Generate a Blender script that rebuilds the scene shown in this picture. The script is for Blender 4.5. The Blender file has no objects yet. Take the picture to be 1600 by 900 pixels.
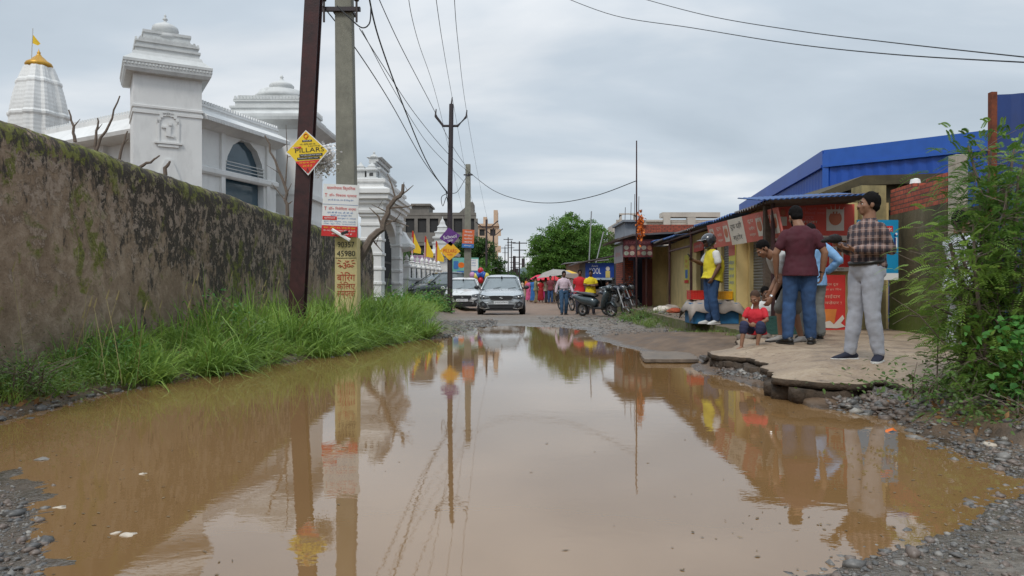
import bpy, bmesh, math, random
import numpy as np
from mathutils import Vector, Matrix, noise as mnoise
R = math.radians
random.seed(7); rng = np.random.default_rng(11)
scene = bpy.context.scene
col = scene.collection
F = 1150.0; CH = 1.2; HY = 445.0; WL = .12      # WL: level of the puddle
# ---------------------------------------------------------------- camera
cd = bpy.data.cameras.new("camera"); cam = bpy.data.objects.new("camera", cd); col.objects.link(cam)
cd.sensor_width = 36.0; cd.lens = 36.0 * F / 1600.0; cd.clip_start = 0.05; cd.clip_end = 3000.0
cam.location = (0, 0, CH); cam.rotation_euler = (R(90) - math.atan((450 - HY) / F), 0, 0)
scene.camera = cam
# ---------------------------------------------------------------- sky and sun
SUN_EL, SUN_AZ = 52.0, 205.0      # azimuth clockwise from +Y
w = bpy.data.worlds.new("World"); scene.world = w; w.use_nodes = True
nt = w.node_tree; nt.nodes.clear(); N = nt.nodes.new; Lk = nt.links.new
out = N('ShaderNodeOutputWorld'); bg = N('ShaderNodeBackground'); bg.inputs[1].default_value = 0.1
sky = N('ShaderNodeTexSky'); sky.sky_type = 'NISHITA'; sky.sun_disc = False
sky.sun_elevation = R(SUN_EL); sky.sun_rotation = R(SUN_AZ); sky.air_density = 1.2; sky.dust_density = 2.5
tc = N('ShaderNodeTexCoord'); sep = N('ShaderNodeSeparateXYZ'); Lk(tc.outputs['Generated'], sep.inputs[0])
zc = N('ShaderNodeMath'); zc.operation = 'MAXIMUM'; Lk(sep.outputs[2], zc.inputs[0]); zc.inputs[1].default_value = 0.0
za = N('ShaderNodeMath'); za.operation = 'ADD'; Lk(zc.outputs[0], za.inputs[0]); za.inputs[1].default_value = 0.22
dx = N('ShaderNodeMath'); dx.operation = 'DIVIDE'; Lk(sep.outputs[0], dx.inputs[0]); Lk(za.outputs[0], dx.inputs[1])
dy = N('ShaderNodeMath'); dy.operation = 'DIVIDE'; Lk(sep.outputs[1], dy.inputs[0]); Lk(za.outputs[0], dy.inputs[1])
cmb = N('ShaderNodeCombineXYZ'); Lk(dx.outputs[0], cmb.inputs[0]); Lk(dy.outputs[0], cmb.inputs[1])
n1 = N('ShaderNodeTexNoise'); n1.inputs['Scale'].default_value = 1.1; n1.inputs['Detail'].default_value = 7; n1.inputs['Roughness'].default_value = 0.5; n1.inputs['Distortion'].default_value = 0.35
mp = N('ShaderNodeMapping'); mp.inputs['Location'].default_value = (3.3, 1.7, 0); mp.inputs['Scale'].default_value = (0.75, 1.25, 1)
Lk(cmb.outputs[0], mp.inputs[0]); Lk(mp.outputs[0], n1.inputs['Vector'])
cr = N('ShaderNodeValToRGB'); e = cr.color_ramp.elements
e[0].position = 0.34; e[0].color = (0.345, 0.400, 0.455, 1); e[1].position = 0.66; e[1].color = (0.60, 0.625, 0.65, 1)
m = e.new(0.5); m.color = (0.430, 0.485, 0.540, 1)
Lk(n1.outputs[0], cr.inputs[0])
# overcast sky is brighter towards the zenith
zr = N('ShaderNodeMapRange'); Lk(zc.outputs[0], zr.inputs[0]); zr.inputs[1].default_value = 0.30; zr.inputs[2].default_value = 1.0
zr.inputs[3].default_value = 10.3; zr.inputs[4].default_value = 19.0
vm = N('ShaderNodeVectorMath'); vm.operation = 'SCALE'; Lk(cr.outputs[0], vm.inputs[0]); Lk(zr.outputs[0], vm.inputs['Scale'])
mx = N('ShaderNodeMix'); mx.data_type = 'RGBA'; mx.inputs[0].default_value = 0.92
Lk(sky.outputs[0], mx.inputs[6]); Lk(vm.outputs[0], mx.inputs[7]); Lk(mx.outputs[2], bg.inputs[0]); Lk(bg.outputs[0], out.inputs[0])
sd_ = bpy.data.lights.new("sun", 'SUN'); sd_.energy = 1.2; sd_.angle = R(14); sd_.color = (1, 0.96, 0.9)
sun = bpy.data.objects.new("sun", sd_); col.objects.link(sun)
az = R(SUN_AZ); el = R(SUN_EL)
sun.rotation_euler = Vector((math.sin(az) * math.cos(el), math.cos(az) * math.cos(el), math.sin(el))).to_track_quat('Z', 'Y').to_euler()
vs = scene.view_settings; vs.view_transform = 'Standard'; vs.look = 'None'; vs.gamma = 1; vs.use_curve_mapping = False; vs.exposure = 0.42
scene.cycles.max_bounces = 6; scene.cycles.transparent_max_bounces = 8; scene.cycles.caustics_reflective = False; scene.cycles.caustics_refractive = False

# ---------------------------------------------------------------- helpers
def P(px, py, D):            # a point of the place at depth D
    return Vector(((px - 800) / F * D, D, CH - (py - HY) / F * D))
def G(px, py, z=WL):        # a point of a level surface at height z
    D = (CH - z) * F / (py - HY); return ((px - 800) / F * D, D)
def tag(o, label=None, cat=None, group=None, kind=None):
    if label: o['label'] = label
    if cat: o['category'] = cat
    if group: o['group'] = group
    if kind: o['kind'] = kind
    return o
def thing(name, label, cat, loc=(0, 0, 0), yaw=0, group=None, tilt=(0, 0)):
    o = bpy.data.objects.new(name, None); col.objects.link(o); o.empty_display_size = 0.2
    o.location = loc; o.rotation_euler = (R(tilt[0]), R(tilt[1]), R(yaw)); return tag(o, label, cat, group)
class MB:
    def __init__(s): s.v = []; s.f = []; s.m = []; s.cm = 0
    def add(s, vs_, fs):
        b = len(s.v); s.v += [tuple(v) for v in vs_]
        for f in fs: s.f.append(tuple(i + b for i in f)); s.m.append(s.cm)
    def box(s, cx, cy, cz, sx, sy, sz, rz=0, taper=1.0, ty=None):
        ty = taper if ty is None else ty
        c, sn = math.cos(R(rz)), math.sin(R(rz)); V = []
        for z, kx, ky in ((-.5, 1, 1), (.5, taper, ty)):
            for x, y in ((-.5, -.5), (.5, -.5), (.5, .5), (-.5, .5)):
                X, Y = x * sx * kx, y * sy * ky
                V.append((cx + X * c - Y * sn, cy + X * sn + Y * c, cz + z * sz))
        s.add(V, [(3, 2, 1, 0), (4, 5, 6, 7), (0, 1, 5, 4), (1, 2, 6, 5), (2, 3, 7, 6), (3, 0, 4, 7)]); return s
    def bb(s, x0, x1, y0, y1, z0, z1):
        return s.box((x0 + x1) / 2, (y0 + y1) / 2, (z0 + z1) / 2, x1 - x0, y1 - y0, z1 - z0)
    def prism(s, pts, d0, d1, axis='y'):
        n = len(pts); V = []
        for d in (d0, d1):
            for a, b in pts:
                V.append((a, d, b) if axis == 'y' else ((d, a, b) if axis == 'x' else (a, b, d)))
        s.add(V, [tuple(range(n)), tuple(range(2 * n - 1, n - 1, -1))] + [(i + n, (i + 1) % n + n, (i + 1) % n, i) for i in range(n)]); return s
    def quad(s, a, b, c, d): s.add([a, b, c, d], [(0, 1, 2, 3)]); return s
    def tube(s, pts, rad, n=8, cap=True, side=None):
        pts = [Vector(p) for p in pts]; m_ = len(pts)
        if not isinstance(rad, (list, tuple)): rad = [rad] * m_
        V = []; ref = Vector(side) if side is not None else None
        for i, p in enumerate(pts):
            t = (pts[min(i + 1, m_ - 1)] - pts[max(i - 1, 0)])
            if t.length < 1e-9: t = Vector((0, 0, 1))
            t.normalize()
            r_ = ref if ref is not None else (Vector((0, 0, 1)) if abs(t.z) < .9 else Vector((1, 0, 0)))
            a = r_ - t * r_.dot(t)
            if a.length < 1e-6: a = t.orthogonal()
            a.normalize(); b = t.cross(a)
            if ref is None: ref = a.copy()
            ra, rb = rad[i] if isinstance(rad[i], (tuple, list)) else (rad[i], rad[i])
            for k in range(n):
                th = 2 * math.pi * k / n; V.append(p + a * ra * math.cos(th) + b * rb * math.sin(th))
        fs = [(i * n + k, i * n + (k + 1) % n, (i + 1) * n + (k + 1) % n, (i + 1) * n + k) for i in range(m_ - 1) for k in range(n)]
        if cap: fs += [tuple(range(n - 1, -1, -1)), tuple(range((m_ - 1) * n, m_ * n))]
        s.add(V, fs); return s
    def sph(s, c, r, n=10, m_=7, M=None):
        c = Vector(c); r = r if isinstance(r, (tuple, list)) else (r, r, r); V = []; fs = []
        for i in range(1, m_):
            ph = math.pi * i / m_
            for k in range(n):
                th = 2 * math.pi * k / n
                V.append(Vector((r[0] * math.sin(ph) * math.cos(th), r[1] * math.sin(ph) * math.sin(th), r[2] * math.cos(ph))))
        V += [Vector((0, 0, r[2])), Vector((0, 0, -r[2]))]; T = len(V) - 2
        for i in range(m_ - 2):
            for k in range(n): fs.append((i * n + k, (i + 1) * n + k, (i + 1) * n + (k + 1) % n, i * n + (k + 1) % n))
        for k in range(n):
            fs.append((T, k, (k + 1) % n)); fs.append((T + 1, (m_ - 2) * n + (k + 1) % n, (m_ - 2) * n + k))
        if M is not None: V = [M @ v for v in V]
        s.add([c + v for v in V], fs); return s
    def lathe(s, prof, c=(0, 0, 0), n=16, sq=False, ph=0):   # prof: (radius, z)
        V = []; c = Vector(c)
        for r, z in prof:
            for k in range(n):
                th = 2 * math.pi * k / n + ph; V.append(c + Vector((r * math.cos(th), r * math.sin(th), z)))
        m_ = len(prof)
        fs = [(i * n + k, i * n + (k + 1) % n, (i + 1) * n + (k + 1) % n, (i + 1) * n + k) for i in range(m_ - 1) for k in range(n)]
        fs += [tuple(range(n - 1, -1, -1)), tuple(range((m_ - 1) * n, m_ * n))]
        s.add(V, fs); return s
    def ringx(s, c, r, t, axis='x', n=20, k=8):     # torus
        c = Vector(c); V = []
        for i in range(n):
            a = 2 * math.pi * i / n
            for j in range(k):
                b = 2 * math.pi * j / k; rr = r + t * math.cos(b); h = t * math.sin(b) * 1.0
                p = (h, rr * math.cos(a), rr * math.sin(a)) if axis == 'x' else ((rr * math.cos(a), h, rr * math.sin(a)) if axis == 'y' else (rr * math.cos(a), rr * math.sin(a), h))
                V.append(c + Vector(p))
        s.add(V, [(i * k + j, ((i + 1) % n) * k + j, ((i + 1) % n) * k + (j + 1) % k, i * k + (j + 1) % k) for i in range(n) for j in range(k)]); return s
    def mesh(s, name, mats=None, smooth=False):
        me = bpy.data.meshes.new(name); me.from_pydata(s.v, [], s.f)
        for mt in (mats if isinstance(mats, (list, tuple)) else ([mats] if mats else [])): me.materials.append(mt)
        if max(s.m, default=0) > 0: me.polygons.foreach_set('material_index', s.m)
        bm = bmesh.new(); bm.from_mesh(me); bmesh.ops.recalc_face_normals(bm, faces=bm.faces); bm.to_mesh(me); bm.free()
        if smooth: me.polygons.foreach_set('use_smooth', [True] * len(me.polygons))
        me.update(); return me
    def build(s, name, mats, parent=None, smooth=False, bevel=0, subsurf=0, label=None):
        o = bpy.data.objects.new(name, s.mesh(name, mats, smooth)); col.objects.link(o)
        if parent: o.parent = parent
        if bevel:
            b = o.modifiers.new('bevel', 'BEVEL'); b.width = bevel; b.segments = 2; b.limit_method = 'ANGLE'
        if subsurf:
            b = o.modifiers.new('sub', 'SUBSURF'); b.levels = subsurf; b.render_levels = subsurf
        if label: o['label'] = label
        return o
def np_mesh(name, V, Fc, mat, smooth=False, tint=None, parent=None):
    V = np.asarray(V, np.float32).reshape(-1, 3); Fc = np.asarray(Fc, np.int32); k = Fc.shape[1]
    me = bpy.data.meshes.new(name); me.vertices.add(len(V)); me.vertices.foreach_set('co', V.ravel())
    me.loops.add(Fc.size); me.loops.foreach_set('vertex_index', Fc.ravel())
    me.polygons.add(len(Fc)); me.polygons.foreach_set('loop_start', np.arange(len(Fc), dtype=np.int32) * k)
    try: me.polygons.foreach_set('loop_total', np.full(len(Fc), k, np.int32))
    except Exception: pass
    if smooth: me.polygons.foreach_set('use_smooth', np.ones(len(Fc), bool))
    me.update(calc_edges=True)
    if tint is not None:
        a = me.attributes.new('tint', 'FLOAT_COLOR', 'POINT'); c = np.ones((len(V), 4), np.float32); c[:, :tint.shape[1]] = tint
        a.data.foreach_set('color', c.ravel())
    if mat: me.materials.append(mat)
    o = bpy.data.objects.new(name, me); col.objects.link(o)
    if parent: o.parent = parent
    return o
def dup(root, loc, yaw=None, label=None, tilt=None):
    r_ = root.copy(); col.objects.link(r_); r_.location = loc
    if yaw is not None: r_.rotation_euler = (r_.rotation_euler[0], r_.rotation_euler[1], R(yaw))
    if label: r_['label'] = label
    for ch in list(root.children):
        c = ch.copy(); col.objects.link(c); c.parent = r_
        for g in list(ch.children):
            d = g.copy(); col.objects.link(d); d.parent = c
    return r_
# ---------------------------------------------------------------- materials
class NT:
    def __init__(s, name):
        s.m = bpy.data.materials.new(name); s.m.use_nodes = True; s.t = s.m.node_tree
        s.b = s.t.nodes['Principled BSDF']; s.o = s.t.nodes['Material Output']
    def n(s, typ, **kw):
        nd = s.t.nodes.new('ShaderNode' + typ)
        for k, v in kw.items(): setattr(nd, k, v)
        return nd
    def l(s, a, b): s.t.links.new(a, b)
    def co(s, scale=(1, 1, 1), space='Object'):
        if space == 'World': src = s.n('NewGeometry').outputs['Position']
        else: src = s.n('TexCoord').outputs[space]
        mp_ = s.n('Mapping'); mp_.inputs['Scale'].default_value = scale; s.l(src, mp_.inputs[0]); return mp_.outputs[0]
    def noise(s, vec, scale=5, detail=4, rough=.55, dist=0):
        nd = s.n('TexNoise'); nd.inputs['Scale'].default_value = scale; nd.inputs['Detail'].default_value = detail
        nd.inputs['Roughness'].default_value = rough; nd.inputs['Distortion'].default_value = dist
        if vec is not None: s.l(vec, nd.inputs['Vector'])
        return nd.outputs[0]
    def ramp(s, fac, stops):
        nd = s.n('ValToRGB'); el = nd.color_ramp.elements
        while len(el) < len(stops): el.new(0.5)
        for e_, (p, c) in zip(el, stops): e_.position = p; e_.color = (*c, 1) if not isinstance(c, (int, float)) else (c, c, c, 1)
        s.l(fac, nd.inputs[0]); return nd.outputs[0]
    def mix(s, fac, a, b, bt='MIX'):
        nd = s.n('Mix', data_type='RGBA', blend_type=bt)
        for i, v in ((0, fac), (6, a), (7, b)):
            if isinstance(v, (int, float)): nd.inputs[i].default_value = v if i == 0 else (v, v, v, 1)
            elif isinstance(v, tuple): nd.inputs[i].default_value = (*v, 1)
            else: s.l(v, nd.inputs[i])
        return nd.outputs[2]
    def math(s, op, a, b=0.0, clamp=False):
        nd = s.n('Math', operation=op); nd.use_clamp = clamp
        for i, v in ((0, a), (1, b)):
            if isinstance(v, (int, float)): nd.inputs[i].default_value = v
            else: s.l(v, nd.inputs[i])
        return nd.outputs[0]
    def rng(s, v, a, b, c=0.0, d=1.0):
        nd = s.n('MapRange'); s.l(v, nd.inputs[0])
        for i, x in enumerate((a, b, c, d)): nd.inputs[i + 1].default_value = x
        return nd.outputs[0]
    def bump(s, h, strength=.3, dist=.02):
        nd = s.n('Bump'); nd.inputs['Strength'].default_value = strength; nd.inputs['Distance'].default_value = dist
        s.l(h, nd.inputs['Height']); s.l(nd.outputs[0], s.b.inputs['Normal']); return nd
    def base(s, c):
        if isinstance(c, tuple): s.b.inputs['Base Color'].default_value = (*c, 1)
        else: s.l(c, s.b.inputs['Base Color'])
    def rough(s, v):
        if isinstance(v, (int, float)): s.b.inputs['Roughness'].default_value = v
        else: s.l(v, s.b.inputs['Roughness'])
_mc = {}
def mat(name, c, rough=.7, var=.18, vs_=4.0, bump=0.0, bs=40.0, metal=0.0, c2=None, spec=None, emit=0, coat=0, dirt=0.0, bdist=.01):
    if name in _mc: return _mc[name]
    t = NT(name); co = t.co(space='Object'); nz = t.noise(co, vs_, 5, .6)
    a = tuple(max(0, x * (1 - var)) for x in c); b = tuple(min(1, x * (1 + var)) for x in (c2 or c))
    cc = t.ramp(nz, [(.3, a), (.7, b)])
    if dirt:
        d = t.noise(t.co((1, 1, .35)), vs_ * .7 + 1.3, 6, .7)
        cc = t.mix(t.rng(d, .5, .72, 0, dirt), cc, tuple(x * .25 + .02 for x in c))
    t.base(cc); t.rough(t.rng(nz, .3, .7, max(.02, rough - .08), min(1, rough + .08)))
    t.b.inputs['Metallic'].default_value = metal
    if coat: t.b.inputs['Coat Weight'].default_value = coat; t.b.inputs['Coat Roughness'].default_value = .05
    if spec is not None: t.b.inputs['Specular IOR Level'].default_value = spec
    if bump: t.bump(t.noise(co, bs, 4, .6), bump, bdist)
    _mc[name] = t.m; return t.m
def mat_leaf(name, c, c2, rough=.5, trans=.35):
    t = NT(name); at = t.n('Attribute', attribute_name='tint'); sp = t.n('SeparateColor'); t.l(at.outputs['Color'], sp.inputs[0])
    cc = t.mix(sp.outputs[0], c, c2); cc = t.mix(t.math('MULTIPLY', sp.outputs[1], .85), cc, (.16, .12, .03))
    t.base(cc); t.rough(rough); t.b.inputs['Specular IOR Level'].default_value = .3
    tr = t.n('BsdfTranslucent'); t.l(cc, tr.inputs[0]); ms = t.n('MixShader'); ms.inputs[0].default_value = trans
    t.l(t.b.outputs[0], ms.inputs[1]); t.l(tr.outputs[0], ms.inputs[2]); t.l(ms.outputs[0], t.o.inputs[0]); return t.m
# ---------------------------------------------------------------- numpy noise
_perm = np.random.default_rng(5).random((256, 256))
def vnoise(x, y):
    xi = np.floor(x).astype(int); yi = np.floor(y).astype(int); fx = x - xi; fy = y - yi
    fx = fx * fx * (3 - 2 * fx); fy = fy * fy * (3 - 2 * fy); g = lambda a, b: _perm[a & 255, b & 255]
    return (g(xi, yi) * (1 - fx) + g(xi + 1, yi) * fx) * (1 - fy) + (g(xi, yi + 1) * (1 - fx) + g(xi + 1, yi + 1) * fx) * fy
def fbm(x, y, s=1.0, o=4):
    t_ = 0; a = .5
    for i in range(o): t_ = t_ + a * (vnoise(x * s + 17.3 * i, y * s - 9.1 * i) * 2 - 1); s *= 2.05; a *= .5
    return t_
def leaf_quads(C, L, Wd, dirs=None, tintv=None, droop=.3):
    """many bent leaves (two quads each) at centres C"""
    n = len(C); L = np.broadcast_to(L, n)[:, None]; Wd = np.broadcast_to(Wd, n)[:, None]
    d = rng.normal(size=(n, 3)) if dirs is None else dirs + rng.normal(size=(n, 3)) * .35
    d[:, 2] -= droop; d /= np.linalg.norm(d, axis=1)[:, None]
    u = rng.normal(size=(n, 3)); u -= d * (u * d).sum(1)[:, None]; u /= np.linalg.norm(u, axis=1)[:, None]
    nn = np.cross(d, u)
    a = C; b = C + d * L * .5 + u * Wd * .5 + nn * Wd * .12; c = C + d * L; e_ = C + d * L * .5 - u * Wd * .5 + nn * Wd * .12
    V = np.stack([a, b, c, e_], 1).reshape(-1, 3); Fc = np.arange(4 * n).reshape(n, 4)
    t_ = tintv if tintv is not None else np.stack([rng.random(n), (rng.random(n) < .03) * 1.0], 1)
    return V, Fc, np.repeat(t_, 4, 0)
# ---------------------------------------------------------------- lettering
_txc = {}
def order(s):      # vowel sign i is drawn before its consonant
    o = []
    for ch in s:
        if ch == '\u093f' and o:
            i = len(o) - 1
            while i > 1 and o[i - 1] == '\u094d': i -= 2
            o.insert(i, ch)
        else: o.append(ch)
    return ''.join(o)
def text_mesh(s):
    s = order(s)
    if s in _txc: return _txc[s]
    cu = bpy.data.curves.new('t', 'FONT'); cu.body = s; cu.align_x = 'LEFT'; cu.resolution_u = 3; cu.fill_mode = 'FRONT'
    o = bpy.data.objects.new('t', cu); col.objects.link(o); bpy.context.view_layer.update()
    me = o.evaluated_get(bpy.context.evaluated_depsgraph_get()).to_mesh()
    vs_ = [(v.co.x, v.co.y) for v in me.vertices]; fs = [tuple(p.vertices) for p in me.polygons]
    o.evaluated_get(bpy.context.evaluated_depsgraph_get()).to_mesh_clear(); bpy.data.objects.remove(o); bpy.data.curves.remove(cu)
    if not vs_: vs_ = [(0, 0), (1, 0), (1, 1)]; fs = [(0, 1, 2)]
    _txc[s] = (vs_, fs); return _txc[s]
def put_text(mb, s, x, z, w, h, y=-.004, shear=0):      # fit the words in a w by h box centred on (x, z)
    vs_, fs = text_mesh(s); xs = [v[0] for v in vs_]; zs = [v[1] for v in vs_]
    x0, x1, z0, z1 = min(xs), max(xs), min(zs), max(zs); sx = w / max(1e-6, x1 - x0); sz = h / max(1e-6, z1 - z0)
    mb.add([(x + (v[0] - (x0 + x1) / 2) * sx, y, z + (v[1] - (z0 + z1) / 2) * sz + shear * (v[0] - (x0 + x1) / 2) * sx) for v in vs_], fs)
    return mb
def rect(mb, x0, x1, z0, z1, y=-.003): mb.quad((x0, y, z0), (x1, y, z0), (x1, y, z1), (x0, y, z1)); return mb
# ================================================================ the ground and the puddle
_pud_px = [(-260, 662), (0, 655), (70, 640), (130, 622), (210, 606), (300, 590), (360, 583), (420, 568), (520, 556), (600, 538), (660, 530), (705, 527),
           (735, 512), (800, 509), (870, 511), (915, 516), (935, 532), (990, 546), (1090, 562), (1130, 580), (1170, 590), (1240, 608), (1300, 624),
           (1350, 645), (1400, 657), (1440, 680), (1480, 693), (1540, 718), (1600, 745), (1680, 760), (1600, 772), (1565, 798), (1500, 832),
           (1450, 852), (1380, 868), (1330, 884), (1300, 905), (1290, 1000), (1350, 1400), (400, 1400), (100, 1000), (14, 905), (26, 860), (18, 800), (-14, 768), (-60, 750), (-220, 728)]
PUD = np.array([G(x, y) for x, y in _pud_px])
SLAB_PX = [(1172, 536), (1112, 549), (1122, 556), (1160, 560), (1192, 570), (1200, 586), (1240, 596), (1330, 600), (1362, 592), (1420, 606)]
SLAB_REST = [(4.1, 5.6), (7.4, 5.5), (7.5, 13.5), (4.4, 13.5), (3.95, 12.2), (3.75, 10.6)]
def psd(x, y, poly):
    """signed distance to a polygon, positive outside"""
    d = np.full(x.shape, 1e9); ins = np.zeros(x.shape, bool); n = len(poly)
    for i in range(n):
        ax, ay = poly[i]; bx, by = poly[(i + 1) % n]; ex, ey = bx - ax, by - ay
        t_ = np.clip(((x - ax) * ex + (y - ay) * ey) / (ex * ex + ey * ey), 0, 1)
        d = np.minimum(d, np.hypot(x - ax - t_ * ex, y - ay - t_ * ey))
        c = ((ay > y) != (by > y)) & (x < (bx - ax) * (y - ay) / (by - ay + 1e-12) + ax); ins ^= c
    return np.where(ins, -d, d)
def sstep(a, b, v): t_ = np.clip((v - a) / (b - a), 0, 1); return t_ * t_ * (3 - 2 * t_)
def wallx(y): return -4.8 - 0.026 * y
def height(x, y, fine=True):
    x = np.asarray(x, float); y = np.asarray(y, float)
    sd = psd(x, y, PUD) + .10 * fbm(x, y, 2.2, 3) * np.clip(y / 6, .4, 1.2)
    near = 1 - sstep(4.6, 5.6, y)                         # the gravel by the camera
    leftb = sstep(-.6, -1.6, x) * (1 - near) * (1 - sstep(17.5, 20, y))
    leftb = np.maximum(leftb, sstep(17, 20, y) * sstep(-2.0, -2.9, x))
    rightb = sstep(1.6, 2.4, x) * (1 - near * (x < 3.3)) * (1 - sstep(12, 17, y))
    A = .05 + .20 * leftb + .20 * rightb + .02 * near; wd = .9 - .35 * leftb - .35 * rightb
    z = np.where(sd > 0, A * (1 - np.exp(-sd / wd)) + .004, np.maximum(-.30, sd * (.16 - .09 * near)))
    r_ = sstep(19, 24, y) * (1 - leftb)
    z = z + r_ * (-.02 + .03 * fbm(x, y, .5, 3))
    z = z + sstep(17, 20, y) * sstep(3.2, 3.9, x) * .12
    z = z + (.022 * fbm(x, y, 1.6, 3) + .012 * fbm(x, y, 7, 3)) * np.clip(np.abs(sd) * 3 + .35, 0, 1)
    sl = psd(x, y, np.array([G(a, b, .32) for a, b in SLAB_PX] + SLAB_REST))
    z = np.maximum(z, np.where((sd > -.35) & (y < 13), .055 + .10 * np.clip(-sl * .6, 0, 1) - .20 * np.maximum(sl + .10 * fbm(x, y, 4, 2), 0), -1))
    z = np.where((sl < .02) & (y < 13), np.minimum(z, .09), z)
    if fine: z = z + .010 * np.abs(fbm(x, y, 26, 2)) * (sd > -.6) * (y < 30)
    return z + WL - .12 * sstep(24.5, 29, y) * sstep(-3.5, -2.5, x)
def gz(x, y): return float(height(np.array([x]), np.array([y]), False)[0])
def axis(segs):
    o = [segs[0][0]]
    for a, b, s0, s1 in segs:
        p = a
        while p < b - 1e-6:
            s_ = s0 + (s1 - s0) * (p - a) / (b - a); p = min(b, p + s_); o.append(p)
    return np.array(o)
gx = axis([(-900, -60, 200, 20), (-60, -9, 12, .8), (-9, -5.2, .4, .08), (-5.2, 6.4, .04, .04), (6.4, 10, .08, .5), (10, 60, .8, 12), (60, 900, 20, 200)])
gy = axis([(-60, -2, 12, 1), (-2, 2.2, .5, .06), (2.2, 8, .035, .045), (8, 24, .05, .13), (24, 60, .16, 1.5), (60, 1600, 2, 250)])
GX, GY = np.meshgrid(gx, gy); GZ = height(GX, GY)
ny, nx = GX.shape; I = np.arange(nx * ny).reshape(ny, nx)
FQ = np.stack([I[:-1, :-1], I[:-1, 1:], I[1:, 1:], I[1:, :-1]], -1).reshape(-1, 4)
SDg = psd(GX, GY, PUD)
nearw = (1 - sstep(4.2, 5.2, GY)) * sstep(4.2, 3.4, GX) * sstep(-5, -4, GX)
roadw = sstep(14.5, 18, GY) * sstep(-2.9, -2.3, GX) * (1 - sstep(3.4, 3.9, GX))
clay = sstep(21, 32, GY)
tintg = np.stack([np.maximum(nearw, roadw * (1 - clay * .75)), clay * sstep(-3.2, -2.4, GX), np.clip(1 - np.abs(SDg) * 3, 0, 1)], -1).reshape(-1, 3)
def mat_ground():
    t = NT('wet_earth'); at = t.n('Attribute', attribute_name='tint'); sp = t.n('SeparateColor'); t.l(at.outputs['Color'], sp.inputs[0])
    co = t.co(space='World')
    nA = t.noise(co, 3.0, 8, .65); nB = t.noise(co, 22, 6, .7); nC = t.noise(co, .6, 5, .6)
    soil = t.ramp(nA, [(.3, (.060, .036, .020)), (.5, (.125, .080, .048)), (.7, (.20, .140, .095))])
    grav = t.ramp(nB, [(.32, (.095, .083, .066)), (.5, (.235, .210, .172)), (.68, (.43, .395, .335))])
    v = t.n('TexVoronoi'); v.inputs['Scale'].default_value = 55; t.l(co, v.inputs['Vector'])
    vc = t.n('SeparateColor'); t.l(v.outputs['Color'], vc.inputs[0])
    grav = t.mix(.45, grav, t.ramp(vc.outputs[0], [(0, (.04, .038, .036)), (.6, (.13, .125, .12)), (.97, (.20, .19, .175)), (1, (.45, .43, .40))]))
    cl = t.ramp(nA, [(.3, (.15, .092, .06)), (.55, (.25, .165, .115)), (.75, (.30, .225, .18))])
    c = t.mix(t.math('MULTIPLY', sp.outputs[0], t.rng(nA, .30, .62, 1.0, .45), True), soil, grav)
    c = t.mix(t.math('MULTIPLY', sp.outputs[1], t.rng(nC, .35, .6, .6, 1.0), True), c, cl)
    pz = t.n('SeparateXYZ'); t.l(t.n('NewGeometry').outputs['Position'], pz.inputs[0])
    wet = t.rng(t.math('ADD', pz.outputs[2], t.math('MULTIPLY', nA, -.05)), WL + .014, WL - .012)
    wet = t.math('MULTIPLY', wet, t.rng(pz.outputs[1], 25.5, 23))
    c = t.mix(t.math('MULTIPLY', wet, .55), c, (.035, .024, .015)); t.base(c)
    t.rough(t.math('SUBTRACT', t.rng(nA, .3, .7, .5, .85), t.math('MULTIPLY', wet, .45), True))
    h = t.math('ADD', t.math('MULTIPLY', nB, .6), t.math('MULTIPLY', v.outputs['Distance'], -.5)); t.bump(h, .8, .012); return t.m
M_ground = mat_ground()
go = np_mesh('ground', np.stack([GX, GY, GZ], -1), FQ, M_ground, True, tintg); tag(go, kind='structure')
def mat_water():
    t = NT('muddy_water'); co = t.co((1, 1, 1), 'World')
    n_ = t.noise(co, .55, 4, .5)
    t.base(t.ramp(n_, [(.3, (.205, .115, .046)), (.7, (.245, .142, .060))])); t.rough(.012)
    t.b.inputs['IOR'].default_value = 2.15
    a = t.noise(t.co((1, 1.6, 1), 'World'), 5.0, 3, .5, .4); b = t.noise(t.co((1, 2, 1), 'World'), 22, 2, .5)
    wv = t.n('TexWave', wave_type='RINGS', rings_direction='SPHERICAL'); wv.inputs['Scale'].default_value = 2.6; wv.inputs['Distortion'].default_value = 1.5; wv.inputs['Detail'].default_value = 1.5
    mp_ = t.n('Mapping'); mp_.inputs['Location'].default_value = (-.35, -4.9, 0); t.l(t.n('NewGeometry').outputs['Position'], mp_.inputs[0]); t.l(mp_.outputs[0], wv.inputs['Vector'])
    ln = t.n('VectorMath', operation='LENGTH'); t.l(mp_.outputs[0], ln.inputs[0]); fall = t.rng(ln.outputs['Value'], .2, 1.7, 1, 0)
    h = t.math('ADD', t.math('ADD', a, t.math('MULTIPLY', b, .22)), t.math('MULTIPLY', t.math('MULTIPLY', wv.outputs['Fac'], fall), .03))
    t.bump(h, 1.0, .0005); return t.m
wb = MB(); wb.quad((-7, -1, WL), (9, -1, WL), (9, 24.5, WL), (-7, 24.5, WL))
tag(wb.build('water', mat_water()), kind='structure')

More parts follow.
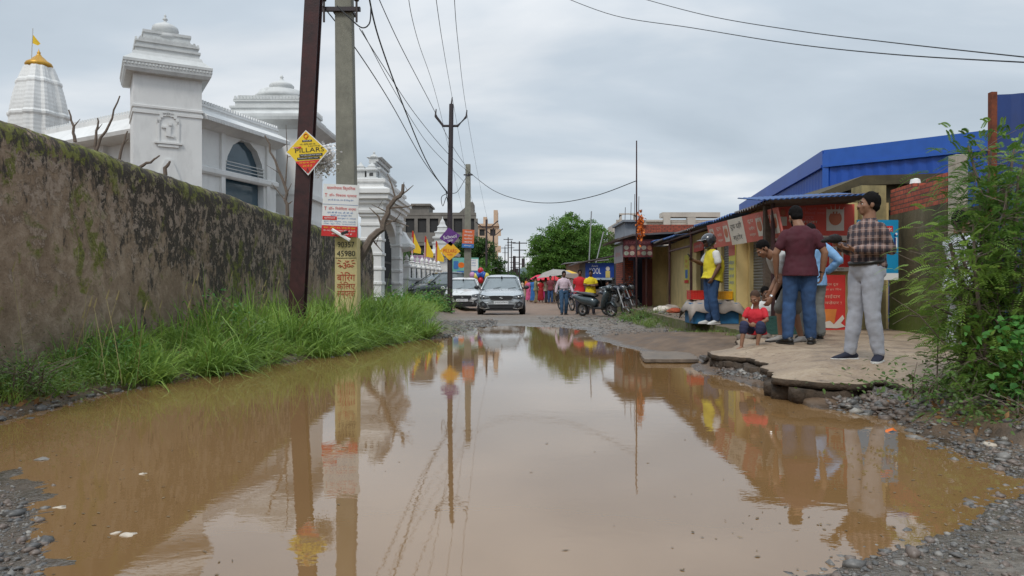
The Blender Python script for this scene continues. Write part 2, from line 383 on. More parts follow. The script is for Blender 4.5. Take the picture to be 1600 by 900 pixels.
# ---- stones
def stones(C, S, seed=1, flat=.6, sub=1):
    bm = bmesh.new(); bmesh.ops.create_icosphere(bm, subdivisions=sub, radius=1); bv = np.array([v.co for v in bm.verts]); bf = np.array([[v.index for v in f.verts] for f in bm.faces]); bm.free()
    g = np.random.default_rng(seed); n = len(C); k = len(bv)
    V = bv[None] * (1 + g.normal(0, .24, (n, k, 1))) * (g.uniform(.6, 1.25, (n, 1, 3)) * np.array([1, 1, flat]))
    a = g.uniform(0, 6.28, n); c, s_ = np.cos(a)[:, None], np.sin(a)[:, None]
    X = V[..., 0] * c - V[..., 1] * s_; Y = V[..., 0] * s_ + V[..., 1] * c
    V = np.stack([X, Y, V[..., 2]], -1) * S[:, None, None] + C[:, None]
    return V.reshape(-1, 3), (bf[None] + (np.arange(n) * k)[:, None, None]).reshape(-1, 3), k
g_ = np.random.default_rng(3)
def scatter(n, x0, x1, y0, y1, cond):
    x = g_.uniform(x0, x1, n * 6); y = g_.uniform(y0, y1, n * 6); k = cond(x, y); return x[k][:n], y[k][:n]
def shore(x, y):
    s_ = psd(x, y, PUD); lim = np.where((x < -1.4) & (y > 5.3) & (y < 17), .12, .55); lim = np.where((x > 2) & (y > 5), .35, lim)
    return (s_ > -.22) & (s_ < lim)
xs, ys, ss = [], [], []
for n_, bx, f_, lo in ((7000, (-3.9, -1.2, 2.2, 4.4), lambda x, y: psd(x, y, PUD) > -.10, .008), (9000, (.9, 4.0, 2.1, 4.9), lambda x, y: psd(x, y, PUD) > -.16, .0075),
                (2600, (2.0, 5.0, 4.2, 9.0), shore, .012), (1600, (-4.5, -1.5, 5.3, 16), shore, .012), (4200, (-2.8, -.4, 14.5, 21.5), lambda x, y: psd(x, y, PUD) > -.25, .016),
                (2400, (.8, 4.0, 15, 24), lambda x, y: psd(x, y, PUD) > -.2, .014), (420, (-4.5, -1.0, 2.6, 6.0), lambda x, y: psd(x, y, PUD) > -.8, .006)):
    x, y = scatter(n_, *bx, f_); xs.append(x); ys.append(y); ss.append(lo * np.exp(g_.normal(0, .55, len(x))))
x = np.concatenate(xs); y = np.concatenate(ys); s_ = np.clip(np.concatenate(ss), 0, .06); z = height(x, y, False)
V, Fc, k = stones(np.stack([x, y, z + s_ * .15], 1), s_)
tt = np.repeat(np.stack([g_.random(len(x)) ** 2.2, (g_.random(len(x)) < .30) * 1.0], 1), k, 0)
def mat_stone():
    t = NT('wet_gravel'); at = t.n('Attribute', attribute_name='tint'); sp = t.n('SeparateColor'); t.l(at.outputs['Color'], sp.inputs[0])
    c = t.ramp(sp.outputs[0], [(0, (.050, .045, .039)), (.5, (.165, .150, .130)), (.9, (.34, .31, .265)), (1, (.52, .48, .41))])
    c = t.mix(t.math('MULTIPLY', sp.outputs[1], .75), c, (.20, .115, .065)); c = t.mix(.5, c, t.ramp(t.noise(t.co(space='World'), 60, 4), [(.3, 0.05), (.7, .2)])); t.base(c); t.rough(.45); return t.m
M_stone = mat_stone()
gv = np_mesh('gravel', V, Fc, M_stone, False, tt); tag(gv, 'loose grey road gravel along the edges of the puddle', 'gravel', kind='stuff')
M_pale = mat('pale_stone', (.50, .44, .36), .7, .25, 30, .4, 60)
for i, (px, py, s_, lb) in enumerate(((180, 833, .026, 'small pale stone in the brown water at lower left, left one of a close pair'), (199, 836, .030, 'whitish flat stone in the brown water at lower left, right one of a close pair'),
        (66, 718, .034, 'grey stone breaking the water near the left edge of the puddle'), (91, 793, .03, 'pale stone at the gravel spit in the lower left corner'),
        (222, 741, .022, 'small lone pale stone in the puddle above the white pair'), (1548, 703, .05, 'flat tan rock at the right shore under the leafy creeper'), (1072, 641 + 60, .0, ''))):
    if s_ == 0: continue
    X, Y = G(px, py); zz = max(gz(X, Y), WL - .005); V, Fc, k = stones(np.array([[X, Y, zz]]), np.array([s_]), 20 + i, .45, 2)
    tag(np_mesh('stone', V, Fc, M_pale if i != 2 else M_stone, False, np.full((len(V), 2), [.8, 0.])), lb, 'stone')

# ---- the broken concrete pavement on the right
def mat_slab():
    t = NT('muddy_concrete'); co = t.co(space='World'); n_ = t.noise(co, 2.2, 8, .65, .4); n2 = t.noise(co, 30, 5, .7)
    c = t.ramp(n_, [(.3, (.155, .096, .050)), (.48, (.315, .212, .120)), (.7, (.42, .310, .195))]); c = t.mix(.25, c, t.ramp(n2, [(.35, 0.08), (.65, .4)]))
    v = t.n('TexVoronoi', feature='DISTANCE_TO_EDGE'); v.inputs['Scale'].default_value = .9; t.l(t.n('VectorMath', operation='ADD').outputs[0], v.inputs['Vector'])
    va = v.inputs['Vector'].links[0].from_node; t.l(co, va.inputs[0])
    nn = t.n('TexNoise'); nn.inputs['Scale'].default_value = 3; t.l(co, nn.inputs['Vector']); t.l(nn.outputs[1], va.inputs[1])
    c = t.mix(t.rng(v.outputs[0], .0, .012, .6, 0), c, (.05, .035, .022)); t.base(c); t.rough(t.rng(n_, .3, .7, .45, .8)); t.bump(t.math('ADD', n_, t.math('MULTIPLY', n2, .3)), .5, .02); return t.m
M_slab = mat_slab()
M_dark = mat('broken_edge_earth', (.060, .042, .028), .9, .5, 9, .9, 25, bdist=.03)
def jag(poly, step, amp, seed, keep=None):
    o = []; g = random.Random(seed); n = len(poly)
    for i in range(n):
        a = Vector(poly[i]); b = Vector(poly[(i + 1) % n]); k = max(1, int((b - a).length / step)); nrm = Vector((-(b - a).y, (b - a).x)).normalized()
        for j in range(k):
            q = a.lerp(b, j / k); o.append(tuple(q + nrm * g.uniform(-amp, amp) * (1 if (keep is None or keep(q)) else 0)))
    return o
SLABZ = .42
front = [G(px, py, .32) for px, py in SLAB_PX]
slab = front + SLAB_REST
def jag(poly, step, amp, seed, keep=None):
    o = []; g = random.Random(seed); n = len(poly)
    for i in range(n):
        a = Vector(poly[i]); b = Vector(poly[(i + 1) % n]); k = max(1, int((b - a).length / step + .5)) if (keep is None or keep((a + b) / 2)) else 1; nrm = Vector((-(b - a).y, (b - a).x)).normalized()
        for j in range(k):
            q = a.lerp(b, (j + (g.uniform(-.3, .3) if j else 0)) / k); o.append(tuple(q + nrm * g.uniform(-amp, amp) * (1 if (keep is None or keep(q)) else 0)))
    return o
def closest(x, y, poly):
    bd = np.full(x.shape, 1e9); bx_, by_ = x.copy(), y.copy(); n = len(poly)
    for i in range(n):
        ax, ay = poly[i]; cx, cy = poly[(i + 1) % n]; ex, ey = cx - ax, cy - ay; t_ = np.clip(((x - ax) * ex + (y - ay) * ey) / (ex * ex + ey * ey + 1e-12), 0, 1); qx, qy = ax + t_ * ex, ay + t_ * ey; d = np.hypot(x - qx, y - qy); k = d < bd; bd = np.where(k, d, bd); bx_ = np.where(k, qx, bx_); by_ = np.where(k, qy, by_)
    return bx_, by_
keepf = lambda q: q[0] < 3.9 and q[1] < 10.7
def slabh(X, Y):
    e_ = psd(X, Y, np.array(slab)); return SLABZ - .10 * (1 - sstep(.0, .65, -e_)) * sstep(11, 10, Y) * sstep(4.9, 4.3, X) + .012 * fbm(X, Y, 1.5, 4)
def SH(x, y): return float(slabh(np.array([float(x)]), np.array([float(y)]))[0])
def slabmesh(name, poly, zoff, th, mt, parent=None, c=.05, rough=0.0, rim=None):
    poly = np.array(poly); sx, sy = np.arange(1.9, 7.7, c), np.arange(5.2, 13.7, c); X, Y = np.meshgrid(sx, sy); sd = psd(X, Y, poly); ok = sd < c * .5
    okc = ok[:-1, :-1] & ok[:-1, 1:] & ok[1:, 1:] & ok[1:, :-1]; mI = np.arange(X.size).reshape(X.shape); FQ_ = np.stack([mI[:-1, :-1], mI[:-1, 1:], mI[1:, 1:], mI[1:, :-1]], -1)[okc]
    cnt = np.zeros(X.size, int); np.add.at(cnt, FQ_.ravel(), 1); bnd = ((cnt > 0) & (cnt < 4)).reshape(X.shape); qx, qy = closest(X, Y, poly); X = np.where(bnd, qx, X); Y = np.where(bnd, qy, Y)
    edge = np.clip(-psd(X, Y, np.array(slab)), 0, 9); low = (Y < 10.8) & (X < 4.6); Z = slabh(X, Y) + zoff + rough * fbm(X, Y, 9, 3) * low
    us = np.unique(FQ_); rm = np.zeros(X.size, int); rm[us] = np.arange(len(us)); V = np.stack([X, Y, Z], -1).reshape(-1, 3)[us]; o = np_mesh(name, V, rm[FQ_], mt, False, parent=parent)
    so = o.modifiers.new('thick', 'SOLIDIFY'); so.thickness = th; so.offset = -1; so.use_even_offset = False
    if rim: o.data.materials.append(rim); so.material_offset_rim = 1
    return o
jp = jag(jag(jag(slab, .30, .085, 4, keepf), .10, .04, 6, keepf), .04, .014, 5, keepf)
pv = slabmesh('pavement', jp, 0, .06, M_slab, None, .05, .012, M_dark); tag(pv, kind='structure')
ins = [(a - (.01 if a < 4 and b < 10.5 else 0), b - (.02 if b < 8 and a < 4 else 0)) for a, b in slab]
slabmesh('broken_edge', jag(jag(ins, .22, .09, 14, keepf), .05, .03, 15, keepf), -.072, .13, M_dark, pv, .05, .05)
# raised ledge that runs on in front of the shops
mb = MB(); lp = jag([(3.9, 12.4), (3.98, 15.2), (3.72, 15.3), (3.9, 21.5), (4.1, 29), (8, 29), (8, 12.4)], .25, .03, 9, lambda q: q[0] < 4.3)
mb.prism(lp, -.05, SLABZ - .004, 'z')
def mat_ledge():
    t = NT('mossy_ledge_concrete'); co = t.co(space='World'); n_ = t.noise(co, 2.5, 7, .65); n2 = t.noise(co, 12, 4, .6); c = t.ramp(n_, [(.3, (.10, .075, .052)), (.7, (.23, .18, .135))])
    pz = t.n('SeparateXYZ'); t.l(t.n('NewGeometry').outputs['Normal'], pz.inputs[0]); side = t.rng(pz.outputs[2], .7, .3, 0, 1)
    c = t.mix(t.math('MULTIPLY', side, t.rng(n2, .38, .55, 0, .9)), c, (.085, .11, .02)); t.base(c); t.rough(.85); t.bump(n2, .7, .03); return t.m
ld = mb.build('ledge', mat_ledge()); tag(ld, kind='structure')
# flat broken slabs
def chunk(name, lb, cat, pts, z0, th, m_, seed=1, tilt=(0, 0)):
    cx = sum(p[0] for p in pts) / len(pts); cy = sum(p[1] for p in pts) / len(pts)
    mb = MB(); mb.prism(jag([(a - cx, b - cy) for a, b in pts], .08, .018, seed), 0, th, 'z'); o = mb.build(name, m_, bevel=.006); o.location = (cx, cy, z0); o.rotation_euler = (R(tilt[0]), R(tilt[1]), 0)
    return tag(o, lb, cat)
M_cov = mat('weathered_slab', (.16, .125, .095), .6, .35, 6, .5, 30, dirt=.4)
chunk('concrete_cover', 'rectangular weathered concrete slab lying at the far right rim of the puddle', 'slab', [G(1000, 549, .18), G(1078, 549, .18), G(1092, 561, .18), G(1006, 561, .18)], .13, .05, M_cov, 2)
M_ch = mat('dark_slab_piece', (.085, .075, .068), .35, .3, 8, .5, 30)
for i, (pp, z0, tl, lb) in enumerate(([[(1128, 574), (1180, 569), (1202, 578), (1150, 586)], .17, (6, -5), 'wet dark slab piece lying under the lip of the broken pavement, largest piece'],
        [[(1090, 566), (1108, 553), (1114, 556), (1100, 570)], .15, (0, 14), 'tilted small slab piece beside the concrete cover'], [[(1165, 566), (1200, 566), (1205, 574), (1180, 575)], .22, (-7, 4), 'upper dark slab piece tucked against the broken edge'],
        [[(1225, 590), (1300, 596), (1318, 606), (1240, 604)], .17, (4, 3), 'long dark slab piece below the middle of the broken edge'])):
    chunk('slab_piece', lb, 'slab piece', [G(a, b, z0) for a, b in pp], z0, .045, M_ch, 30 + i, tl)
# rubble along the broken edge
x, y = scatter(3200, 2.2, 4.4, 5.3, 9.4, lambda x, y: (psd(x, y, PUD) > -.10) & (psd(x, y, np.array(slab)) > -.1) & (psd(x, y, np.array(slab)) < .45))
s_ = np.clip(.017 * np.exp(g_.normal(0, .55, len(x))), 0, .05); V, Fc, k = stones(np.stack([x, y, height(x, y, False) + s_ * .3], 1), s_, 9)
tag(np_mesh('rubble', V, Fc, M_stone, False, np.repeat(np.stack([g_.random(len(x)) ** 2, g_.random(len(x)) < .55], 1), k, 0)), 'broken rubble and dark stones below the cracked pavement edge', 'rubble', kind='stuff')

x, y = scatter(900, -4.2, 4.2, 2.3, 15, lambda x, y: (psd(x, y, PUD) < -.05) & ((psd(x, y, PUD) > -.7) | (g_.random(len(x)) < .05))); V, Fc, tt = leaf_quads(np.stack([x, y, np.full(len(x), WL + .003)], 1), g_.uniform(.008, .042, len(x)), .016, droop=0); V[:, 2] = WL + .003 + (V[:, 2] - WL - .003) * .12
tag(np_mesh('flotsam', V, Fc, mat('floating_bits', (.16, .11, .06), .8, .5, 5), False, tt), 'tiny leaf bits and straw floating near the rim of the puddle', 'flotsam', kind='stuff')
# ================================================================ the left side: wall, temple, gate, fence
def settle(root):
    M_ = root.matrix_basis.inverted() if root.rotation_euler.z == 0 else Matrix.Translation(-root.location)
    seen = set()
    def go_(o):
        for c in o.children:
            if c.data and c.data.name not in seen: seen.add(c.data.name); c.data.transform(Matrix.Translation(-Vector(root.location)))
            go_(c)
    go_(root); return root
def mat_wall():
    t = NT('stained_mossy_plaster'); co = t.co(space='World'); st = t.co((1, 1, .38), 'World')
    big = t.noise(co, .7, 6, .6, .5); mid = t.noise(co, 3.0, 8, .68, .6); fine_ = t.noise(co, 18, 6, .7); streak = t.noise(st, 2.6, 7, .7, .3)
    c = t.ramp(mid, [(.3, (.158, .106, .068)), (.5, (.268, .192, .130)), (.66, (.38, .292, .215))])
    pz = t.n('SeparateXYZ'); t.l(t.n('NewGeometry').outputs['Position'], pz.inputs[0]); z = pz.outputs[2]; y = pz.outputs[1]
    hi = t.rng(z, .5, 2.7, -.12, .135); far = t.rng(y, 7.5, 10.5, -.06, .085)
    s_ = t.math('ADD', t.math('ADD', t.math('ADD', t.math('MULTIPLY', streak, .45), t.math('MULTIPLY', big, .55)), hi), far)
    m2 = t.noise(co, 5.5, 9, .72, .3); m3 = t.noise(t.co((1, 1, .6), 'World'), 9, 8, .75, .2)
    s_ = t.math('ADD', s_, t.math('MULTIPLY', t.math('SUBTRACT', m3, .5), .55))
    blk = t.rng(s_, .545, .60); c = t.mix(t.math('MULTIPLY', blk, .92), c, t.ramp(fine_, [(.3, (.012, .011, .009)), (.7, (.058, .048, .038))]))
    up = t.rng(z, 1.0, 2.0, -.05, .03); pt = t.rng(t.math('ADD', t.math('ADD', t.math('MULTIPLY', m2, .8), t.math('MULTIPLY', fine_, .25)), up), .560, .585); c = t.mix(t.math('MULTIPLY', pt, .78), c, t.ramp(m3, [(.3, (.25, .18, .13)), (.7, (.46, .37, .30))]))
    mo = t.math('ADD', t.math('ADD', t.math('MULTIPLY', m2, .75), t.math('MULTIPLY', fine_, .35)), t.math('ADD', t.rng(z, 2.2, 2.62, -.22, .06), t.math('MULTIPLY', t.math('SUBTRACT', big, .5), .5)))
    mo2 = t.math('MULTIPLY', t.rng(t.noise(co, 1.1, 5, .6, .8), .575, .63), t.rng(m2, .46, .52))
    c = t.mix(t.math('MULTIPLY', t.math('MAXIMUM', t.rng(mo, .615, .66), mo2), .85), c, t.ramp(fine_, [(.3, (.060, .075, .008)), (.7, (.22, .235, .022))]))
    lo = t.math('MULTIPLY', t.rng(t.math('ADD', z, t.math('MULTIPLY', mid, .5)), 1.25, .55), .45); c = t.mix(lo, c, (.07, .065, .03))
    t.base(c); t.rough(.92); t.bump(t.math('SUBTRACT', t.math('ADD', m2, t.math('MULTIPLY', fine_, .6)), t.math('MULTIPLY', pt, -.25)), .8, .035); return t.m
M_wall = mat_wall()
L_ = np.arange(-3, 29.75, .07); WH = 2.85
prof = [(0, -.1)] + [(0, z) for z in np.arange(.05, 2.68, .09)] + [(-.01, 2.72), (-.04, 2.79), (-.10, 2.84), (-.17, 2.855), (-.24, 2.83), (-.29, 2.76), (-.30, 2.6), (-.30, .5), (-.30, -.1)]
pr = np.array(prof); YY, K = np.meshgrid(L_, np.arange(len(pr)), indexing='ij'); OX = pr[K, 0]; ZZ = pr[K, 1].copy()
endf = np.clip((YY - 28.7) / 1.05, 0, 1); ZZ = np.where(ZZ > 1, ZZ - (endf ** 2.6) * .55 * (ZZ / WH) ** 3, ZZ)
ZZ = ZZ + np.where(ZZ > 2.3, .035 * fbm(YY, YY * 0, .8, 4) + .02 * fbm(YY, OX, 5, 3), 0)
XX = wallx(YY) + OX + .035 * fbm(YY, ZZ, .9, 3) + .014 * fbm(YY, ZZ, 7, 3)
n1_, n2_ = YY.shape; I = np.arange(n1_ * n2_).reshape(n1_, n2_); FW = np.stack([I[:-1, :-1], I[1:, :-1], I[1:, 1:], I[:-1, 1:]], -1).reshape(-1, 4)
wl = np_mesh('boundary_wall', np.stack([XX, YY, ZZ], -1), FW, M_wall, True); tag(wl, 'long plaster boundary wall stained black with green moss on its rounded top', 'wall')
mb = MB(); mb.add([(XX[-1, i], YY[-1, i], ZZ[-1, i]) for i in range(n2_)], [tuple(range(n2_))]); mb.build('wall_end', M_wall, wl)

M_white = mat('temple_white_paint', (.70, .70, .685), .6, .06, .8, .1, 14, dirt=.20)
M_whited = mat('weathered_white_paint', (.56, .57, .56), .65, .10, 2.0, .15, 14, dirt=.22)
M_gold = mat('golden_paint', (.50, .27, .03), .4, .15, 6, metal=.4)
M_yel = mat('yellow_cloth', (.78, .52, .03), .8, .08, 3); M_red = mat('red_cloth', (.45, .03, .02), .8, .1)
def mat_glass(name, c, rough=.06): return mat(name, c, rough, .12, 1.5, spec=.9)
M_glass = mat_glass('dark_blue_glass', (.045, .085, .115)); M_glass2 = mat_glass('dark_green_glass', (.035, .055, .05))
S2 = math.sqrt(2)
def sql(mb, prof, c, rz=0, kx=1.0): return mb.lathe([(r * S2, z) for r, z in prof], c, 4, ph=R(45 + rz))
def fringe(mb, c, half, z, rz, n=26, h=.09):      # little pendants along the eave
    for sd in range(4):
        a = R(rz + 90 * sd); ux, uy = math.cos(a), math.sin(a); nx_, ny_ = math.cos(a - math.pi / 2), math.sin(a - math.pi / 2)
        for i in range(n):
            t_ = (i + .5) / n * 2 - 1; mb.box(c[0] + ux * half * t_ + nx_ * half, c[1] + uy * half * t_ + ny_ * half, z, half * 1.1 / n, .03, h, rz + 90 * sd, .5)
def merlons(mb, p0, p1, n, w_, h):
    p0 = Vector(p0); p1 = Vector(p1); a = math.degrees(math.atan2(p1.y - p0.y, p1.x - p0.x))
    for i in range(n):
        q = p0.lerp(p1, (i + .5) / n); mb.box(q.x, q.y, q.z + h / 2, w_, .08, h, a, .45, 1)
# ---- temple
T = thing('temple', 'large white temple building with a tall golden topped spire and two domed corner towers', 'temple', (-13, 33, 0))
c1 = Vector((-13.5, 28.7, 0)); a1 = 30
mb = MB(); sql(mb, [(1.17, 0), (1.17, 3.4), (1.22, 3.42), (1.22, 3.6), (1.17, 3.62), (1.17, 7.55), (1.21, 7.57), (1.21, 7.68), (1.17, 7.7), (1.17, 7.76), (1.22, 7.78), (1.22, 7.86), (1.17, 7.88), (1.17, 9.3)], c1, a1)
fx = Vector((math.cos(R(a1)), math.sin(R(a1)), 0)); fn = Vector((math.sin(R(a1)), -math.cos(R(a1)), 0))
tw = mb.build('tower', M_white, T)
mb = MB(); sql(mb, [(1.18, 9.0), (1.42, 9.02), (1.48, 9.14), (1.50, 9.34), (1.52, 9.36), (1.52, 9.46), (1.42, 9.54), (1.22, 9.72), (1.16, 9.85), (1.10, 9.87), (1.10, 10.0), (1.14, 10.02), (1.14, 10.10), (1.05, 10.12), (1.05, 10.22), (1.10, 10.24), (1.10, 10.30), (.98, 10.32), (.98, 10.42), (.80, 10.46), (.80, 10.66), (.84, 10.68), (.84, 10.78), (.45, 10.84)], c1, a1)
fringe(mb, c1, 1.5, 9.30, a1)
for sd in range(4):
    a = R(a1 + 90 * sd); u = Vector((math.cos(a), math.sin(a), 0)); n_ = Vector((math.sin(a), -math.cos(a), 0))
    merlons(mb, c1 + n_ * 1.06 - u * 1.0 + Vector((0, 0, 10.3)), c1 + n_ * 1.06 + u * 1.0 + Vector((0, 0, 10.3)), 12, .13, .13)
mb.build('tower_roof', M_whited, tw)
mb = MB(); mb.lathe([(.78, 10.52), (.86, 10.60), (.86, 10.72), (.72, 10.80), (.40, 10.86), (.36, 10.9), (.44, 10.95), (.49, 11.06), (.46, 11.18), (.36, 11.26), (.22, 11.30), (.14, 11.36), (.06, 11.40), (.05, 11.46), (.10, 11.5), (.06, 11.55), (.03, 11.6), (.05, 11.64), (.0, 11.72)], c1 + Vector((0, 0, .02)), 20)
mb.build('dome', M_whited, tw, True)
mb = MB()      # relief niche on the tower face
f0 = c1 + fn * 1.175
def rel(dx, z, sx, sz, th=.07): mb.box(*(f0 + fx * dx + Vector((0, 0, z))), sx, th, sz, a1)
rel(-.34, 6.95, .08, .8); rel(.34, 6.95, .08, .8); rel(0, 6.52, .95, .07, .16); rel(0, 6.42, .7, .1, .1)
for i in range(9):
    t_ = math.pi * i / 8; rel(.34 * math.cos(t_), 7.30 + .30 * math.sin(t_), .12, .12)
rel(0, 6.95, .16, .34, .12); rel(-.12, 7.12, .22, .08, .1); rel(.1, 6.8, .2, .1, .1); rel(.06, 7.24, .11, .12, .12)
mb.build('relief', M_white, tw); mb = MB(); mb.prism([(-.42, 0), (.42, 0), (.12, .75), (-.12, .75)], -.05, .12); V0 = len(mb.v) - 8
for i in range(V0, len(mb.v)):
    x_, y_, z_ = mb.v[i]; q = f0 + fx * x_ - fn * (y_ - .05) + Vector((0, 0, 5.15 + z_)); mb.v[i] = tuple(q)
mb.build('bracket', M_white, tw)
# main facade between the towers with its arched window
A = Vector((-12.5, 28.6, 0)); B = Vector((-10.9, 34.0, 0))
def facade(name, A, B, zt, wins, mt=M_white, eave=True, th=.5):
    """wall from A to B (outer side to the right), openings (s0, s1, z0, z1, arch)"""
    d = (B - A); Ln = d.length; u = d / Ln; n_ = Vector((u.y, -u.x, 0)); mb = MB()
    def q(s_, z, o=0): v = A + u * s_ + n_ * o; return (v.x, v.y, z)
    def slab_(s0, s1, z0, z1, o0=-th, o1=0):
        V = [q(s0, z0, o0), q(s1, z0, o0), q(s1, z0, o1), q(s0, z0, o1), q(s0, z1, o0), q(s1, z1, o0), q(s1, z1, o1), q(s0, z1, o1)]
        mb.add(V, [(0, 1, 2, 3), (7, 6, 5, 4), (0, 4, 5, 1), (1, 5, 6, 2), (2, 6, 7, 3), (3, 7, 4, 0)])
    xs = 0
    for s0, s1, z0, z1, arch in sorted(wins):
        if s0 > xs: slab_(xs, s0, 0, zt)
        slab_(s0, s1, 0, z0); slab_(s0, s1, z1, zt) if not arch else None
        if arch:
            mid = (z0 + z1) / 2 - .1; K_ = 14; top = []
            for i in range(K_ + 1):
                th_ = math.pi * i / K_; top.append(((s0 + s1) / 2 - (s1 - s0) / 2 * math.cos(th_), mid + (z1 - mid) * math.sin(th_) - (.06 if i % 2 else 0)))
            for i in range(K_):
                (sa, za_), (sb, zb_) = top[i], top[i + 1]
                V = [q(sa, za_, -th), q(sb, zb_, -th), q(sb, zt, -th), q(sa, zt, -th), q(sa, za_), q(sb, zb_), q(sb, zt), q(sa, zt)]
                mb.add(V, [(0, 1, 2, 3), (7, 6, 5, 4), (0, 4, 5, 1), (1, 5, 6, 2), (2, 6, 7, 3), (3, 7, 4, 0)])
        xs = s1
    if xs < Ln: slab_(xs, Ln, 0, zt)
    return mb, q, Ln
mb, q, Ln = facade('f', A, B, 7.6, [(2.1, 4.7, 4.55, 7.45, True)])
def band(mb, q, Ln, prof_, s0=0.0, s1=None):
    s1 = Ln if s1 is None else s1; n = len(prof_); V = [q(s0, z, o) for o, z in prof_] + [q(s1, z, o) for o, z in prof_]
    mb.add(V, [(i, i + 1, i + 1 + n, i + n) for i in range(n - 1)] + [tuple(range(n)), tuple(range(2 * n - 1, n - 1, -1))])
def eavep(z): return [(-.1, z - .35), (.15, z - .3), (.55, z - .12), (.75, z - .16), (.78, z), (.5, z + .18), (.12, z + .38), (.10, z + .5), (.16, z + .52), (.16, z + .6), (0, z + .62), (-.5, z + .62)]
band(mb, q, Ln, eavep(7.75)); band(mb, q, Ln, [(0, 4.25), (.1, 4.27), (.22, 4.34), (.22, 4.46), (.1, 4.52), (0, 4.54)]); band(mb, q, Ln, [(.0, 5.62), (.10, 5.64), (.16, 5.72), (.16, 5.88), (.06, 5.94), (0, 5.96)])
merlons(mb, q(0, 8.37, .1), q(Ln, 8.37, .1), 34, .12, .13)
for i in range(60): x_ = q((i + .5) / 60 * Ln, 7.64, .765); mb.box(*x_, .05, .03, .10, 73)
fc = mb.build('facade', M_white, T)
mb = MB(); V = [q(2.0, 4.5, -.3), q(4.8, 4.5, -.3), q(4.8, 7.5, -.3), q(2.0, 7.5, -.3)]; mb.add(V, [(0, 1, 2, 3)]); wn = mb.build('window', M_glass, fc)
mb = MB()
for z in (4.9 + 1.15, 6.2, 6.34): band(mb, q, Ln, [(.02, z), (.05, z), (.05, z + .03), (.02, z + .03)], 2.1, 4.7)
mb.build('railing', M_whited, fc)
mb = MB()
for s_ in (1.85, 4.95): 
    mb = MB()
    for o, w_ in ((.0, .12),):
        V = [q(s_ - w_, 0, o - .1), q(s_ + w_, 0, o - .1), q(s_ + w_, 0, o + .1), q(s_ - w_, 0, o + .1)]; V += [(a, b, 7.5) for a, b, _ in V]
        mb.add(V, [(0, 1, 2, 3), (4, 5, 6, 7), (0, 1, 5, 4), (1, 2, 6, 5), (2, 3, 7, 6), (3, 0, 4, 7)])
    mb.build('pilaster', M_white, fc)
# second tower
mb = MB(); mb.bb(-13.6, -10.4, 36.0, 40.4, 0, 9.1); mb.bb(-13.25, -10.18, 35.93, 40.47, 4.2, 4.5); mb.bb(-13.25, -10.2, 35.95, 40.45, 5.6, 5.85)
t2 = mb.build('corner_tower', M_white, T); c2 = Vector((-11.6, 38.2, 0))
def rectl(mb, x0, x1, y0, y1, prof_):      # stepped rectangular mouldings: (outset, z)
    V = []
    for o, z in prof_: V += [(x0 - o, y0 - o, z), (x1 + o, y0 - o, z), (x1 + o, y1 + o, z), (x0 - o, y1 + o, z)]
    n = len(prof_); fs = [(i * 4 + k, i * 4 + (k + 1) % 4, (i + 1) * 4 + (k + 1) % 4, (i + 1) * 4 + k) for i in range(n - 1) for k in range(4)]
    mb.add(V, fs + [(3, 2, 1, 0), tuple(range(4 * n - 4, 4 * n))])
mb = MB(); rectl(mb, -13.6, -10.4, 36, 40.4, [(0, 8.8), (.2, 8.95), (.65, 9.15), (.7, 9.3), (.7, 9.42), (.55, 9.52), (.1, 9.7), (.1, 9.8), (.16, 9.82), (.16, 9.92), (-.05, 9.95), (-.05, 10.15), (.02, 10.17), (.02, 10.27), (-.15, 10.3), (-.15, 10.5)])
merlons(mb, (-13.6, 36.0, 10.27), (-10.4, 36.0, 10.27), 20, .14, .16); merlons(mb, (-10.42, 36, 10.27), (-10.42, 40.4, 10.27), 24, .14, .16)
mb.build('tower_roof', M_whited, t2)
mb = MB(); cc = Vector((-11.75, 37.6, 0)); mb.lathe([(.9, 10.4), (.95, 10.5), (1.3, 10.62), (1.32, 10.74), (1.15, 10.86), (1.1, 11.0), (.62, 11.08), (.5, 11.12), (.58, 11.2), (.62, 11.32), (.52, 11.44), (.3, 11.52), (.12, 11.62), (.06, 11.72), (.1, 11.78), (.04, 11.86), (0, 11.95)], cc, 22)
mb.build('dome', M_whited, t2, True)
# left wing
A2 = Vector((-21.5, 34.0, 0)); B2 = Vector((-14.1, 29.6, 0)); mb, q2, L2 = facade('w', A2, B2, 7.5, [(5.5, 6.6, 4.6, 6.0, False)])
band(mb, q2, L2, [(0, 7.1), (.3, 7.15), (.95, 7.2), (1.0, 7.35), (.8, 7.5), (.2, 8.05), (.1, 8.1), (.1, 8.3), (-.5, 8.3)]); merlons(mb, q2(0, 8.3, 0), q2(L2, 8.3, 0), 44, .12, .14)
V = [q2(3.6, 0, .2), q2(4.9, 0, .2), q2(4.9, 0, -.3), q2(3.6, 0, -.3)]; V += [(a, b, 8.05) for a, b, _ in V]; mb.add(V, [(0, 1, 2, 3), (4, 5, 6, 7), (0, 1, 5, 4), (1, 2, 6, 5), (2, 3, 7, 6), (3, 0, 4, 7)])
wg = mb.build('wing', M_white, T); mb = MB(); mb.add([q2(5.4, 4.5, -.2), q2(6.7, 4.5, -.2), q2(6.7, 6.1, -.2), q2(5.4, 6.1, -.2)], [(0, 1, 2, 3)]); mb.build('window', M_glass, wg)
# flat roof volume behind the facades
mb = MB(); mb.add([(A2.x, A2.y + .4, 8.2), (B2.x, B2.y + .4, 8.2), (-12.9, 29.4, 8.2), (-11.3, 34.2, 8.2), (-11.3, 36.4, 8.2), (-13.2, 44, 8.2), (-24, 44, 8.2)], [(0, 1, 2, 3, 4, 5, 6)]); mb.bb(-22, -12.6, 36.5, 43, 8.1, 8.95); mb.build('roof', M_whited, T)
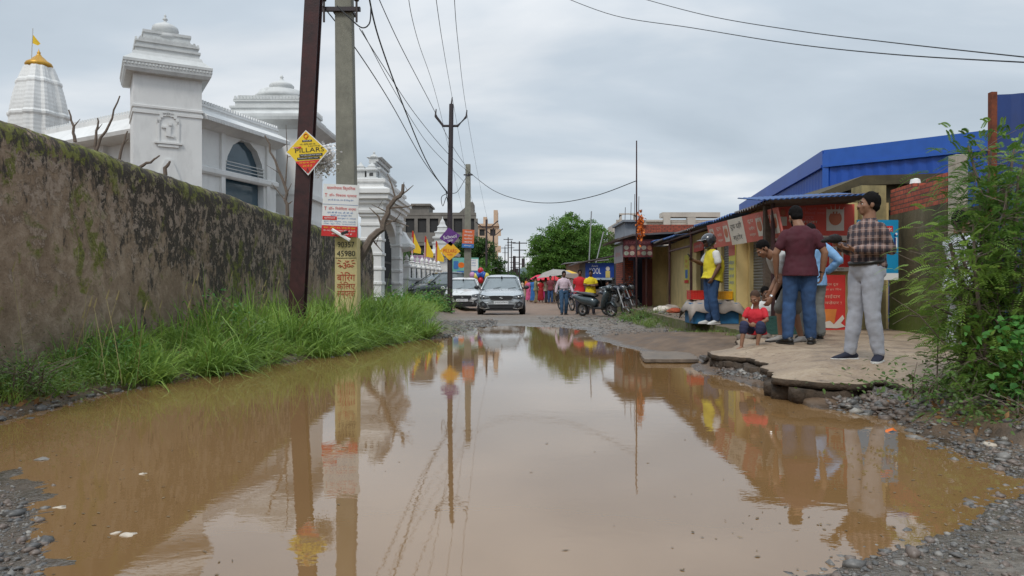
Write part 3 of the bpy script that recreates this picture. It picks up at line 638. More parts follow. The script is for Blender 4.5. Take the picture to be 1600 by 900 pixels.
# great spire
sc_ = Vector((-32.1, 50, 0)); mb = MB(); prf = []; K_ = 46
cross = []
for k in range(48):
    th = 2 * math.pi * k / 48; m_ = ((k + 6) % 12) / 12; base_ = 1 / max(abs(math.cos(th + .35)), abs(math.sin(th + .35))) ** .62
    cross.append((th, base_ * (1 - .06 * ((k // 2) % 3))))
V = []
for i in range(K_ + 1):
    t_ = i / K_; z = 9.5 + t_ * 6.45; r_ = 1.58 * (1 - max(0, (z - 11.9) / 4.5) ** 1.9 * .60) * (1 + .007 * (i % 2)) * (1 + (.06 if 5 < i % 16 < 8 and t_ > .3 else 0))
    V += [sc_ + Vector((r_ * b * math.cos(th), r_ * b * math.sin(th), z)) for th, b in cross]
mb.add(V, [(i * 48 + k, i * 48 + (k + 1) % 48, (i + 1) * 48 + (k + 1) % 48, (i + 1) * 48 + k) for i in range(K_) for k in range(48)] + [tuple(range(K_ * 48, K_ * 48 + 48))])
mb.bb(sc_.x - 2, sc_.x + 2, 48, 52, 0, 9.6); sp_ = mb.build('spire', M_white, T)
mb = MB(); mb.lathe([(.5, 16.3), (.78, 16.4), (.84, 16.55), (.76, 16.7), (.5, 16.85), (.38, 17.0), (.2, 17.15), (.1, 17.3), (.12, 17.4), (.04, 17.5), (0, 17.7)], sc_ + Vector((0, 0, -.45)), 20); mb.build('golden_finial', M_gold, sp_, True)
mb = MB(); mb.tube([sc_ + Vector((-.55, 0, 15.4)), sc_ + Vector((-.4, 0, 18.6))], .03, 5); mb.build('flag_pole', M_whited, sp_)
mb = MB(); mb.add([sc_ + Vector((-.42, 0, 18.2)), sc_ + Vector((-.46, 0, 17.6)), sc_ + Vector((-.1, .05, 17.45)), sc_ + Vector((.12, .0, 17.55))], [(0, 1, 2, 3)]); mb.build('flag', M_yel, sp_)
settle(T)
# ---- gateway
Gt = thing('temple_gate', 'white carved temple gateway with a stepped tower roof behind the end of the wall', 'gate', (-5.9, 34, 0))
def pillar(x, y, w_, z1, mt=M_white, name='pillar'):
    mb = MB(); pr_ = [(.12, 0), (.12, .5), (.06, .52), (.06, .7), (0, .75)]
    z = 1.2
    while z < z1 - .5: pr_ += [(0, z), (.045, z + .02), (.045, z + .12), (0, z + .14)]; z += .62
    pr_ += [(0, z1 - .3), (.08, z1 - .26), (.08, z1 - .16), (.16, z1 - .12), (.18, z1)]
    rectl(mb, x - w_ / 2, x + w_ / 2, y - w_ / 2, y + w_ / 2, pr_)
    for i in range(int(z1 / .62) - 1): mb.lathe([(.0, 0), (.13, .01), (.15, .03), (.06, .05), (0, .06)], (x, y, 1.5 + i * .62), 8)
    return mb.build(name, mt, Gt)
for x, y in ((-5.95, 31.5), (-5.95, 36.6)): pillar(x, y, .85, 4.35)
mb = MB(); rectl(mb, -6.6, -5.6, 31.2, 36.9, [(0, 4.3), (.15, 4.35), (.15, 4.6), (.3, 4.65), (.3, 4.78), (.42, 4.82), (.42, 5.0), (.5, 5.04), (.5, 5.22), (.2, 5.35), (.2, 5.5), (.28, 5.54), (.28, 5.66), (0, 5.72)]); mb.build('cornice', M_white, Gt)
mb = MB(); rectl(mb, -6.35, -5.85, 32.0, 36.1, [(.3, 5.7), (.3, 5.85), (.1, 5.9), (.1, 6.15), (.18, 6.2), (.18, 6.28), (-.15, 6.34), (-.15, 6.5), (-.1, 6.52), (-.1, 6.58), (-.45, 6.64), (-.45, 6.78), (-.4, 6.8), (-.6, 6.86)])
for y in (32.6, 34.05, 35.5): mb.lathe([(.16, 6.8), (.2, 6.85), (.12, 6.92), (.04, 7.0), (.06, 7.04), (0, 7.12)], (-6.1, y, 0), 10)
for x, y in ((-6.0, 31.6), (-6.0, 36.4), (-6.5, 31.7), (-6.5, 36.3)): sql(mb, [(.3, 5.7), (.3, 5.76), (.2, 5.8), (.2, 6.05), (.28, 6.08), (.28, 6.14), (.16, 6.2), (.16, 6.28), (.05, 6.4), (0, 6.5)], (x, y, 0))
mb.build('stepped_roof', M_whited, Gt)
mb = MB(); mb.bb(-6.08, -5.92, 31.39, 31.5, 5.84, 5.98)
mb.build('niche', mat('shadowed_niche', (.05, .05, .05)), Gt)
mb = MB(); 
for i in range(9):
    a0 = math.pi * i / 9; a1_ = math.pi * (i + 1) / 9; r_ = 2.0
    for x0 in (-5.7,): mb.add([(x0, 34.05 - 2.1 * math.cos(a0), 3.2 + .95 * math.sin(a0)), (x0, 34.05 - 2.1 * math.cos(a1_), 3.2 + .95 * math.sin(a1_)), (x0, 34.05 - 2.1 * math.cos(a1_), 4.3), (x0, 34.05 - 2.1 * math.cos(a0), 4.3),
        (x0 - .4, 34.05 - 2.1 * math.cos(a0), 3.2 + .95 * math.sin(a0)), (x0 - .4, 34.05 - 2.1 * math.cos(a1_), 3.2 + .95 * math.sin(a1_)), (x0 - .4, 34.05 - 2.1 * math.cos(a1_), 4.3), (x0 - .4, 34.05 - 2.1 * math.cos(a0), 4.3)],
        [(0, 1, 2, 3), (7, 6, 5, 4), (0, 4, 5, 1), (1, 5, 6, 2), (2, 6, 7, 3), (3, 7, 4, 0)])
mb.build('arch', M_white, Gt)
mb = MB()
for i in range(21): mb.tube([(-5.95, 32.0 + i * .205, .1), (-5.95, 32.0 + i * .205, 3.0 + .9 * math.sin(math.pi * i / 20))], .03, 4)
mb.bb(-5.98, -5.92, 32.0, 36.1, .5, 1.5); mb.bb(-5.98, -5.92, 32.0, 36.1, 2.2, 2.3); mb.build('iron_door', mat('black_iron', (.03, .03, .03), .5, metal=.3), Gt)
mb = MB(); rectl(mb, -6.1, -5.5, 37.2, 38.2, [(0, 2.9), (.3, 3.0), (.42, 3.1), (.42, 3.25), (.1, 3.7), (0, 3.9)]); mb.bb(-5.95, -5.6, 37.5, 37.85, 0, 2.95); mb.build('side_canopy', M_white, Gt)
settle(Gt)
# ---- fence of the temple garden
Fn = thing('temple_fence', 'low white temple fence with finial topped posts and black iron panels', 'fence', (-5.1, 43, 0)); fa = Vector((-5.55, 38.2, 0)); fb = Vector((-4.75, 49.2, 0)); M_iron = mat('black_iron', (.03, .03, .03))
mb = MB(); u = (fb - fa).normalized(); ang = math.degrees(math.atan2(u.y, u.x)); mid = (fa + fb) / 2; mb.box(mid.x, mid.y, .75, 11, .35, 1.5, ang); mb.box(mid.x, mid.y, 1.52, 11, .48, .1, ang); mb.box(mid.x, mid.y, .5, 11, .44, .12, ang); mb.build('fence_wall', M_whited, Fn)
for i in range(8):
    q_ = fa.lerp(fb, (i + .3) / 8); mb = MB(); sql(mb, [(.17, 1.5), (.17, 2.1), (.22, 2.14), (.22, 2.22), (.14, 2.28), (.12, 2.4), (.16, 2.44), (.05, 2.5)], q_, ang); mb.lathe([(.05, 2.48), (.13, 2.56), (.11, 2.66), (.04, 2.74), (.0, 2.86)], q_, 10); mb.build('fence_post', M_white, Fn)
    if i < 7:
        mb = MB()
        for k in range(1, 8):
            p = fa.lerp(fb, (i + .3 + k / 8) / 8); mb.tube([p + Vector((0, 0, 1.55)), p + Vector((0, 0, 2.1 + .25 * abs(k - 4) / 4))], .02, 4)
        p0 = fa.lerp(fb, (i + .38) / 8); p1 = fa.lerp(fb, (i + 1.2) / 8); mb.tube([p0 + Vector((0, 0, 1.95)), p1 + Vector((0, 0, 1.95))], .03, 4); mb.tube([p0 + Vector((0, 0, 1.7)), p1 + Vector((0, 0, 1.7))], .03, 4); mb.build('iron_panel', M_iron, Fn)
settle(Fn)
Tw = thing('gate_tower', 'small white gate tower with a tiered spire at the far end of the temple fence', 'tower', (-4.75, 50.3, 0)); c = Vector((-4.75, 50.3, 0))
mb = MB(); sql(mb, [(.72, 0), (.72, 2.9), (.8, 2.95), (.8, 3.05), (.72, 3.1), (.72, 3.15)], c); mb.build('tower_body', M_white, Tw)
mb = MB(); sql(mb, [(.72, 3.1), (1.1, 3.12), (1.18, 3.3), (.85, 3.5), (.6, 3.62), (.6, 3.9), (.66, 4.0), (.66, 4.1), (.5, 4.12), (.5, 4.3), (.62, 4.34), (.62, 4.46), (.46, 4.5), (.44, 4.7), (.5, 4.74), (.5, 4.8), (.34, 4.86), (.3, 5.1), (.34, 5.13), (.2, 5.3), (.15, 5.5), (.04, 5.7), (0, 5.9)], c); mb.build('tower_spire', M_whited, Tw); settle(Tw)
for i, (px, D, lb) in enumerate(((644, 41, 'tall yellow pennant, leftmost of three behind the temple fence'), (664, 43, 'yellow pennant, middle one of three behind the temple fence'), (681, 45, 'yellow pennant, rightmost of three, beside the small white tower'))):
    b = P(px, 360 + 9 * i, D); b.z = .0; zt = CH + (445 - (360 + 8 * i)) / F * D
    fl = thing('pennant', lb, 'flag', (b.x, b.y, 0), group='yellow pennants behind the temple fence')
    mb = MB(); mb.tube([(0, 0, 0), (0, 0, zt - .4)], .03, 5); mb.build('pole', M_whited, fl)
    mb = MB(); mb.quad((0, 0, zt), (-.07, 0, zt - 1.25), (.07, 0, zt - 1.3), (.1, 0, zt - .1)); mb.build('red_border', M_red, fl)
    mb = MB(); mb.add([(.05, .003, zt), (.26, .04, zt - .6), (.50, .0, zt - 1.05), (.48, -.03, zt - 1.3), (.3, .02, zt - 1.28), (.0, .003, zt - 1.22)], [(0, 1, 4, 5), (1, 2, 3, 4)]); mb.build('cloth', M_yel, fl)
# ================================================================ far buildings
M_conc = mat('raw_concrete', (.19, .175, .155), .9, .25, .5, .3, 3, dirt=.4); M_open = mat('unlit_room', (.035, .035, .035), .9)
def block(name, lb, x0, x1, y0, y1, zt, floors, cols_, mt, wmat, extra=None, wz=(.35, .78), mp_=.7):
    r_ = thing(name, lb, 'building', ((x0 + x1) / 2, (y0 + y1) / 2, 0)); mb = MB(); fh = zt / floors; cw = (x1 - x0) / cols_
    mb.bb(x0 + .3, x1 - .3, y0 + .35, y1, 0, zt - .1)
    for f in range(floors + 1): mb.bb(x0, x1, y0 - .05, y0 + .36, f * fh - .22, f * fh + .12)
    for f in range(floors):
        mb.bb(x0, x1, y0, y0 + .34, f * fh + .12, f * fh + fh * wz[0]); mb.bb(x0, x1, y0 + .002, y0 + .34, f * fh + fh * wz[1], (f + 1) * fh - .22)
        for c in range(cols_ + 1): mb.bb(x0 + c * cw - cw * (1 - mp_) / 2, x0 + c * cw + cw * (1 - mp_) / 2, y0 + .004, y0 + .34, f * fh + fh * wz[0], f * fh + fh * wz[1])
    if extra: extra(mb)
    mb.build('wall', mt, r_)
    for f in range(floors):
        for c in range(cols_):
            m2 = MB(); m2.bb(x0 + c * cw + cw * (1 - mp_) / 2, x0 + (c + 1) * cw - cw * (1 - mp_) / 2, y0 + .22, y0 + .3, f * fh + fh * wz[0], f * fh + fh * wz[1]); m2.build('window', wmat, r_)
    return settle(r_)
def ex1(mb):
    mb.bb(-14.6, -13.2, 90, 97, 0, 10.4); mb.bb(-12.6, -10.2, 90.5, 95, 9.7, 11.0); mb.bb(-12.4, -10.0, 90.2, 95.4, 10.9, 11.15)
    mb.prism([(-6.6, 9.9), (-4.9, 11.4), (-4.7, 11.2), (-4.7, 9.9)], 90, 93)
block('unfinished_building', 'grey unfinished concrete building with open dark window bays behind the temple gate', -13.2, -4.4, 90, 102, 9.9, 3, 6, M_conc, M_open, ex1, (.30, .82), .72)
M_peach = mat('peach_render', (.56, .40, .28), .8, .1, .6, dirt=.15)
def ex2(mb): mb.bb(-3.2, -2.5, 128, 134, 11.5, 14.2); mb.bb(-5, -4.4, 128, 134, 11.5, 13.0); mb.bb(-8.2, -2.3, 127.6, 134, 11.4, 11.8)
block('peach_house', 'peach painted house rising above the dark trees left of the road', -8, -2.4, 128, 138, 11.6, 4, 3, M_peach, M_open, ex2, (.35, .75), .5)
M_lav = mat('lavender_paint', (.42, .27, .42), .8, .08, 1)
mb = MB(); mb.bb(-8.2, -5.0, 60, 60.25, 0, 3.5); mb.bb(-8.3, -4.9, 59.95, 60.3, 3.5, 3.6); tag(mb.build('lavender_wall', M_lav), 'plain lavender painted wall behind the temple fence', 'wall')
M_beige = mat('beige_flats', (.46, .42, .37), .8, .1, .4, dirt=.2); M_dkw = mat('flat_window', (.08, .09, .10), .3)
def ex3(mb):
    mb.bb(16, 31.2, 109.3, 110, 8.1, 8.9); mb.bb(22.5, 23.5, 109.2, 110, 0, 11.6); mb.bb(22.4, 31, 109.6, 112, 11.3, 12.0); mb.bb(20, 22.4, 109.5, 111, 10.6, 10.85)
    mb.bb(26, 27.2, 109.0, 110, 0, 11.2)
    for a, b in ((16, 16.35), (18.1, 18.45)): mb.bb(a, b, 109.6, 110, 10.3, 11.6)
    for i in range(7):
        a0, a1_ = math.pi * i / 7, math.pi * (i + 1) / 7; mb.prism([(17.2 - 1.2 * math.cos(a0), 11.2 + .5 * math.sin(a0)), (17.2 - 1.2 * math.cos(a1_), 11.2 + .5 * math.sin(a1_)), (17.2 - 1.2 * math.cos(a1_), 11.85), (17.2 - 1.2 * math.cos(a0), 11.85)], 109.6, 110)
block('flats', 'long beige block of flats above the roofs of the shops on the right', 15.6, 31, 110, 122, 10.8, 4, 8, M_beige, M_dkw, ex3, (.3, .75), .45)
# low sheds and walls closing the far road
M_shed = mat('far_tin', (.22, .22, .24), .6, .2, 1)
for i, (x0, x1, y0, h, lb) in enumerate(((-3.6, -1.9, 75, 2.6, 'small tin kiosk under the trees at the far left roadside'), (4.6, 7.4, 60, 2.9, 'low tin shed beneath the big tree at the far right roadside'))):
    k_ = thing('kiosk', lb, 'shed', ((x0 + x1) / 2, y0, 0)); mb = MB(); mb.bb(x0, x1, y0, y0 + 3, 0, h); mb.build('wall', mat('kiosk_wall', (.25, .17, .12), .9, .3, 1.5), k_)
    mb = MB(); mb.prism([(x0 - .4, h), (x1 + .4, h + .3), (x1 + .4, h + .36), (x0 - .4, h + .06)], y0 - .8, y0 + 3.3); mb.build('roof', M_shed, k_); settle(k_)
mb = MB(); hp = []
for i in range(61):
    x = -420 + i * 14; hp.append((x, 900 + 40 * math.sin(i * .7), max(4, 15 + 12 * math.sin(i * .35 + 2.4) + 2 * math.sin(i * 1.1))))
mb.add([(a, b, -5) for a, b, c in hp] + [(a, b + 60, c) for a, b, c in hp] + [(a, b + 260, -5) for a, b, c in hp], [(i + r_ * 61, i + 1 + r_ * 61, i + 62 + r_ * 61, i + 61 + r_ * 61) for i in range(60) for r_ in (0, 1)])
tag(mb.build('hills', mat('haze_tinted_woods', (.10, .14, .15), 1, .3, .02), smooth=True), kind='structure')  # blue haze of the distance is painted into the hills' colour

# ================================================================ trees
M_bark = mat('tree_bark', (.085, .062, .045), .95, .3, 6, .8, 20, bdist=.03); M_twig = mat('dead_twig', (.15, .115, .09), .9, .3, 12, .5, 40)
LEAF = {'a': mat_leaf('broad_leaves', (.055, .140, .022), (.150, .285, .048)), 'b': mat_leaf('dark_leaves', (.034, .085, .020), (.085, .160, .040)), 'c': mat_leaf('olive_leaves', (.060, .105, .028), (.17, .205, .065))}
def branch(mb, p, d, L, r0, depth, tips, g, n=6, gnarl=.25):
    pts = [p.copy()]; rad = [r0]; k = 5
    for i in range(k):
        d = (d + Vector((g.uniform(-1, 1), g.uniform(-1, 1), g.uniform(-.5, .8))) * gnarl).normalized(); p = p + d * L / k; pts.append(p.copy()); rad.append(r0 * (1 - .6 * (i + 1) / k))
    mb.tube(pts, rad, n)
    if depth <= 0: tips.append(p); return
    for j in range(g.choice((2, 3, 3))):
        q_ = pts[g.choice((3, 4, 5))]; nd = (d * .8 + Vector((g.uniform(-1, 1), g.uniform(-1, 1), g.uniform(-.2, .9)))).normalized()
        branch(mb, q_, nd, L * g.uniform(.55, .8), rad[-1] * .9, depth - 1, tips, g, max(4, n - 1), gnarl)
def tree(lb, x, y, H, blobs, leaf, n, size, seed, group='trees along the far road', cat='tree', name='tree', trunk=.35):
    """blobs: (dx, dy, z, rx, rz) lumps of the crown"""
    g = random.Random(seed); t_ = thing(name, lb, cat, (x, y, 0), group=group); mb = MB(); zc_ = min(b[2] - b[4] * .6 for b in blobs)
    mb.tube([(0, 0, -.1), (.1, 0, zc_ * .5), (0, .1, zc_ * 1.05)], [trunk * 1.3, trunk, trunk * .8], 9)
    for b in blobs:
        e_ = Vector(b[:3]); s_ = Vector((0, .1, zc_)); mb.tube([s_, s_.lerp(e_, .5) + Vector((0, 0, .1 * H * .3)), e_], [trunk * .6, trunk * .35, trunk * .12], 6)
        for k in range(3): mb.tube([s_.lerp(e_, .6), e_ + Vector((g.uniform(-1, 1) * b[3] * .7, g.uniform(-1, 1) * b[3] * .7, g.uniform(-.3, .8) * b[4]))], [trunk * .25, trunk * .05], 5)
    mb.build('trunk', M_bark, t_)
    # clumps: many small tufts spread through the lumps, denser to the outside, with gaps
    vol = np.array([b[3] ** 2 * b[4] for b in blobs]); pk = rng.choice(len(blobs), 10 ** 4, p=vol / vol.sum())
    B = np.array([(b[0], b[1], b[2], b[3], b[4]) for b in blobs])[pk]; nc = int(n / 40); u_ = rng.normal(size=(len(B), 3)); u_ /= np.linalg.norm(u_, axis=1)[:, None]; r_ = rng.random(len(B)) ** .45
    Cc = (B[:, :3] + u_ * r_[:, None] * B[:, [3, 3, 4]])[:nc]
    cs = rng.uniform(.5, 1.25, nc) * (np.mean([b[3] for b in blobs]) * .20); ct = rng.random(nc)
    idx = np.repeat(np.arange(nc), 40); o_ = rng.normal(size=(len(idx), 3)); o_ /= np.linalg.norm(o_, axis=1)[:, None]
    C = Cc[idx] + o_ * (rng.random(len(idx)) ** .5 * cs[idx])[:, None] * np.array([1.15, 1.15, .7]); C = C[C[:, 2] > .3]; idx = idx[:len(C)]
    tv = np.stack([np.clip(ct[idx] * .75 + rng.random(len(C)) * .3, 0, 1), (rng.random(len(C)) < .01) * .6], 1)
    V, Fc, tt = leaf_quads(C, size * rng.uniform(.7, 1.4, len(C)), size * .6, tintv=tv, droop=.4)
    np_mesh('crown', V, Fc, leaf, False, tt, t_); return t_
tree('tallest broad green tree at the right side of the far road', 4.8, 66, 9, [(-1.2, 0, 4.4, 2.3, 2.2), (.1, 0, 6.0, 1.9, 1.7), (1.8, 0, 4.8, 2.3, 2.2), (-.6, .5, 2.4, 2.8, 2.0), (.2, 0, 7.2, .9, .9), (-2.2, 0, 3.2, 1.4, 1.6), (2.6, 0, 2.6, 2.2, 2.2), (-2.4, 0, 5.0, .9, .8)], LEAF['a'], 60000, .16, 2)
tree('rounded dull green tree behind the snack stall, right of the tallest tree', 9.2, 74, 7, [(-1.2, 0, 4.9, 2.5, 2.2), (1.2, 0, 4.9, 2.2, 1.8), (-1, 0, 2.6, 3.4, 2.4), (-1.6, 0, 6.2, 1.4, 1.1), (2.2, 0, 3.4, 2.0, 2.0), (-3.4, -1, 3.0, 1.8, 2.4)], LEAF['c'], 48000, .18, 3)
tree('bushy tree low at the right roadside under the tallest tree', 3.4, 84, 4, [(0, 0, 2.1, 1.9, 1.6), (1.8, 0, 2.0, 2.0, 1.6)], LEAF['b'], 8000, .2, 4)
tree('dark tree beside the orange sign left of the road', -4.3, 76, 6, [(-1, 0, 3.6, 2.0, 1.9), (.9, 0, 4.3, 1.9, 1.8), (0, 0, 2.2, 2.6, 1.9), (-2.6, 0, 3.0, 1.7, 1.7), (-.2, 0, 5.3, 1.4, 1.2), (2.2, 0, 3.0, 1.6, 1.6)], LEAF['b'], 42000, .17, 5)
tree('bright green low tree behind the parked white hatchback', -3.0, 62, 4, [(0, 0, 2.1, 1.5, 1.4), (-.9, 0, 1.6, 1.2, 1.2)], LEAF['a'], 9000, .15, 6)
tree('dark tree behind the temple fence beside the lavender wall', -9.6, 64, 5, [(0, 0, 3.4, 1.9, 1.7), (1.4, 0, 2.4, 1.8, 1.5), (-1.4, 0, 2.3, 1.8, 1.5)], LEAF['b'], 10000, .18, 7)
tree('roadside tree far down the road at the left, before the hills', -3.0, 118, 5, [(0, 0, 2.4, 2.2, 1.8), (2.3, 0, 1.9, 1.7, 1.4)], LEAF['b'], 7000, .26, 8)
tree('small distant tree in the middle of the view down the road', 0.6, 165, 6, [(0, 0, 2.6, 3.4, 2.0), (4, 0, 2.3, 3, 1.9), (-3.4, 0, 2.2, 2.4, 1.7)], LEAF['b'], 8000, .36, 9)
tree('distant dark tree filling the end of the road at the right', 5.6, 140, 8, [(0, 0, 3.6, 3.2, 2.8), (3.2, 0, 4, 3, 3)], LEAF['b'], 7000, .3, 10)
# dead saplings and branches by the wall
def sapling(lb, x, y, pts, r0, twigs, seed, name='bare_sapling', cat='sapling', group='bare saplings behind the boundary wall'):
    g = random.Random(seed); s_ = thing(name, lb, cat, (x, y, pts[0][2]), group=group); V = [Vector(p) - Vector((x, y, pts[0][2])) for p in pts]; mb = MB()
    V2 = []
    for a, b in zip(V[:-1], V[1:]):
        for k in range(3): V2.append(a.lerp(b, k / 3) + Vector((g.uniform(-1, 1), 0, g.uniform(-1, 1))) * r0 * .8 * (k > 0))
    V2.append(V[-1]); n = len(V2); mb.tube(V2, [r0 * (1 - .7 * i / n) for i in range(n)], 6); mb.build('stem', M_twig, s_)
    for tw_ in twigs:
        i, dv, rr = tw_; a = V2[min(n - 1, i)]; m2 = MB(); b = a + Vector(dv); q_ = a.lerp(b, .5) + Vector((g.uniform(-.1, .1), 0, g.uniform(-.05, .1))) * Vector(dv).length; m2.tube([a, q_, b], [rr, rr * .7, rr * .3], 5)
        if Vector(dv).length > .4: m2.tube([q_, q_ + Vector((g.uniform(-.3, .3), g.uniform(-.2, .2), g.uniform(.1, .3)))], [rr * .5, rr * .2], 4)
        m2.build('twig', M_twig, s_)
    return s_
def pp(l, D): return [tuple(P(a, b, D)) for a, b in l]
sapling('tall forked bare sapling standing behind the wall left of the dark pole', P(450, 345, 19).x, 19, pp([(450, 372), (449, 320), (446, 292), (430, 250), (414, 212)], 19), .055, [(6, (-.25, 0, .7), .02), (4, (-.35, 0, .45), .018), (5, (.12, 0, .25), .02), (3, (.14, 0, .1), .02), (6, (.02, 0, 1.6), .022)], 1)
for i, (l, D, lb) in enumerate((([(150, 250), (158, 215), (176, 185), (188, 150)], 12, 'long bare twig leaning right above the wall below the temple wing'), ([(118, 222), (116, 198), (108, 172)], 11.5, 'bare twig with a hooked tip, leftmost above the wall'),
        ([(150, 240), (151, 205), (153, 185)], 12, 'short straight bare twig above the wall near the left edge'), ([(182, 262), (192, 228), (200, 205)], 12.5, 'short bare twig just left of the temple tower above the wall'),
        ([(252, 290), (258, 262), (266, 252)], 13, 'stubby broken dark twig poking above the wall in front of the temple tower'), ([(218, 262), (236, 254), (250, 243)], 13, 'thin bare twig arching sideways over the wall below the temple tower'))):
    sapling(lb, P(l[0][0], 0, D).x, D, pp(l, D), .03 if i != 4 else .05, [(3, (.10, 0, .12), .012)] if i != 5 else [], 30 + i)
lg = sapling('thick broken leafless branch leaning out past the end of the wall', P(560, 410, 27).x, 27, pp([(556, 415), (580, 372), (600, 345), (618, 310), (630, 288)], 27), .16,
    [(8, (1.0, 0, .1), .05), (6, (.9, .1, -.2), .045), (9, (-.3, 0, .9), .04), (5, (-.5, .1, .8), .05), (4, (.7, 0, .5), .04), (10, (.5, 0, .4), .035), (3, (.4, .1, -.5), .04), (7, (-.6, 0, .3), .03), (11, (.05, 0, .35), .03)], 5, 'broken_branch', 'branch', None)
# dry grass, weeds
def blades(x, y, h, w_, lean, bend, tintv, seg=4, z=None, az=None):
    n = len(x); z = height(x, y, False) - .02 if z is None else z; az_ = rng.uniform(0, 6.283, n) if az is None else az; la = np.stack([np.cos(az_), np.sin(az_)], 1) * lean[:, None]
    wa = rng.uniform(0, 6.283, n); wx = np.stack([np.cos(wa), np.sin(wa), np.zeros(n)], 1) * w_[:, None] * .5; V = []
    for i in range(seg + 1):
        t_ = i / seg; cen = np.stack([x + la[:, 0] * h * (t_ + bend * t_ * t_), y + la[:, 1] * h * (t_ + bend * t_ * t_), z + h * (t_ - bend * lean * .9 * t_ ** 3)], 1); k = (1 - t_ ** 1.6) * (.6 + .4 * min(1, t_ * 3)) + .03
        V += [cen - wx * k, cen + wx * k]
    V = np.stack(V, 1); b = (np.arange(n) * (2 * seg + 2))[:, None]; Fc = np.concatenate([b + np.array([2 * i, 2 * i + 1, 2 * i + 3, 2 * i + 2]) for i in range(seg)], 0)
    return V.reshape(-1, 3), Fc, np.repeat(tintv, 2 * seg + 2, 0)
def grass(name, lb, boxes, mt, tufts=()):
    Vs, Fs, Ts = [], [], []; off = 0
    for n, x0, x1, y0, y1, hh, ww, cond, lean, dry in boxes:
        x = rng.uniform(x0, x1, n * 8); y = rng.uniform(y0, y1, n * 8); k = cond(x, y); x = x[k][:n]; y = y[k][:n]; n = len(x)
        cl = fbm(x, y, 1.4, 3); cn = fbm(x, y, 4.5, 2); keep = rng.random(n) < np.clip(.70 + 2.2 * cn, .06, 1); x, y, cl, cn = x[keep], y[keep], cl[keep], cn[keep]; n = len(x)
        h = hh * .85 * np.clip(.70 + 1.3 * cl, .22, 1.5) * rng.uniform(.5, 1.2, n); tv = np.stack([np.clip(.5 + 1.1 * cn + rng.normal(0, .2, n), 0, 1), (rng.random(n) < dry) * rng.uniform(.5, 1.1, n)], 1)
        V, Fc, tt = blades(x, y, h, ww * rng.uniform(.6, 1.3, n), np.abs(rng.normal(lean, .25, n)), rng.uniform(.4, 1.5, n), tv, 5)
        Vs.append(V); Fs.append(Fc + off); Ts.append(tt); off += len(V)
    for nt_, x0, x1, y0, y1, hh, ww, cond, per in tufts:
        cx = rng.uniform(x0, x1, nt_ * 8); cy = rng.uniform(y0, y1, nt_ * 8); k = cond(cx, cy); cx = cx[k][:nt_]; cy = cy[k][:nt_]; m_ = len(cx); ht = rng.uniform(.45, 1.15, m_) * hh; ct = rng.random(m_)
        i_ = np.repeat(np.arange(m_), per); a = rng.uniform(0, 6.283, len(i_)); r_ = rng.random(len(i_)) * .10; x = cx[i_] + np.cos(a) * r_; y = cy[i_] + np.sin(a) * r_; h = ht[i_] * rng.uniform(.45, 1.1, len(i_))
        tv = np.stack([np.clip(ct[i_] * .7 + rng.random(len(i_)) * .4, 0, 1), (rng.random(len(i_)) < .04) * .8], 1); V, Fc, tt = blades(x, y, h, ww * rng.uniform(.6, 1.3, len(i_)), np.abs(rng.normal(.55, .25, len(i_))), rng.uniform(.6, 1.7, len(i_)), tv, 5, None, a + rng.normal(0, .3, len(i_)))
        Vs.append(V); Fs.append(Fc + off); Ts.append(tt); off += len(V)
    o = np_mesh(name, np.concatenate(Vs), np.concatenate(Fs), mt, False, np.concatenate(Ts)); return tag(o, lb, 'grass', kind='stuff')
M_grass = mat_leaf('tall_green_grass', (.090, .190, .028), (.290, .430, .085), .45, .3); M_grass2 = mat_leaf('weedy_grass', (.08, .16, .03), (.22, .29, .08), .5, .3)
def bankc(lo, hi=99):
    return lambda x, y: (psd(x, y, PUD) > lo) & (psd(x, y, PUD) < hi) & (x > wallx(y) + .04)
grass('tall_grass', 'lush green grass growing between the boundary wall and the puddle', [
    (12500, -5.2, -2.0, 9.0, 16.5, .50, .017, bankc(.12), .5, .05), (4200, -4.9, -2.2, 10.0, 17, 1.15, .024, bankc(.40), .38, .03),
    (5500, -5.1, -3.2, 6.0, 10, .24, .010, bankc(.10), .5, .08), (1500, -5.0, -3.3, 7.8, 10.5, .50, .014, bankc(.35), .35, .06), (9000, -5.4, -2.1, 15.5, 23, .50, .016, lambda x, y: (x > wallx(y)) & (x < -2.3 - .16 * fbm(x, y, 2, 2)) & (psd(x, y, PUD) > .25), .45, .05),
    (7500, -5.6, -2.3, 22, 33, .62, .022, lambda x, y: (x > wallx(y)) & (x < -2.55 - .3 * fbm(x, y, 1, 2)), .4, .08), (2500, -5.2, -2.4, 5.8, 30, .14, .01, bankc(.08), .6, .3)], M_grass,
    [(170, -4.9, -1.6, 7.6, 17.5, .50, .022, bankc(-.02, .30), 44), (110, -5.2, -2.0, 8.6, 17, .70, .028, bankc(.25), 46), (60, -4.9, -3.2, 6.3, 9, .30, .014, bankc(.12), 40), (90, -5.2, -2.3, 17, 30, .55, .03, lambda x, y: (x > wallx(y)) & (x < -2.5) & (psd(x, y, PUD) > .2), 34)])
grass('roadside_grass', 'green grass tufts at the foot of the mossy ledge on the right', [
    (2600, 3.1, 4.1, 17.5, 22, .42, .014, lambda x, y: (x > 3.2 + .2 * fbm(x, y, 2, 2)), .5, .03), (2200, 3.3, 3.95, 10.8, 18, .14, .010, lambda x, y: x > 3.5 + .25 * fbm(x, y, 2, 2), .5, .15),
    (900, 3.85, 4.1, 12, 22, .10, .010, lambda x, y: x > 0, .8, .1)], M_grass2)
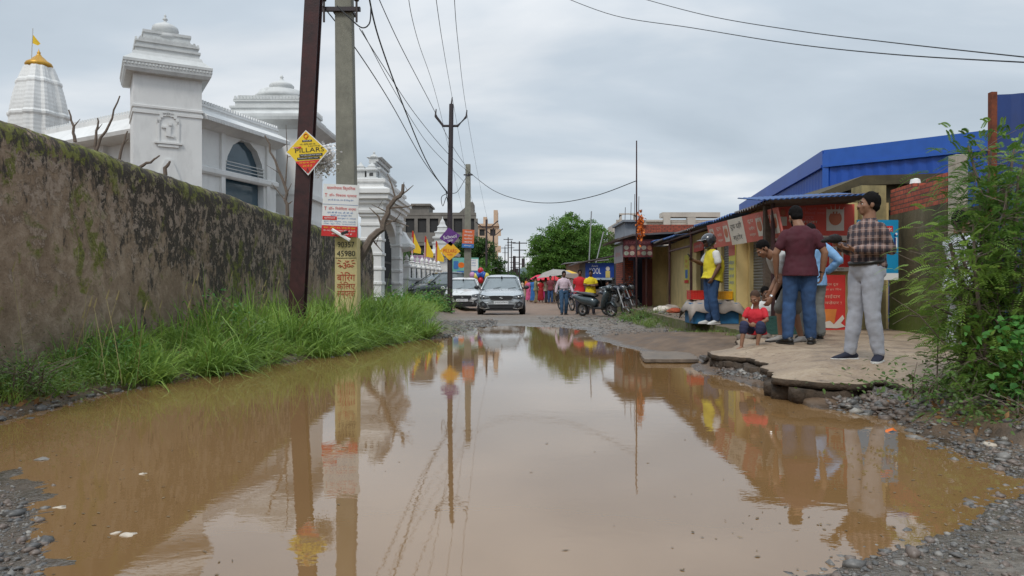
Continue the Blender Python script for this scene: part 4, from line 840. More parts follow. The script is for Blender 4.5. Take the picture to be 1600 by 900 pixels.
# ================================================================ poles, wires and signs
M_rust = mat('dark_rusted_steel', (.028, .010, .011), .6, .35, 5, .3, 40, metal=.2, c2=(.050, .016, .015)); M_steel = mat('dark_pole_steel', (.035, .025, .028), .6, .3, 4)
M_pole = mat('pole_concrete', (.22, .215, .175), .9, .22, 3.5, .5, 30, dirt=.35); M_ins = mat('insulator', (.05, .035, .03), .3); M_wire = mat('black_cable', (.02, .02, .02), .6)
M_galv = mat('grey_steel', (.30, .31, .32), .5, .15, 5, metal=.4)
b = P(465, 480, 12.7); tp = P(494, -60, 12.7)
t = thing('steel_pole', 'thick dark red rusty steel pole leaning right, carrying the yellow diamond sign', 'pole', (b.x, b.y, .15)); mb = MB(); d = (tp - b).normalized(); p0 = Vector((b.x, b.y, 0)) - d * (b.z - 0) ; p0 = b - d * ((b.z - .05) / d.z)
def beam(mb, a, c_, w_, dp, fl):
    for ox0, ox1, oy0, oy1 in ((-w_ / 2, w_ / 2, -dp / 2, -dp / 2 + fl), (-w_ / 2, w_ / 2, dp / 2 - fl, dp / 2), (-w_ * .32, w_ * .32, -dp / 2 + fl, dp / 2 - fl)):
        V = [p + Vector((x, y, 0)) for p in (a, c_) for x, y in ((ox0, oy0), (ox1, oy0), (ox1, oy1), (ox0, oy1))]
        mb.add(V, [(3, 2, 1, 0), (4, 5, 6, 7), (0, 1, 5, 4), (1, 2, 6, 5), (2, 3, 7, 6), (3, 0, 4, 7)])
beam(mb, p0, tp, .255, .22, .03); mb.build('shaft', M_rust, t); settle(t)
bp = P(543, 470, 14.7); tp2 = P(538, -40, 14.7); t = thing('concrete_pole', 'tall grey concrete pole with a yellow painted base carrying the clinic board', 'pole', (bp.x, bp.y, .15))
def rectpole(mb, segs):      # (centre x, y, z, half w, half d)
    V = []
    for x, y, z, a, c_ in segs: V += [(x - a, y - c_, z), (x + a, y - c_, z), (x + a, y + c_, z), (x - a, y + c_, z)]
    n = len(segs); mb.add(V, [(i * 4 + k, i * 4 + (k + 1) % 4, (i + 1) * 4 + (k + 1) % 4, (i + 1) * 4 + k) for i in range(n - 1) for k in range(4)] + [(3, 2, 1, 0), tuple(range(4 * n - 4, 4 * n))])
zy = CH + (445 - 372) / F * 14.7
mb = MB(); rectpole(mb, [(bp.x, bp.y, zy, .19, .15), (tp2.x, tp2.y, tp2.z, .165, .12)]); mb.build('shaft', M_pole, t, bevel=.02)
mb = MB(); rectpole(mb, [(bp.x + .01, bp.y, 0, .225, .17), (bp.x + .005, bp.y, zy, .215, .165)]); mb.build('painted_base', mat('yellow_limewash', (.58, .49, .24), .85, .12, 3, .2, 20, dirt=.3), t)
M_ink = mat('black_paint', (.02, .02, .02), .6, .1); M_redp = mat('red_paint', (.42, .045, .02), .6, .15); M_redw = mat('bright_red_print', (.62, .03, .02), .5, .08); M_wht = mat('white_print', (.78, .78, .76), .5, .04, 2); M_blu = mat('blue_print', (.04, .16, .42), .5, .1); M_yl = mat('yellow_print', (.80, .56, .02), .5, .06, 2)
xb, yb = bp.x + .01, bp.y - .17
def zpx(py, D=14.7): return CH + (445 - py) / F * D
mb = MB(); put_text(mb, '90357', xb, zpx(382, 14.5), .33, .11, yb - .005); put_text(mb, '45980', xb, zpx(396, 14.5), .36, .11, yb - .005); mb.build('lettering', M_ink, t)
mb = MB(); put_text(mb, 'ॐ', xb, zpx(413, 14.5), .17, .16, yb - .005)
for k in range(8):
    a = [150, 180, 210, 225, -30, 0, 30, -45][k]; dx_, dz_ = math.cos(R(a)), math.sin(R(a)); mb.tube([(xb + dx_ * .12, yb - .004, zpx(411, 14.5) + dz_ * .08), (xb + dx_ * .18, yb - .004, zpx(411, 14.5) + dz_ * .12)], .007, 4)
put_text(mb, 'बोरिंग', xb, zpx(432, 14.5), .36, .18, yb - .005); put_text(mb, 'केलिए', xb, zpx(447, 14.5), .36, .17, yb - .005); put_text(mb, 'सम्पर्क', xb, zpx(461, 14.5), .36, .16, yb - .005); mb.build('lettering', M_redp, t)
mb = MB(); mb.bb(xb - .21, xb + .21, yb - .004, yb + .01, zpx(403, 14.5) - .004, zpx(403, 14.5) + .004); mb.build('painted_line', M_ink, t)
zc1 = zpx(20); mb = MB(); mb.bb(tp2.x - .42, tp2.x + .36, bp.y - .2, bp.y - .13, zc1 - .04, zc1 + .04); mb.bb(tp2.x - .2, tp2.x + .2, bp.y - .14, bp.y + .2, zc1 - .03, zc1 + .03); mb.build('cross_arm', M_steel, t)
for sx in (-.34, .30):
    mb = MB(); mb.tube([(tp2.x + sx, bp.y - .24, zc1 - .28), (tp2.x + sx, bp.y - .24, zc1 + .34)], .022, 6)
    for k in range(3): mb.lathe([(.02, 0), (.05, .02), (.05, .05), (.02, .07)], (tp2.x + sx, bp.y - .24, zc1 + .12 + .09 * k), 10)
    mb.build('insulator', M_ins, t)
settle(t)
# board maker
def board(name, lb, cat, loc, yaw, w_, h_, m_, th=.02, tilt=(0, 0), group=None):
    r_ = thing(name, lb, cat, loc, yaw, group, tilt); mb = MB(); mb.bb(-w_ / 2, w_ / 2, -th / 2, th / 2, -h_ / 2, h_ / 2); mb.build('panel', m_, r_); return r_
def lines(r_, m_, items, y=-.016, name='lettering'):
    mb = MB()
    for it in items:
        if isinstance(it[0], str): put_text(mb, it[0], it[1], it[2], it[3], it[4], y)
        else: rect(mb, it[0], it[1], it[2], it[3], y)
    return mb.build(name, m_, r_)
# clinic board
c = P(532, 329, 14.4); cb = board('clinic_board', 'tilted white clinic board with red and blue Hindi writing and a red bottom strip', 'sign', (c.x, c.y, c.z), 0, .70, 1.02, M_wht, .02, (0, 2.5))
lines(cb, mat('sign_red', (.62, .03, .03), .5, .05), [(-.35, .35, -.51, -.30)], -.012, 'red_strip'); lines(cb, M_redw, [('बालगोपाल क्लिनिक', .0, .43, .56, .085), ('T', -.29, .29, .05, .07), ('डॉ० विकास प्रसाद', .04, .29, .54, .075), ('T', -.29, .03, .05, .07), ('डॉ० निवेदिता शर्मा', .04, .03, .54, .075), (-.34, -.06, -.19, -.12)])
lines(cb, M_blu, [('एम बी बी एस, एम डी शिशु रोग', .0, .20, .5, .045), ('एम बी बी एस, डी जी ओ', .0, -.045, .5, .045), ('स्त्री एवं प्रसूति रोग', .02, -.10, .42, .045), (-.34, .34, .11, .116), ('समय सुबह 9 से 1 बजे तक', .13, -.155, .36, .04), ('हृदय रोग, मधुमेह, दमा, एलर्जी', .0, -.22, .62, .035), ('टीका, खून जाँच, अल्ट्रासाउंड', .0, -.265, .62, .03)])
lines(cb, M_wht, [('सुविधाएँ', -.2, -.155, .22, .045), ('मो० 94310 मुख्य मार्ग, मंदिर के सामने', 0, -.40, .62, .045), ('हर दिन खुला है', .05, -.46, .4, .04)], -.018); lines(cb, M_yl, [('पता : मंदिर रोड, चौक के पास', 0, -.34, .62, .045)], -.018)
q = P(534, 367, 14.3); mb = MB(); mb.tube([(-.19, 0, .10), (.16, -.02, -.11)], [(.035, .03)] * 2, 6); t = mb.build('tube_lamp', M_wht); t.location = q; tag(t, 'loose white tube lamp hanging askew over the bottom of the clinic board', 'tube lamp')
mb = MB(); mb.tube([(.0, -.03, .02), (.13, -.04, .06)], .028, 6); mb.build('black_tape', M_ink, t)
# yellow diamond board
c = P(480, 238, 12.52); dm = thing('diamond_sign', 'torn yellow and red diamond school advertisement tied to the leaning dark pole', 'sign', c, -3, tilt=(0, -3)); mb = MB(); h = .375; mb.prism([(0, -h - .02), (h, 0), (0, h), (-h, .0), (-.27, -.06)], -.008, .008); mb.build('panel', mat('sign_white', (.75, .74, .72), .6, .04), dm)
mb = MB(); mb.add([(x, -.011, z) for x, z in ((0, h - .02), (h - .02, 0), (h - .155, -.135), (-.20, -.145), (-h + .07, -.01), (-h + .03, .02))], [(0, 1, 2, 3, 4, 5)]); mb.build('yellow_field', M_yl, dm); mb = MB(); mb.add([(x, -.0125, z) for x, z in ((.215, -.14), (0, -h + .01), (-.21, -.15))], [(0, 1, 2)]); mb.build('red_field', M_redw, dm)
lines(dm, M_ink, [('PILLARS', .05, .035, .50, .075), (-.07, .10, .175, .205), (-.13, .27, -.075, -.03), (-.17, .22, -.125, -.085), ('+91 4078 2401 06', .02, .135, .27, .03), ('Learning', .13, .098, .2, .03), ('A', 0, -.31, .06, .08)]); lines(dm, M_wht, [('MAKE IN', .015, .19, .13, .018), ('THE PUBLIC AND HIGH SCHOOL', .07, -.052, .36, .022), ('Residential / Boys / Girls', .02, -.105, .34, .022), ('Pillars', -.19, .085, .1, .025)], -.02); lines(dm, M_redw, [(-.22, -.09, .068, .10)], -.0145, 'red_tab')
lines(dm, M_yl, [('नये युग का आरंभ', 0, -.18, .28, .04), ('हम से है', 0, -.235, .16, .04)], -.018); mb = MB(); mb.ringx((.0, -.016, .275), .035, .009, 'y', 14, 4); mb.bb(-.012, .012, -.02, -.012, .22, .245); mb.build('emblem', mat('orange_print', (.75, .16, .01), .5), dm)
# frayed white bundle behind it
C_ = rng.normal(size=(700, 3)) * np.array([.09, .05, .12]); V, Fc, tt = leaf_quads(C_, .07, .035, droop=.1); o = np_mesh('plastic_bundle', V, Fc, mat('frayed_white_plastic', (.72, .70, .68), .6, .1), False, tt); o.location = P(507, 250, 12.75); tag(o, 'frayed white plastic bundle stuck behind the yellow diamond sign', 'plastic')
# the steel line pole in the middle distance
b = P(703, 480, 28.0); t = thing('line_pole', 'slim black steel line pole with a V shaped cross arm, left of the parked cars', 'pole', (b.x, b.y, 0)); zt = CH + (445 - 163) / F * 28
mb = MB(); mb.tube([(b.x, b.y, 0), (b.x, b.y, zt * .55), (b.x + .06, b.y, zt)], [.10, .095, .085], 10); mb.build('shaft', M_steel, t)
mb = MB(); zz = CH + (445 - 197) / F * 28; mb.tube([(b.x - .55, b.y, zz + .38), (b.x - .25, b.y, zz), (b.x + .3, b.y, zz), (b.x + .62, b.y, zz + .34)], .05, 6); mb.build('cross_arm', M_steel, t)
for q in ((b.x - .55, zz + .38), (b.x + .62, zz + .34), (b.x + .06, zt)): mb = MB(); mb.tube([(q[0], b.y, q[1]), (q[0] + .03, b.y, q[1] + .26)], [.035, .02], 6); mb.build('insulator', M_ins, t)
settle(t)
for px, py, m_, txt_, lb, nm in ((703, 370, mat('purple_print', (.12, .03, .20), .5), 'School', 'small purple and white diamond sign on the slim black pole, above the orange one', 0), (703, 392, mat('amber_print', (.80, .42, .02), .5), 'PILLARS', 'small orange yellow diamond sign on the slim black pole, below the purple one', 1)):
    c = P(px, py, 27.85); s_ = thing('diamond_sign', lb, 'sign', c, 0, tilt=(0, -8 + nm * 10)); mb = MB(); h = .36; mb.prism([(0, -h), (h * 1.1, 0), (0, h), (-h * 1.1, 0)], -.01, .01); mb.build('panel', m_, s_); lines(s_, M_wht if nm == 0 else M_redw, [(txt_, 0, 0, .5, .13), ('पता', 0, -.15, .22, .07)])
# second concrete pole and its orange sign
b = P(730.5, 470, 40); t = thing('concrete_pole', 'weathered concrete pole in the middle distance carrying the orange sign', 'pole', (b.x, b.y, 0)); zt = CH + (445 - 257) / F * 40; mb = MB(); rectpole(mb, [(b.x, b.y, 0, .21, .16), (b.x + .03, b.y, zt, .13, .10)]); mb.build('shaft', M_pole, t); mb = MB(); mb.bb(b.x - .2, b.x + .3, b.y - .14, b.y - .1, zt - .62, zt - .55); mb.build('bracket', M_steel, t); settle(t)
c = P(731.5, 373, 39.7); s_ = board('orange_sign', 'orange sign with a blue lower band on the distant concrete pole', 'sign', c, 0, .64, .98, mat('sign_orange', (.62, .13, .04), .5, .06), .03, (0, 3)); lines(s_, M_blu, [(-.32, .32, -.49, -.27)], -.018, 'blue_band'); lines(s_, M_wht, [('शिक्षा', 0, .36, .4, .13), ('केन्द्र', 0, .18, .5, .12), ('प्रवेश', 0, 0, .45, .11), ('आरंभ', 0, -.17, .45, .1), ('संपर्क', 0, -.38, .4, .09)], -.021)
c = P(726.5, 415.5, 45); s_ = board('hoarding', 'wide teal and white hoarding with an orange badge behind the white hatchback', 'hoarding', (c.x, c.y, c.z), 0, 1.68, 1.0, mat('sign_teal', (.16, .42, .36), .5, .08), .05); lines(s_, M_wht, [(.05, .8, -.28, .42)], -.028, 'white_field'); lines(s_, M_blu, [('WELCOME TO', .42, .33, .5, .08), ('मंदिर परिसर', .42, .18, .5, .1), ('स्वागत', .42, 0, .5, .1), (-.5, .8, -.40, -.30), (-.7, -.4, -.2, .3)], -.032); mb = MB(); mb.prism([(-.22 + .2 * math.cos(i * .4), .05 + .17 * math.sin(i * .4)) for i in range(16)], -.036, -.027); mb.build('badge', mat('orange_print', (.75, .16, .01)), s_)
mb = MB(); mb.bb(-.06, .06, -.02, .1, -c.z, -.5); mb.build('post', M_galv, s_); mb = MB(); mb.bb(-.36, -.26, -.02, .1, -c.z, -.5); mb.build('post', M_galv, s_)
# far poles
def linepole(lb, px, pt, D, kind, w_=None):
    b = P(px, 470, D); zt = CH + (445 - pt) / F * D; t = thing('line_pole', lb, 'pole', (b.x, b.y, 0), group='distant electricity poles along the road'); mb = MB(); r_ = w_ or .11; mb.tube([(0, 0, 0), (.0, 0, zt)], [r_, r_ * .75], 7); mb.build('shaft', M_steel, t); mb = MB()
    if kind == 0: mb.bb(-.7, .7, -.05, .05, zt - .35, zt - .25); mb.bb(-.5, .5, -.05, .05, zt - 1.2, zt - 1.12)
    elif kind == 1: mb.tube([(-.9, 0, zt - .2), (-.3, 0, zt - .7), (.3, 0, zt - .7), (1.0, 0, zt - .1)], .05, 5)
    else:
        for k in range(4): mb.bb(-.9 + .1 * k, 1.0 - .1 * k, -.06, .06, zt - .3 - .9 * k, zt - .18 - .9 * k)
        mb.bb(.3, .7, -.2, .2, zt - 3.4, zt - 2.2)
    mb.build('cross_arm', M_steel, t)
for a in (('slim dark line pole with a V arm standing before the peach house', 760, 343, 62, 1), ('dark line pole with a V arm just right of the peach house', 771, 356, 78, 1), ('straight line pole, tallest in the far left cluster over the road', 794, 371, 110, 0), ('thin line pole left of the tallest in the far cluster', 789, 385, 135, 0),
          ('line pole just right of the tallest in the far cluster', 799, 376, 120, 0), ('dense many armed line pole, rightmost over the road', 811.5, 377, 95, 2), ('stout short pole in the centre of the far cluster', 803.5, 400, 130, 2, .35)): linepole(*a)
mb = MB(); mb.tube([(0, 0, 0), (0, 0, 3.2)], .05, 6); t = mb.build('pipe_post', M_galv); b = P(767.5, 480, 66); t.location = (b.x, b.y, 0); tag(t, 'thin grey pipe post between the two dark poles left of the road', 'post')
# wires: a point list in the air
def wire(lb, pts, r_, sag=0, group='overhead wires', n=10):
    o = [];
    for (a, b) in zip(pts[:-1], pts[1:]):
        for k in range(n): s_ = k / n; q = Vector(a).lerp(Vector(b), s_); q.z -= sag * 4 * s_ * (1 - s_); o.append(q)
    o.append(Vector(pts[-1])); p0 = o[0].copy(); mb = MB(); mb.tube([q - p0 for q in o], r_, 5); w_ = mb.build('wire', M_wire); w_.location = p0; return tag(w_, lb, 'wire', group)
def smooth(pts, n=8):
    P4 = [Vector(p) for p in pts]; o = []
    for i in range(len(P4) - 1):
        p0, p1, p2, p3 = P4[max(0, i - 1)], P4[i], P4[i + 1], P4[min(len(P4) - 1, i + 2)]
        for k in range(n):
            s_ = k / n; o.append(.5 * ((2 * p1) + (p2 - p0) * s_ + (2 * p0 - 5 * p1 + 4 * p2 - p3) * s_ ** 2 + (3 * p1 - p0 - 3 * p2 + p3) * s_ ** 3))
    return o + [P4[-1]]
W_ = lambda l: smooth([P(*q) for q in l])
for lb, l, r_ in (('high wire running to the left arm of the slim black pole', [(636, -20, 13), (652, 60, 17), (688, 175, 28), (716, 300, 58), (735, 380, 90)], .007), ('high wire running to the tip of the slim black pole', [(679, -20, 13), (692, 70, 18), (708, 160, 28), (732, 290, 58), (745, 340, 80)], .007),
        ('high wire running to the right arm of the slim black pole', [(709, -20, 13), (716, 70, 18), (730, 180, 28), (748, 280, 55), (762, 345, 62)], .007), ('thickest black cable dropping from the upper left to the slim black pole', [(574, -20, 14), (592, 60, 16), (632, 170, 20), (668, 255, 25), (699, 302, 27.9)], .018),
        ('cable crossing behind the concrete pole down to the slim black pole', [(505, 10, 14.4), (555, 75, 16), (610, 160, 20), (662, 252, 25), (699, 300, 27.9)], .012), ('thin wire from the concrete pole top passing above the gate', [(562, 45, 14.7), (600, 105, 17), (650, 180, 22), (700, 240, 28), (731, 268, 40)], .009),
        ('wire just left of the long thin ones running to the far concrete pole', [(584, -20, 14), (625, 70, 18), (672, 160, 24), (708, 230, 32), (731, 264, 40)], .010), ('lowest of the thin wires strung to the far concrete pole', [(566, 48, 14.7), (615, 140, 19), (665, 220, 25), (704, 262, 30), (731, 290, 40)], .008),
        ('long sagging wire strung from the far concrete pole to the iron rod over the shops', [(732, 268, 40), (770, 297, 37), (815, 313, 33), (868, 317, 30), (930, 306, 27), (993, 283, 24.4)], .015), ('short slack cable looping from the slim black pole to the far concrete pole', [(703, 302, 27.9), (716, 298, 33), (732, 270, 40)], .015),
        ('lower wire of the pair crossing the sky at the upper right', [(870, -8, 26), (960, 25, 23), (1080, 44, 20), (1230, 68, 16), (1400, 86, 13), (1640, 100, 10)], .011), ('upper wire of the pair crossing the sky at the upper right', [(980, -8, 26), (1100, 24, 21), (1240, 48, 17), (1400, 68, 14), (1640, 94, 10.5)], .011)):
    V = W_(l); p0 = V[0].copy(); mb = MB(); mb.tube([q - p0 for q in V], r_, 5); w_ = mb.build('wire', M_wire); w_.location = p0; tag(w_, lb, 'wire', 'overhead wires')
for lb, l in (('coiled loop of cable hanging from the concrete pole cross arm', [(527, 10, 14.4), (548, 30, 14.3), (566, 44, 14.3), (578, 36, 14.3), (580, 10, 14.3)]), ('small tangle of slack cable ends hanging at the slim black pole', [(700, 302, 27.8), (690, 308, 27.8), (692, 322, 27.8), (698, 308, 27.8), (701, 325, 27.8), (697, 300, 27.8)])):
    V = W_(l); p0 = V[0].copy(); mb = MB(); mb.tube([q - p0 for q in V], .014, 5); w_ = mb.build('cable_loop', M_wire); w_.location = p0; tag(w_, lb, 'cable')
mb = MB(); mb.tube([(0, 0, 0), (0, 0, 6.5)], .006, 4); t = mb.build('guy_wire', M_wire); t.location = (P(527, 290, 14.9).x, 14.9, .1); tag(t, 'thin vertical guy wire between the dark pole and the concrete pole', 'wire')
# ================================================================ the right side: shops, shed, walls
def SX(D): return 3.63 + .075 * D
M_yw = mat('yellow_limewashed_wall', (.64, .50, .235), .9, .14, 1.6, .3, 20, dirt=.45); M_maroon = mat('maroon_door', (.12, .025, .02), .6, .2, 5)
M_shut = None
def mat_shutter():
    t = NT('rolling_shutter'); w_ = t.n('TexWave', wave_type='BANDS', bands_direction='Z'); w_.inputs['Scale'].default_value = 5.5; t.l(t.co(), w_.inputs['Vector'])
    n_ = t.noise(t.co(), 3, 5); t.base(t.mix(t.rng(n_, .4, .7, 0, .4), (.20, .205, .20), (.10, .085, .07))); t.rough(.5); t.bump(w_.outputs['Fac'], .9, .03); return t.m
M_shut = mat_shutter()
def mat_tin(name, c, rust=.5, dirn='X', sc=6.0):
    t = NT(name); n_ = t.noise(t.co(), 2.5, 6, .65); t.base(t.mix(t.rng(n_, .45, .62, 0, rust), c, (.07, .035, .02))); t.rough(.55); t.b.inputs['Metallic'].default_value = .2
    t.bump(t.noise(t.co(), 30, 3), .2, .01); return t.m
M_tin = mat_tin('old_roof_tin', (.12, .11, .11), .8); M_btin = mat_tin('blue_roof_tin', (.035, .10, .28), .15); M_brick_soil = mat('mossy_concrete', (.075, .062, .034), .95, .4, 2.5, .6, 20, dirt=.6)
# painted blue steel of the big shed
def mat_shed():
    t = NT('blue_profiled_sheet'); n_ = t.noise(t.co((1, 1, .2)), .8, 5); t.base(t.ramp(n_, [(.3, (.007, .060, .33)), (.7, (.012, .080, .41))])); t.rough(.45); return t.m
M_blue = mat_shed(); M_bluel = mat('light_blue_trim', (.02, .10, .42), .4, .08)
Sh = thing('blue_shed', 'large blue profiled steel shed with a slanting roofline behind the shops', 'shed', (10, 25, 0))
ft = [(8.5, 20.0), (11.4, 16.3), (17, 15.0), (22, 28), (10.4, 33.5)]; ht = [4.85, 4.72, 4.75, 4.7, 4.85]
for i in (0, 1, 4):
    a = Vector((*ft[i], 0)); b = Vector((*ft[(i + 1) % 5], 0)); u = (b - a).normalized(); n_ = Vector((-u.y, u.x, 0)) if False else Vector((u.y, -u.x, 0)); L0 = (b - a).length; k = int(L0 / .16); V = []
    cen = Vector((14, 24, 0)); n_ = n_ if (a + n_ - cen).length > (a - n_ - cen).length else -n_
    for j in range(k + 1):
        s_ = j / k; q = a.lerp(b, s_) + n_ * (.035 if j % 2 else 0); zt = ht[i] + (ht[(i + 1) % 5] - ht[i]) * s_ - .3; V += [(q.x, q.y, 0), (q.x, q.y, zt)]
    mb = MB(); mb.add(V, [(2 * j, 2 * j + 2, 2 * j + 3, 2 * j + 1) for j in range(k)]); mb.build('wall', M_blue, Sh)
    mb = MB()
    for z0, z1, o in ((-.42, .0, .07), (-.47, -.40, .11)):
        V = []
        for q, h_ in ((a, ht[i]), (b, ht[(i + 1) % 5])):
            for oo in (-.05, o): V += [(q.x + n_.x * oo, q.y + n_.y * oo, h_ + z0), (q.x + n_.x * oo, q.y + n_.y * oo, h_ + z1)]
        mb.add(V, [(0, 1, 3, 2), (4, 6, 7, 5), (0, 4, 5, 1), (2, 3, 7, 6), (1, 5, 7, 3), (0, 2, 6, 4)])
    mb.build('trim', M_blue if i else M_bluel, Sh)
mb = MB(); mb.add([(x, y, h_ - .02) for (x, y), h_ in zip(ft, ht)], [(0, 1, 2, 3, 4)]); mb.build('roof', M_bluel, Sh); mb = MB(); mb.box(8.52, 19.96, 2.4, .16, .16, 4.7, -40); mb.build('corner_trim', M_bluel, Sh); settle(Sh)
# ---- shop row
Sp = thing('shop_row', 'low yellow limewashed shop building with a patched tin roof along the ledge', 'shop', (5.2, 14, .42))
def wseg(mb, D0, D1, z0, z1, o=0.0, th=.22):
    V = [(SX(D0) + o, D0, z0), (SX(D1) + o, D1, z0), (SX(D1) + th, D1, z0), (SX(D0) + th, D0, z0)]; V += [(a, b, z1) for a, b, _ in V]
    mb.add(V, [(0, 1, 2, 3), (7, 6, 5, 4), (0, 4, 5, 1), (1, 5, 6, 2), (2, 6, 7, 3), (3, 7, 4, 0)])
mb = MB()
for D0, D1 in ((13.1, 13.42), (14.62, 16.4), (17.35, 19.5), (20.7, 27.0)): wseg(mb, D0, D1, .3, 2.3)
wseg(mb, 13.1, 27.0, 2.3, 2.62); mb.bb(SX(27.0) - .53, SX(27.0) + .2, 27.005, 27.2, .3, 2.6); mb.build('front_wall', M_yw, Sp)
mb = MB(); wseg(mb, 14.8, 15.5, .3, 2.3, -.22); mb.build('pillar', M_yw, Sp)
for D0, D1 in ((13.42, 14.62), (16.4, 17.35)): mb = MB(); wseg(mb, D0, D1, .3, 2.3, .07, .12); mb.build('shutter', M_shut, Sp)
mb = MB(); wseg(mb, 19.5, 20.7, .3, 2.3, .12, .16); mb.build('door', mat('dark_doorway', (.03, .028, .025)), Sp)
mb = MB(); mb.bb(4.62, 6.7, 13.1, 13.3, .3, 2.66); mb.build('side_wall', M_yw, Sp)
mb = MB(); mb.bb(6.15, 6.58, 12.95, 13.35, .3, 2.95); mb.build('corner_column', mat('mossy_yellow_column', (.30, .25, .12), .95, .3, 2.5, .4, 20, dirt=.8), Sp)
mb = MB(); mb.prism([(5.6, 2.86), (6.5, 3.22), (8.6, 3.28), (8.6, 3.12), (6.5, 3.04), (5.7, 2.78)], 13.6, 17); mb.bb(6.3, 8.5, 13.8, 17, 2.6, 3.08); mb.build('roof_slab', M_brick_soil, Sp)
def tin(mb, p00, p10, p01, nx_=14, amp=.025):    # corrugated sheet: origin, along the ribs' row, up the slope
    p00, p10, p01 = Vector(p00), Vector(p10), Vector(p01); u = p10 - p00; v = p01 - p00; n_ = u.cross(v).normalized(); k = nx_ * 4; V = []
    for i in range(k + 1):
        s_ = i / k; o = n_ * amp * math.sin(i * math.pi / 2); V += [p00 + u * s_ + o, p00 + u * s_ + v + o, p00 + u * s_ + o - n_ * .012, p00 + u * s_ + v + o - n_ * .012]
    mb.add(V, [(4 * i, 4 * i + 4, 4 * i + 5, 4 * i + 1) for i in range(k)] + [(4 * i + 2, 4 * i + 3, 4 * i + 7, 4 * i + 6) for i in range(k)] + [(4 * i, 4 * i + 2, 4 * i + 6, 4 * i + 4) for i in range(k)] + [(4 * i + 1, 4 * i + 5, 4 * i + 7, 4 * i + 3) for i in range(k)])
def EX(D): return 3.80 + .036 * D
g = random.Random(4); Dn = 11.9; i = 0
while Dn < 26.0:
    L0 = g.uniform(1.2, 1.9); z0 = 2.60 + g.uniform(-.03, .05); ex = g.uniform(-.12, .12); mb = MB(); D1 = Dn + L0 + .15
    tin(mb, (EX(Dn) + ex, Dn, z0), (EX(D1) + ex, D1, z0 + g.uniform(-.03, .03)), (EX(Dn) + (2.3 if i else 1.7), Dn, z0 + (.27 if i else .10)), 9); mb.build('roof_sheet', M_btin if i in (2, 3, 6, 8) else M_tin, Sp); Dn += L0; i += 1
mb = MB(); tin(mb, (3.95, 11.85, 2.57), (5.75, 11.85, 2.66), (3.95, 12.9, 2.72), 20, .008); mb.build('roof_sheet', M_btin, Sp)
for D_ in (12.3, 16.3, 18.9, 22.0): 
    mb = MB(); mb.tube([(EX(D_) + .12, D_, .3), (EX(D_) + .12, D_, 2.6)], .035, 6); mb.build('post', M_rust, Sp)
for z_, a, b in ((2.52, 16.3, 26), (2.2, 18.9, 22)): mb = MB(); mb.tube([(EX(a) + .12, a, z_), (EX(b) + .12, b, z_)], .03, 6); mb.build('rail', M_rust, Sp)
for D_ in (16.3, 18.9, 22.0): mb = MB(); mb.tube([(EX(D_) + .12, D_, 2.5), (SX(D_), D_, 2.62)], .03, 5); mb.build('rafter', M_rust, Sp)
mb = MB(); mb.bb(4.30, 4.42, 12.5, 12.62, .3, 2.55); mb.build('timber_post', M_bark, Sp)
settle(Sp)
# signs of the shops
M_sred = mat('faded_red_print', (.50, .13, .10), .6, .12, 2, dirt=.15); M_sred2 = mat('deep_red_print', (.60, .085, .06), .6, .15, 1.5); M_pale2 = mat('pale_print', (.62, .57, .50), .6, .08)
M_cup = mat('cup_print', (.45, .15, .08), .6)
def glass_art(r_, x, z, s_, y=-.018):     # printed pouch with a splash
    lines(r_, M_pale2, [(x - .30 * s_, x + .30 * s_, z - .38 * s_, z + .34 * s_)], y, 'pouch_print'); mb = MB(); mb.prism([(x + .22 * s_ * math.cos(i * .4), z + .02 + .24 * s_ * math.sin(i * .4)) for i in range(16)], y - .004, y - .002); mb.build('bowl_print', M_cup, r_)
    mb = MB()
    for k in range(5): mb.add([(x + (k - 2.4) * .1 * s_, y - .006, z + .2 * s_), (x + (k - 1.8) * .1 * s_, y - .006, z + .2 * s_), (x + (k - 2) * .16 * s_, y - .006, z + (.56 - .06 * abs(k - 2)) * s_)], [(0, 1, 2)])
    mb.build('splash_print', M_pale2, r_)
y_ang = math.degrees(math.atan2(-3.75, -.17)); s1_ = board('shop_sign', 'long faded red shop sign with a white Hindi panel slung under the tin eave', 'sign', (4.33, 13.95, 2.23), -90 + 2.6, 3.7, .50, M_sred, .03, (12, 0))
lines(s1_, M_pale2, [(-.55, .25, -.25, .25)], -.018, 'white_panel'); lines(s1_, M_ink, [('दूध दही', -.15, .10, .6, .15), ('स्टोर', -.15, -.12, .5, .14)], -.022)
for x in (-1.15, .62, 1.35): lines(s1_, M_pale2, [('दूध', x - .0, .12, .28, .08), ('पनीर', x, .0, .28, .07), ('मक्खन', x, -.13, .3, .06)], -.02)
glass_art(s1_, -1.62, 0, .45); glass_art(s1_, -.75, 0, .45); glass_art(s1_, 1.0, 0, .45); glass_art(s1_, 1.66, 0, .45)
s2_ = board('shop_banner', 'large red dairy banner with a printed pouch facing the camera above the shop counter', 'sign', (5.33, 12.98, 2.30), 0, 1.40, .64, M_sred2, .03)
lines(s2_, M_pale2, [(-.70, .70, -.32, -.235)], -.018, 'white_strip'); lines(s2_, mat('pink_print', (.62, .20, .22)), [('हर घर की पहली पसंद', -.12, .24, .66, .06), ('दूध दही मिठाई ताज़ा', -.12, .16, .62, .06), ('शुद्ध', -.1, .07, .16, .08)], -.018); lines(s2_, M_ink, [('EURO', -.55, -.277, .16, .05), ('लक्ष्मीया स्टोर', .28, -.277, .38, .055)], -.022); glass_art(s2_, .36, .05, .52)
lines(s2_, M_pale2, [('ताज़ा', -.1, .0, .3, .05), (-.63, -.49, -.06, .10)], -.018); mb = MB(); mb.prism([(-.56 + .045 * math.cos(i * .5), .17 + .06 * math.sin(i * .5)) for i in range(13)], -.022, -.018); mb.build('face_print', M_cup, s2_)
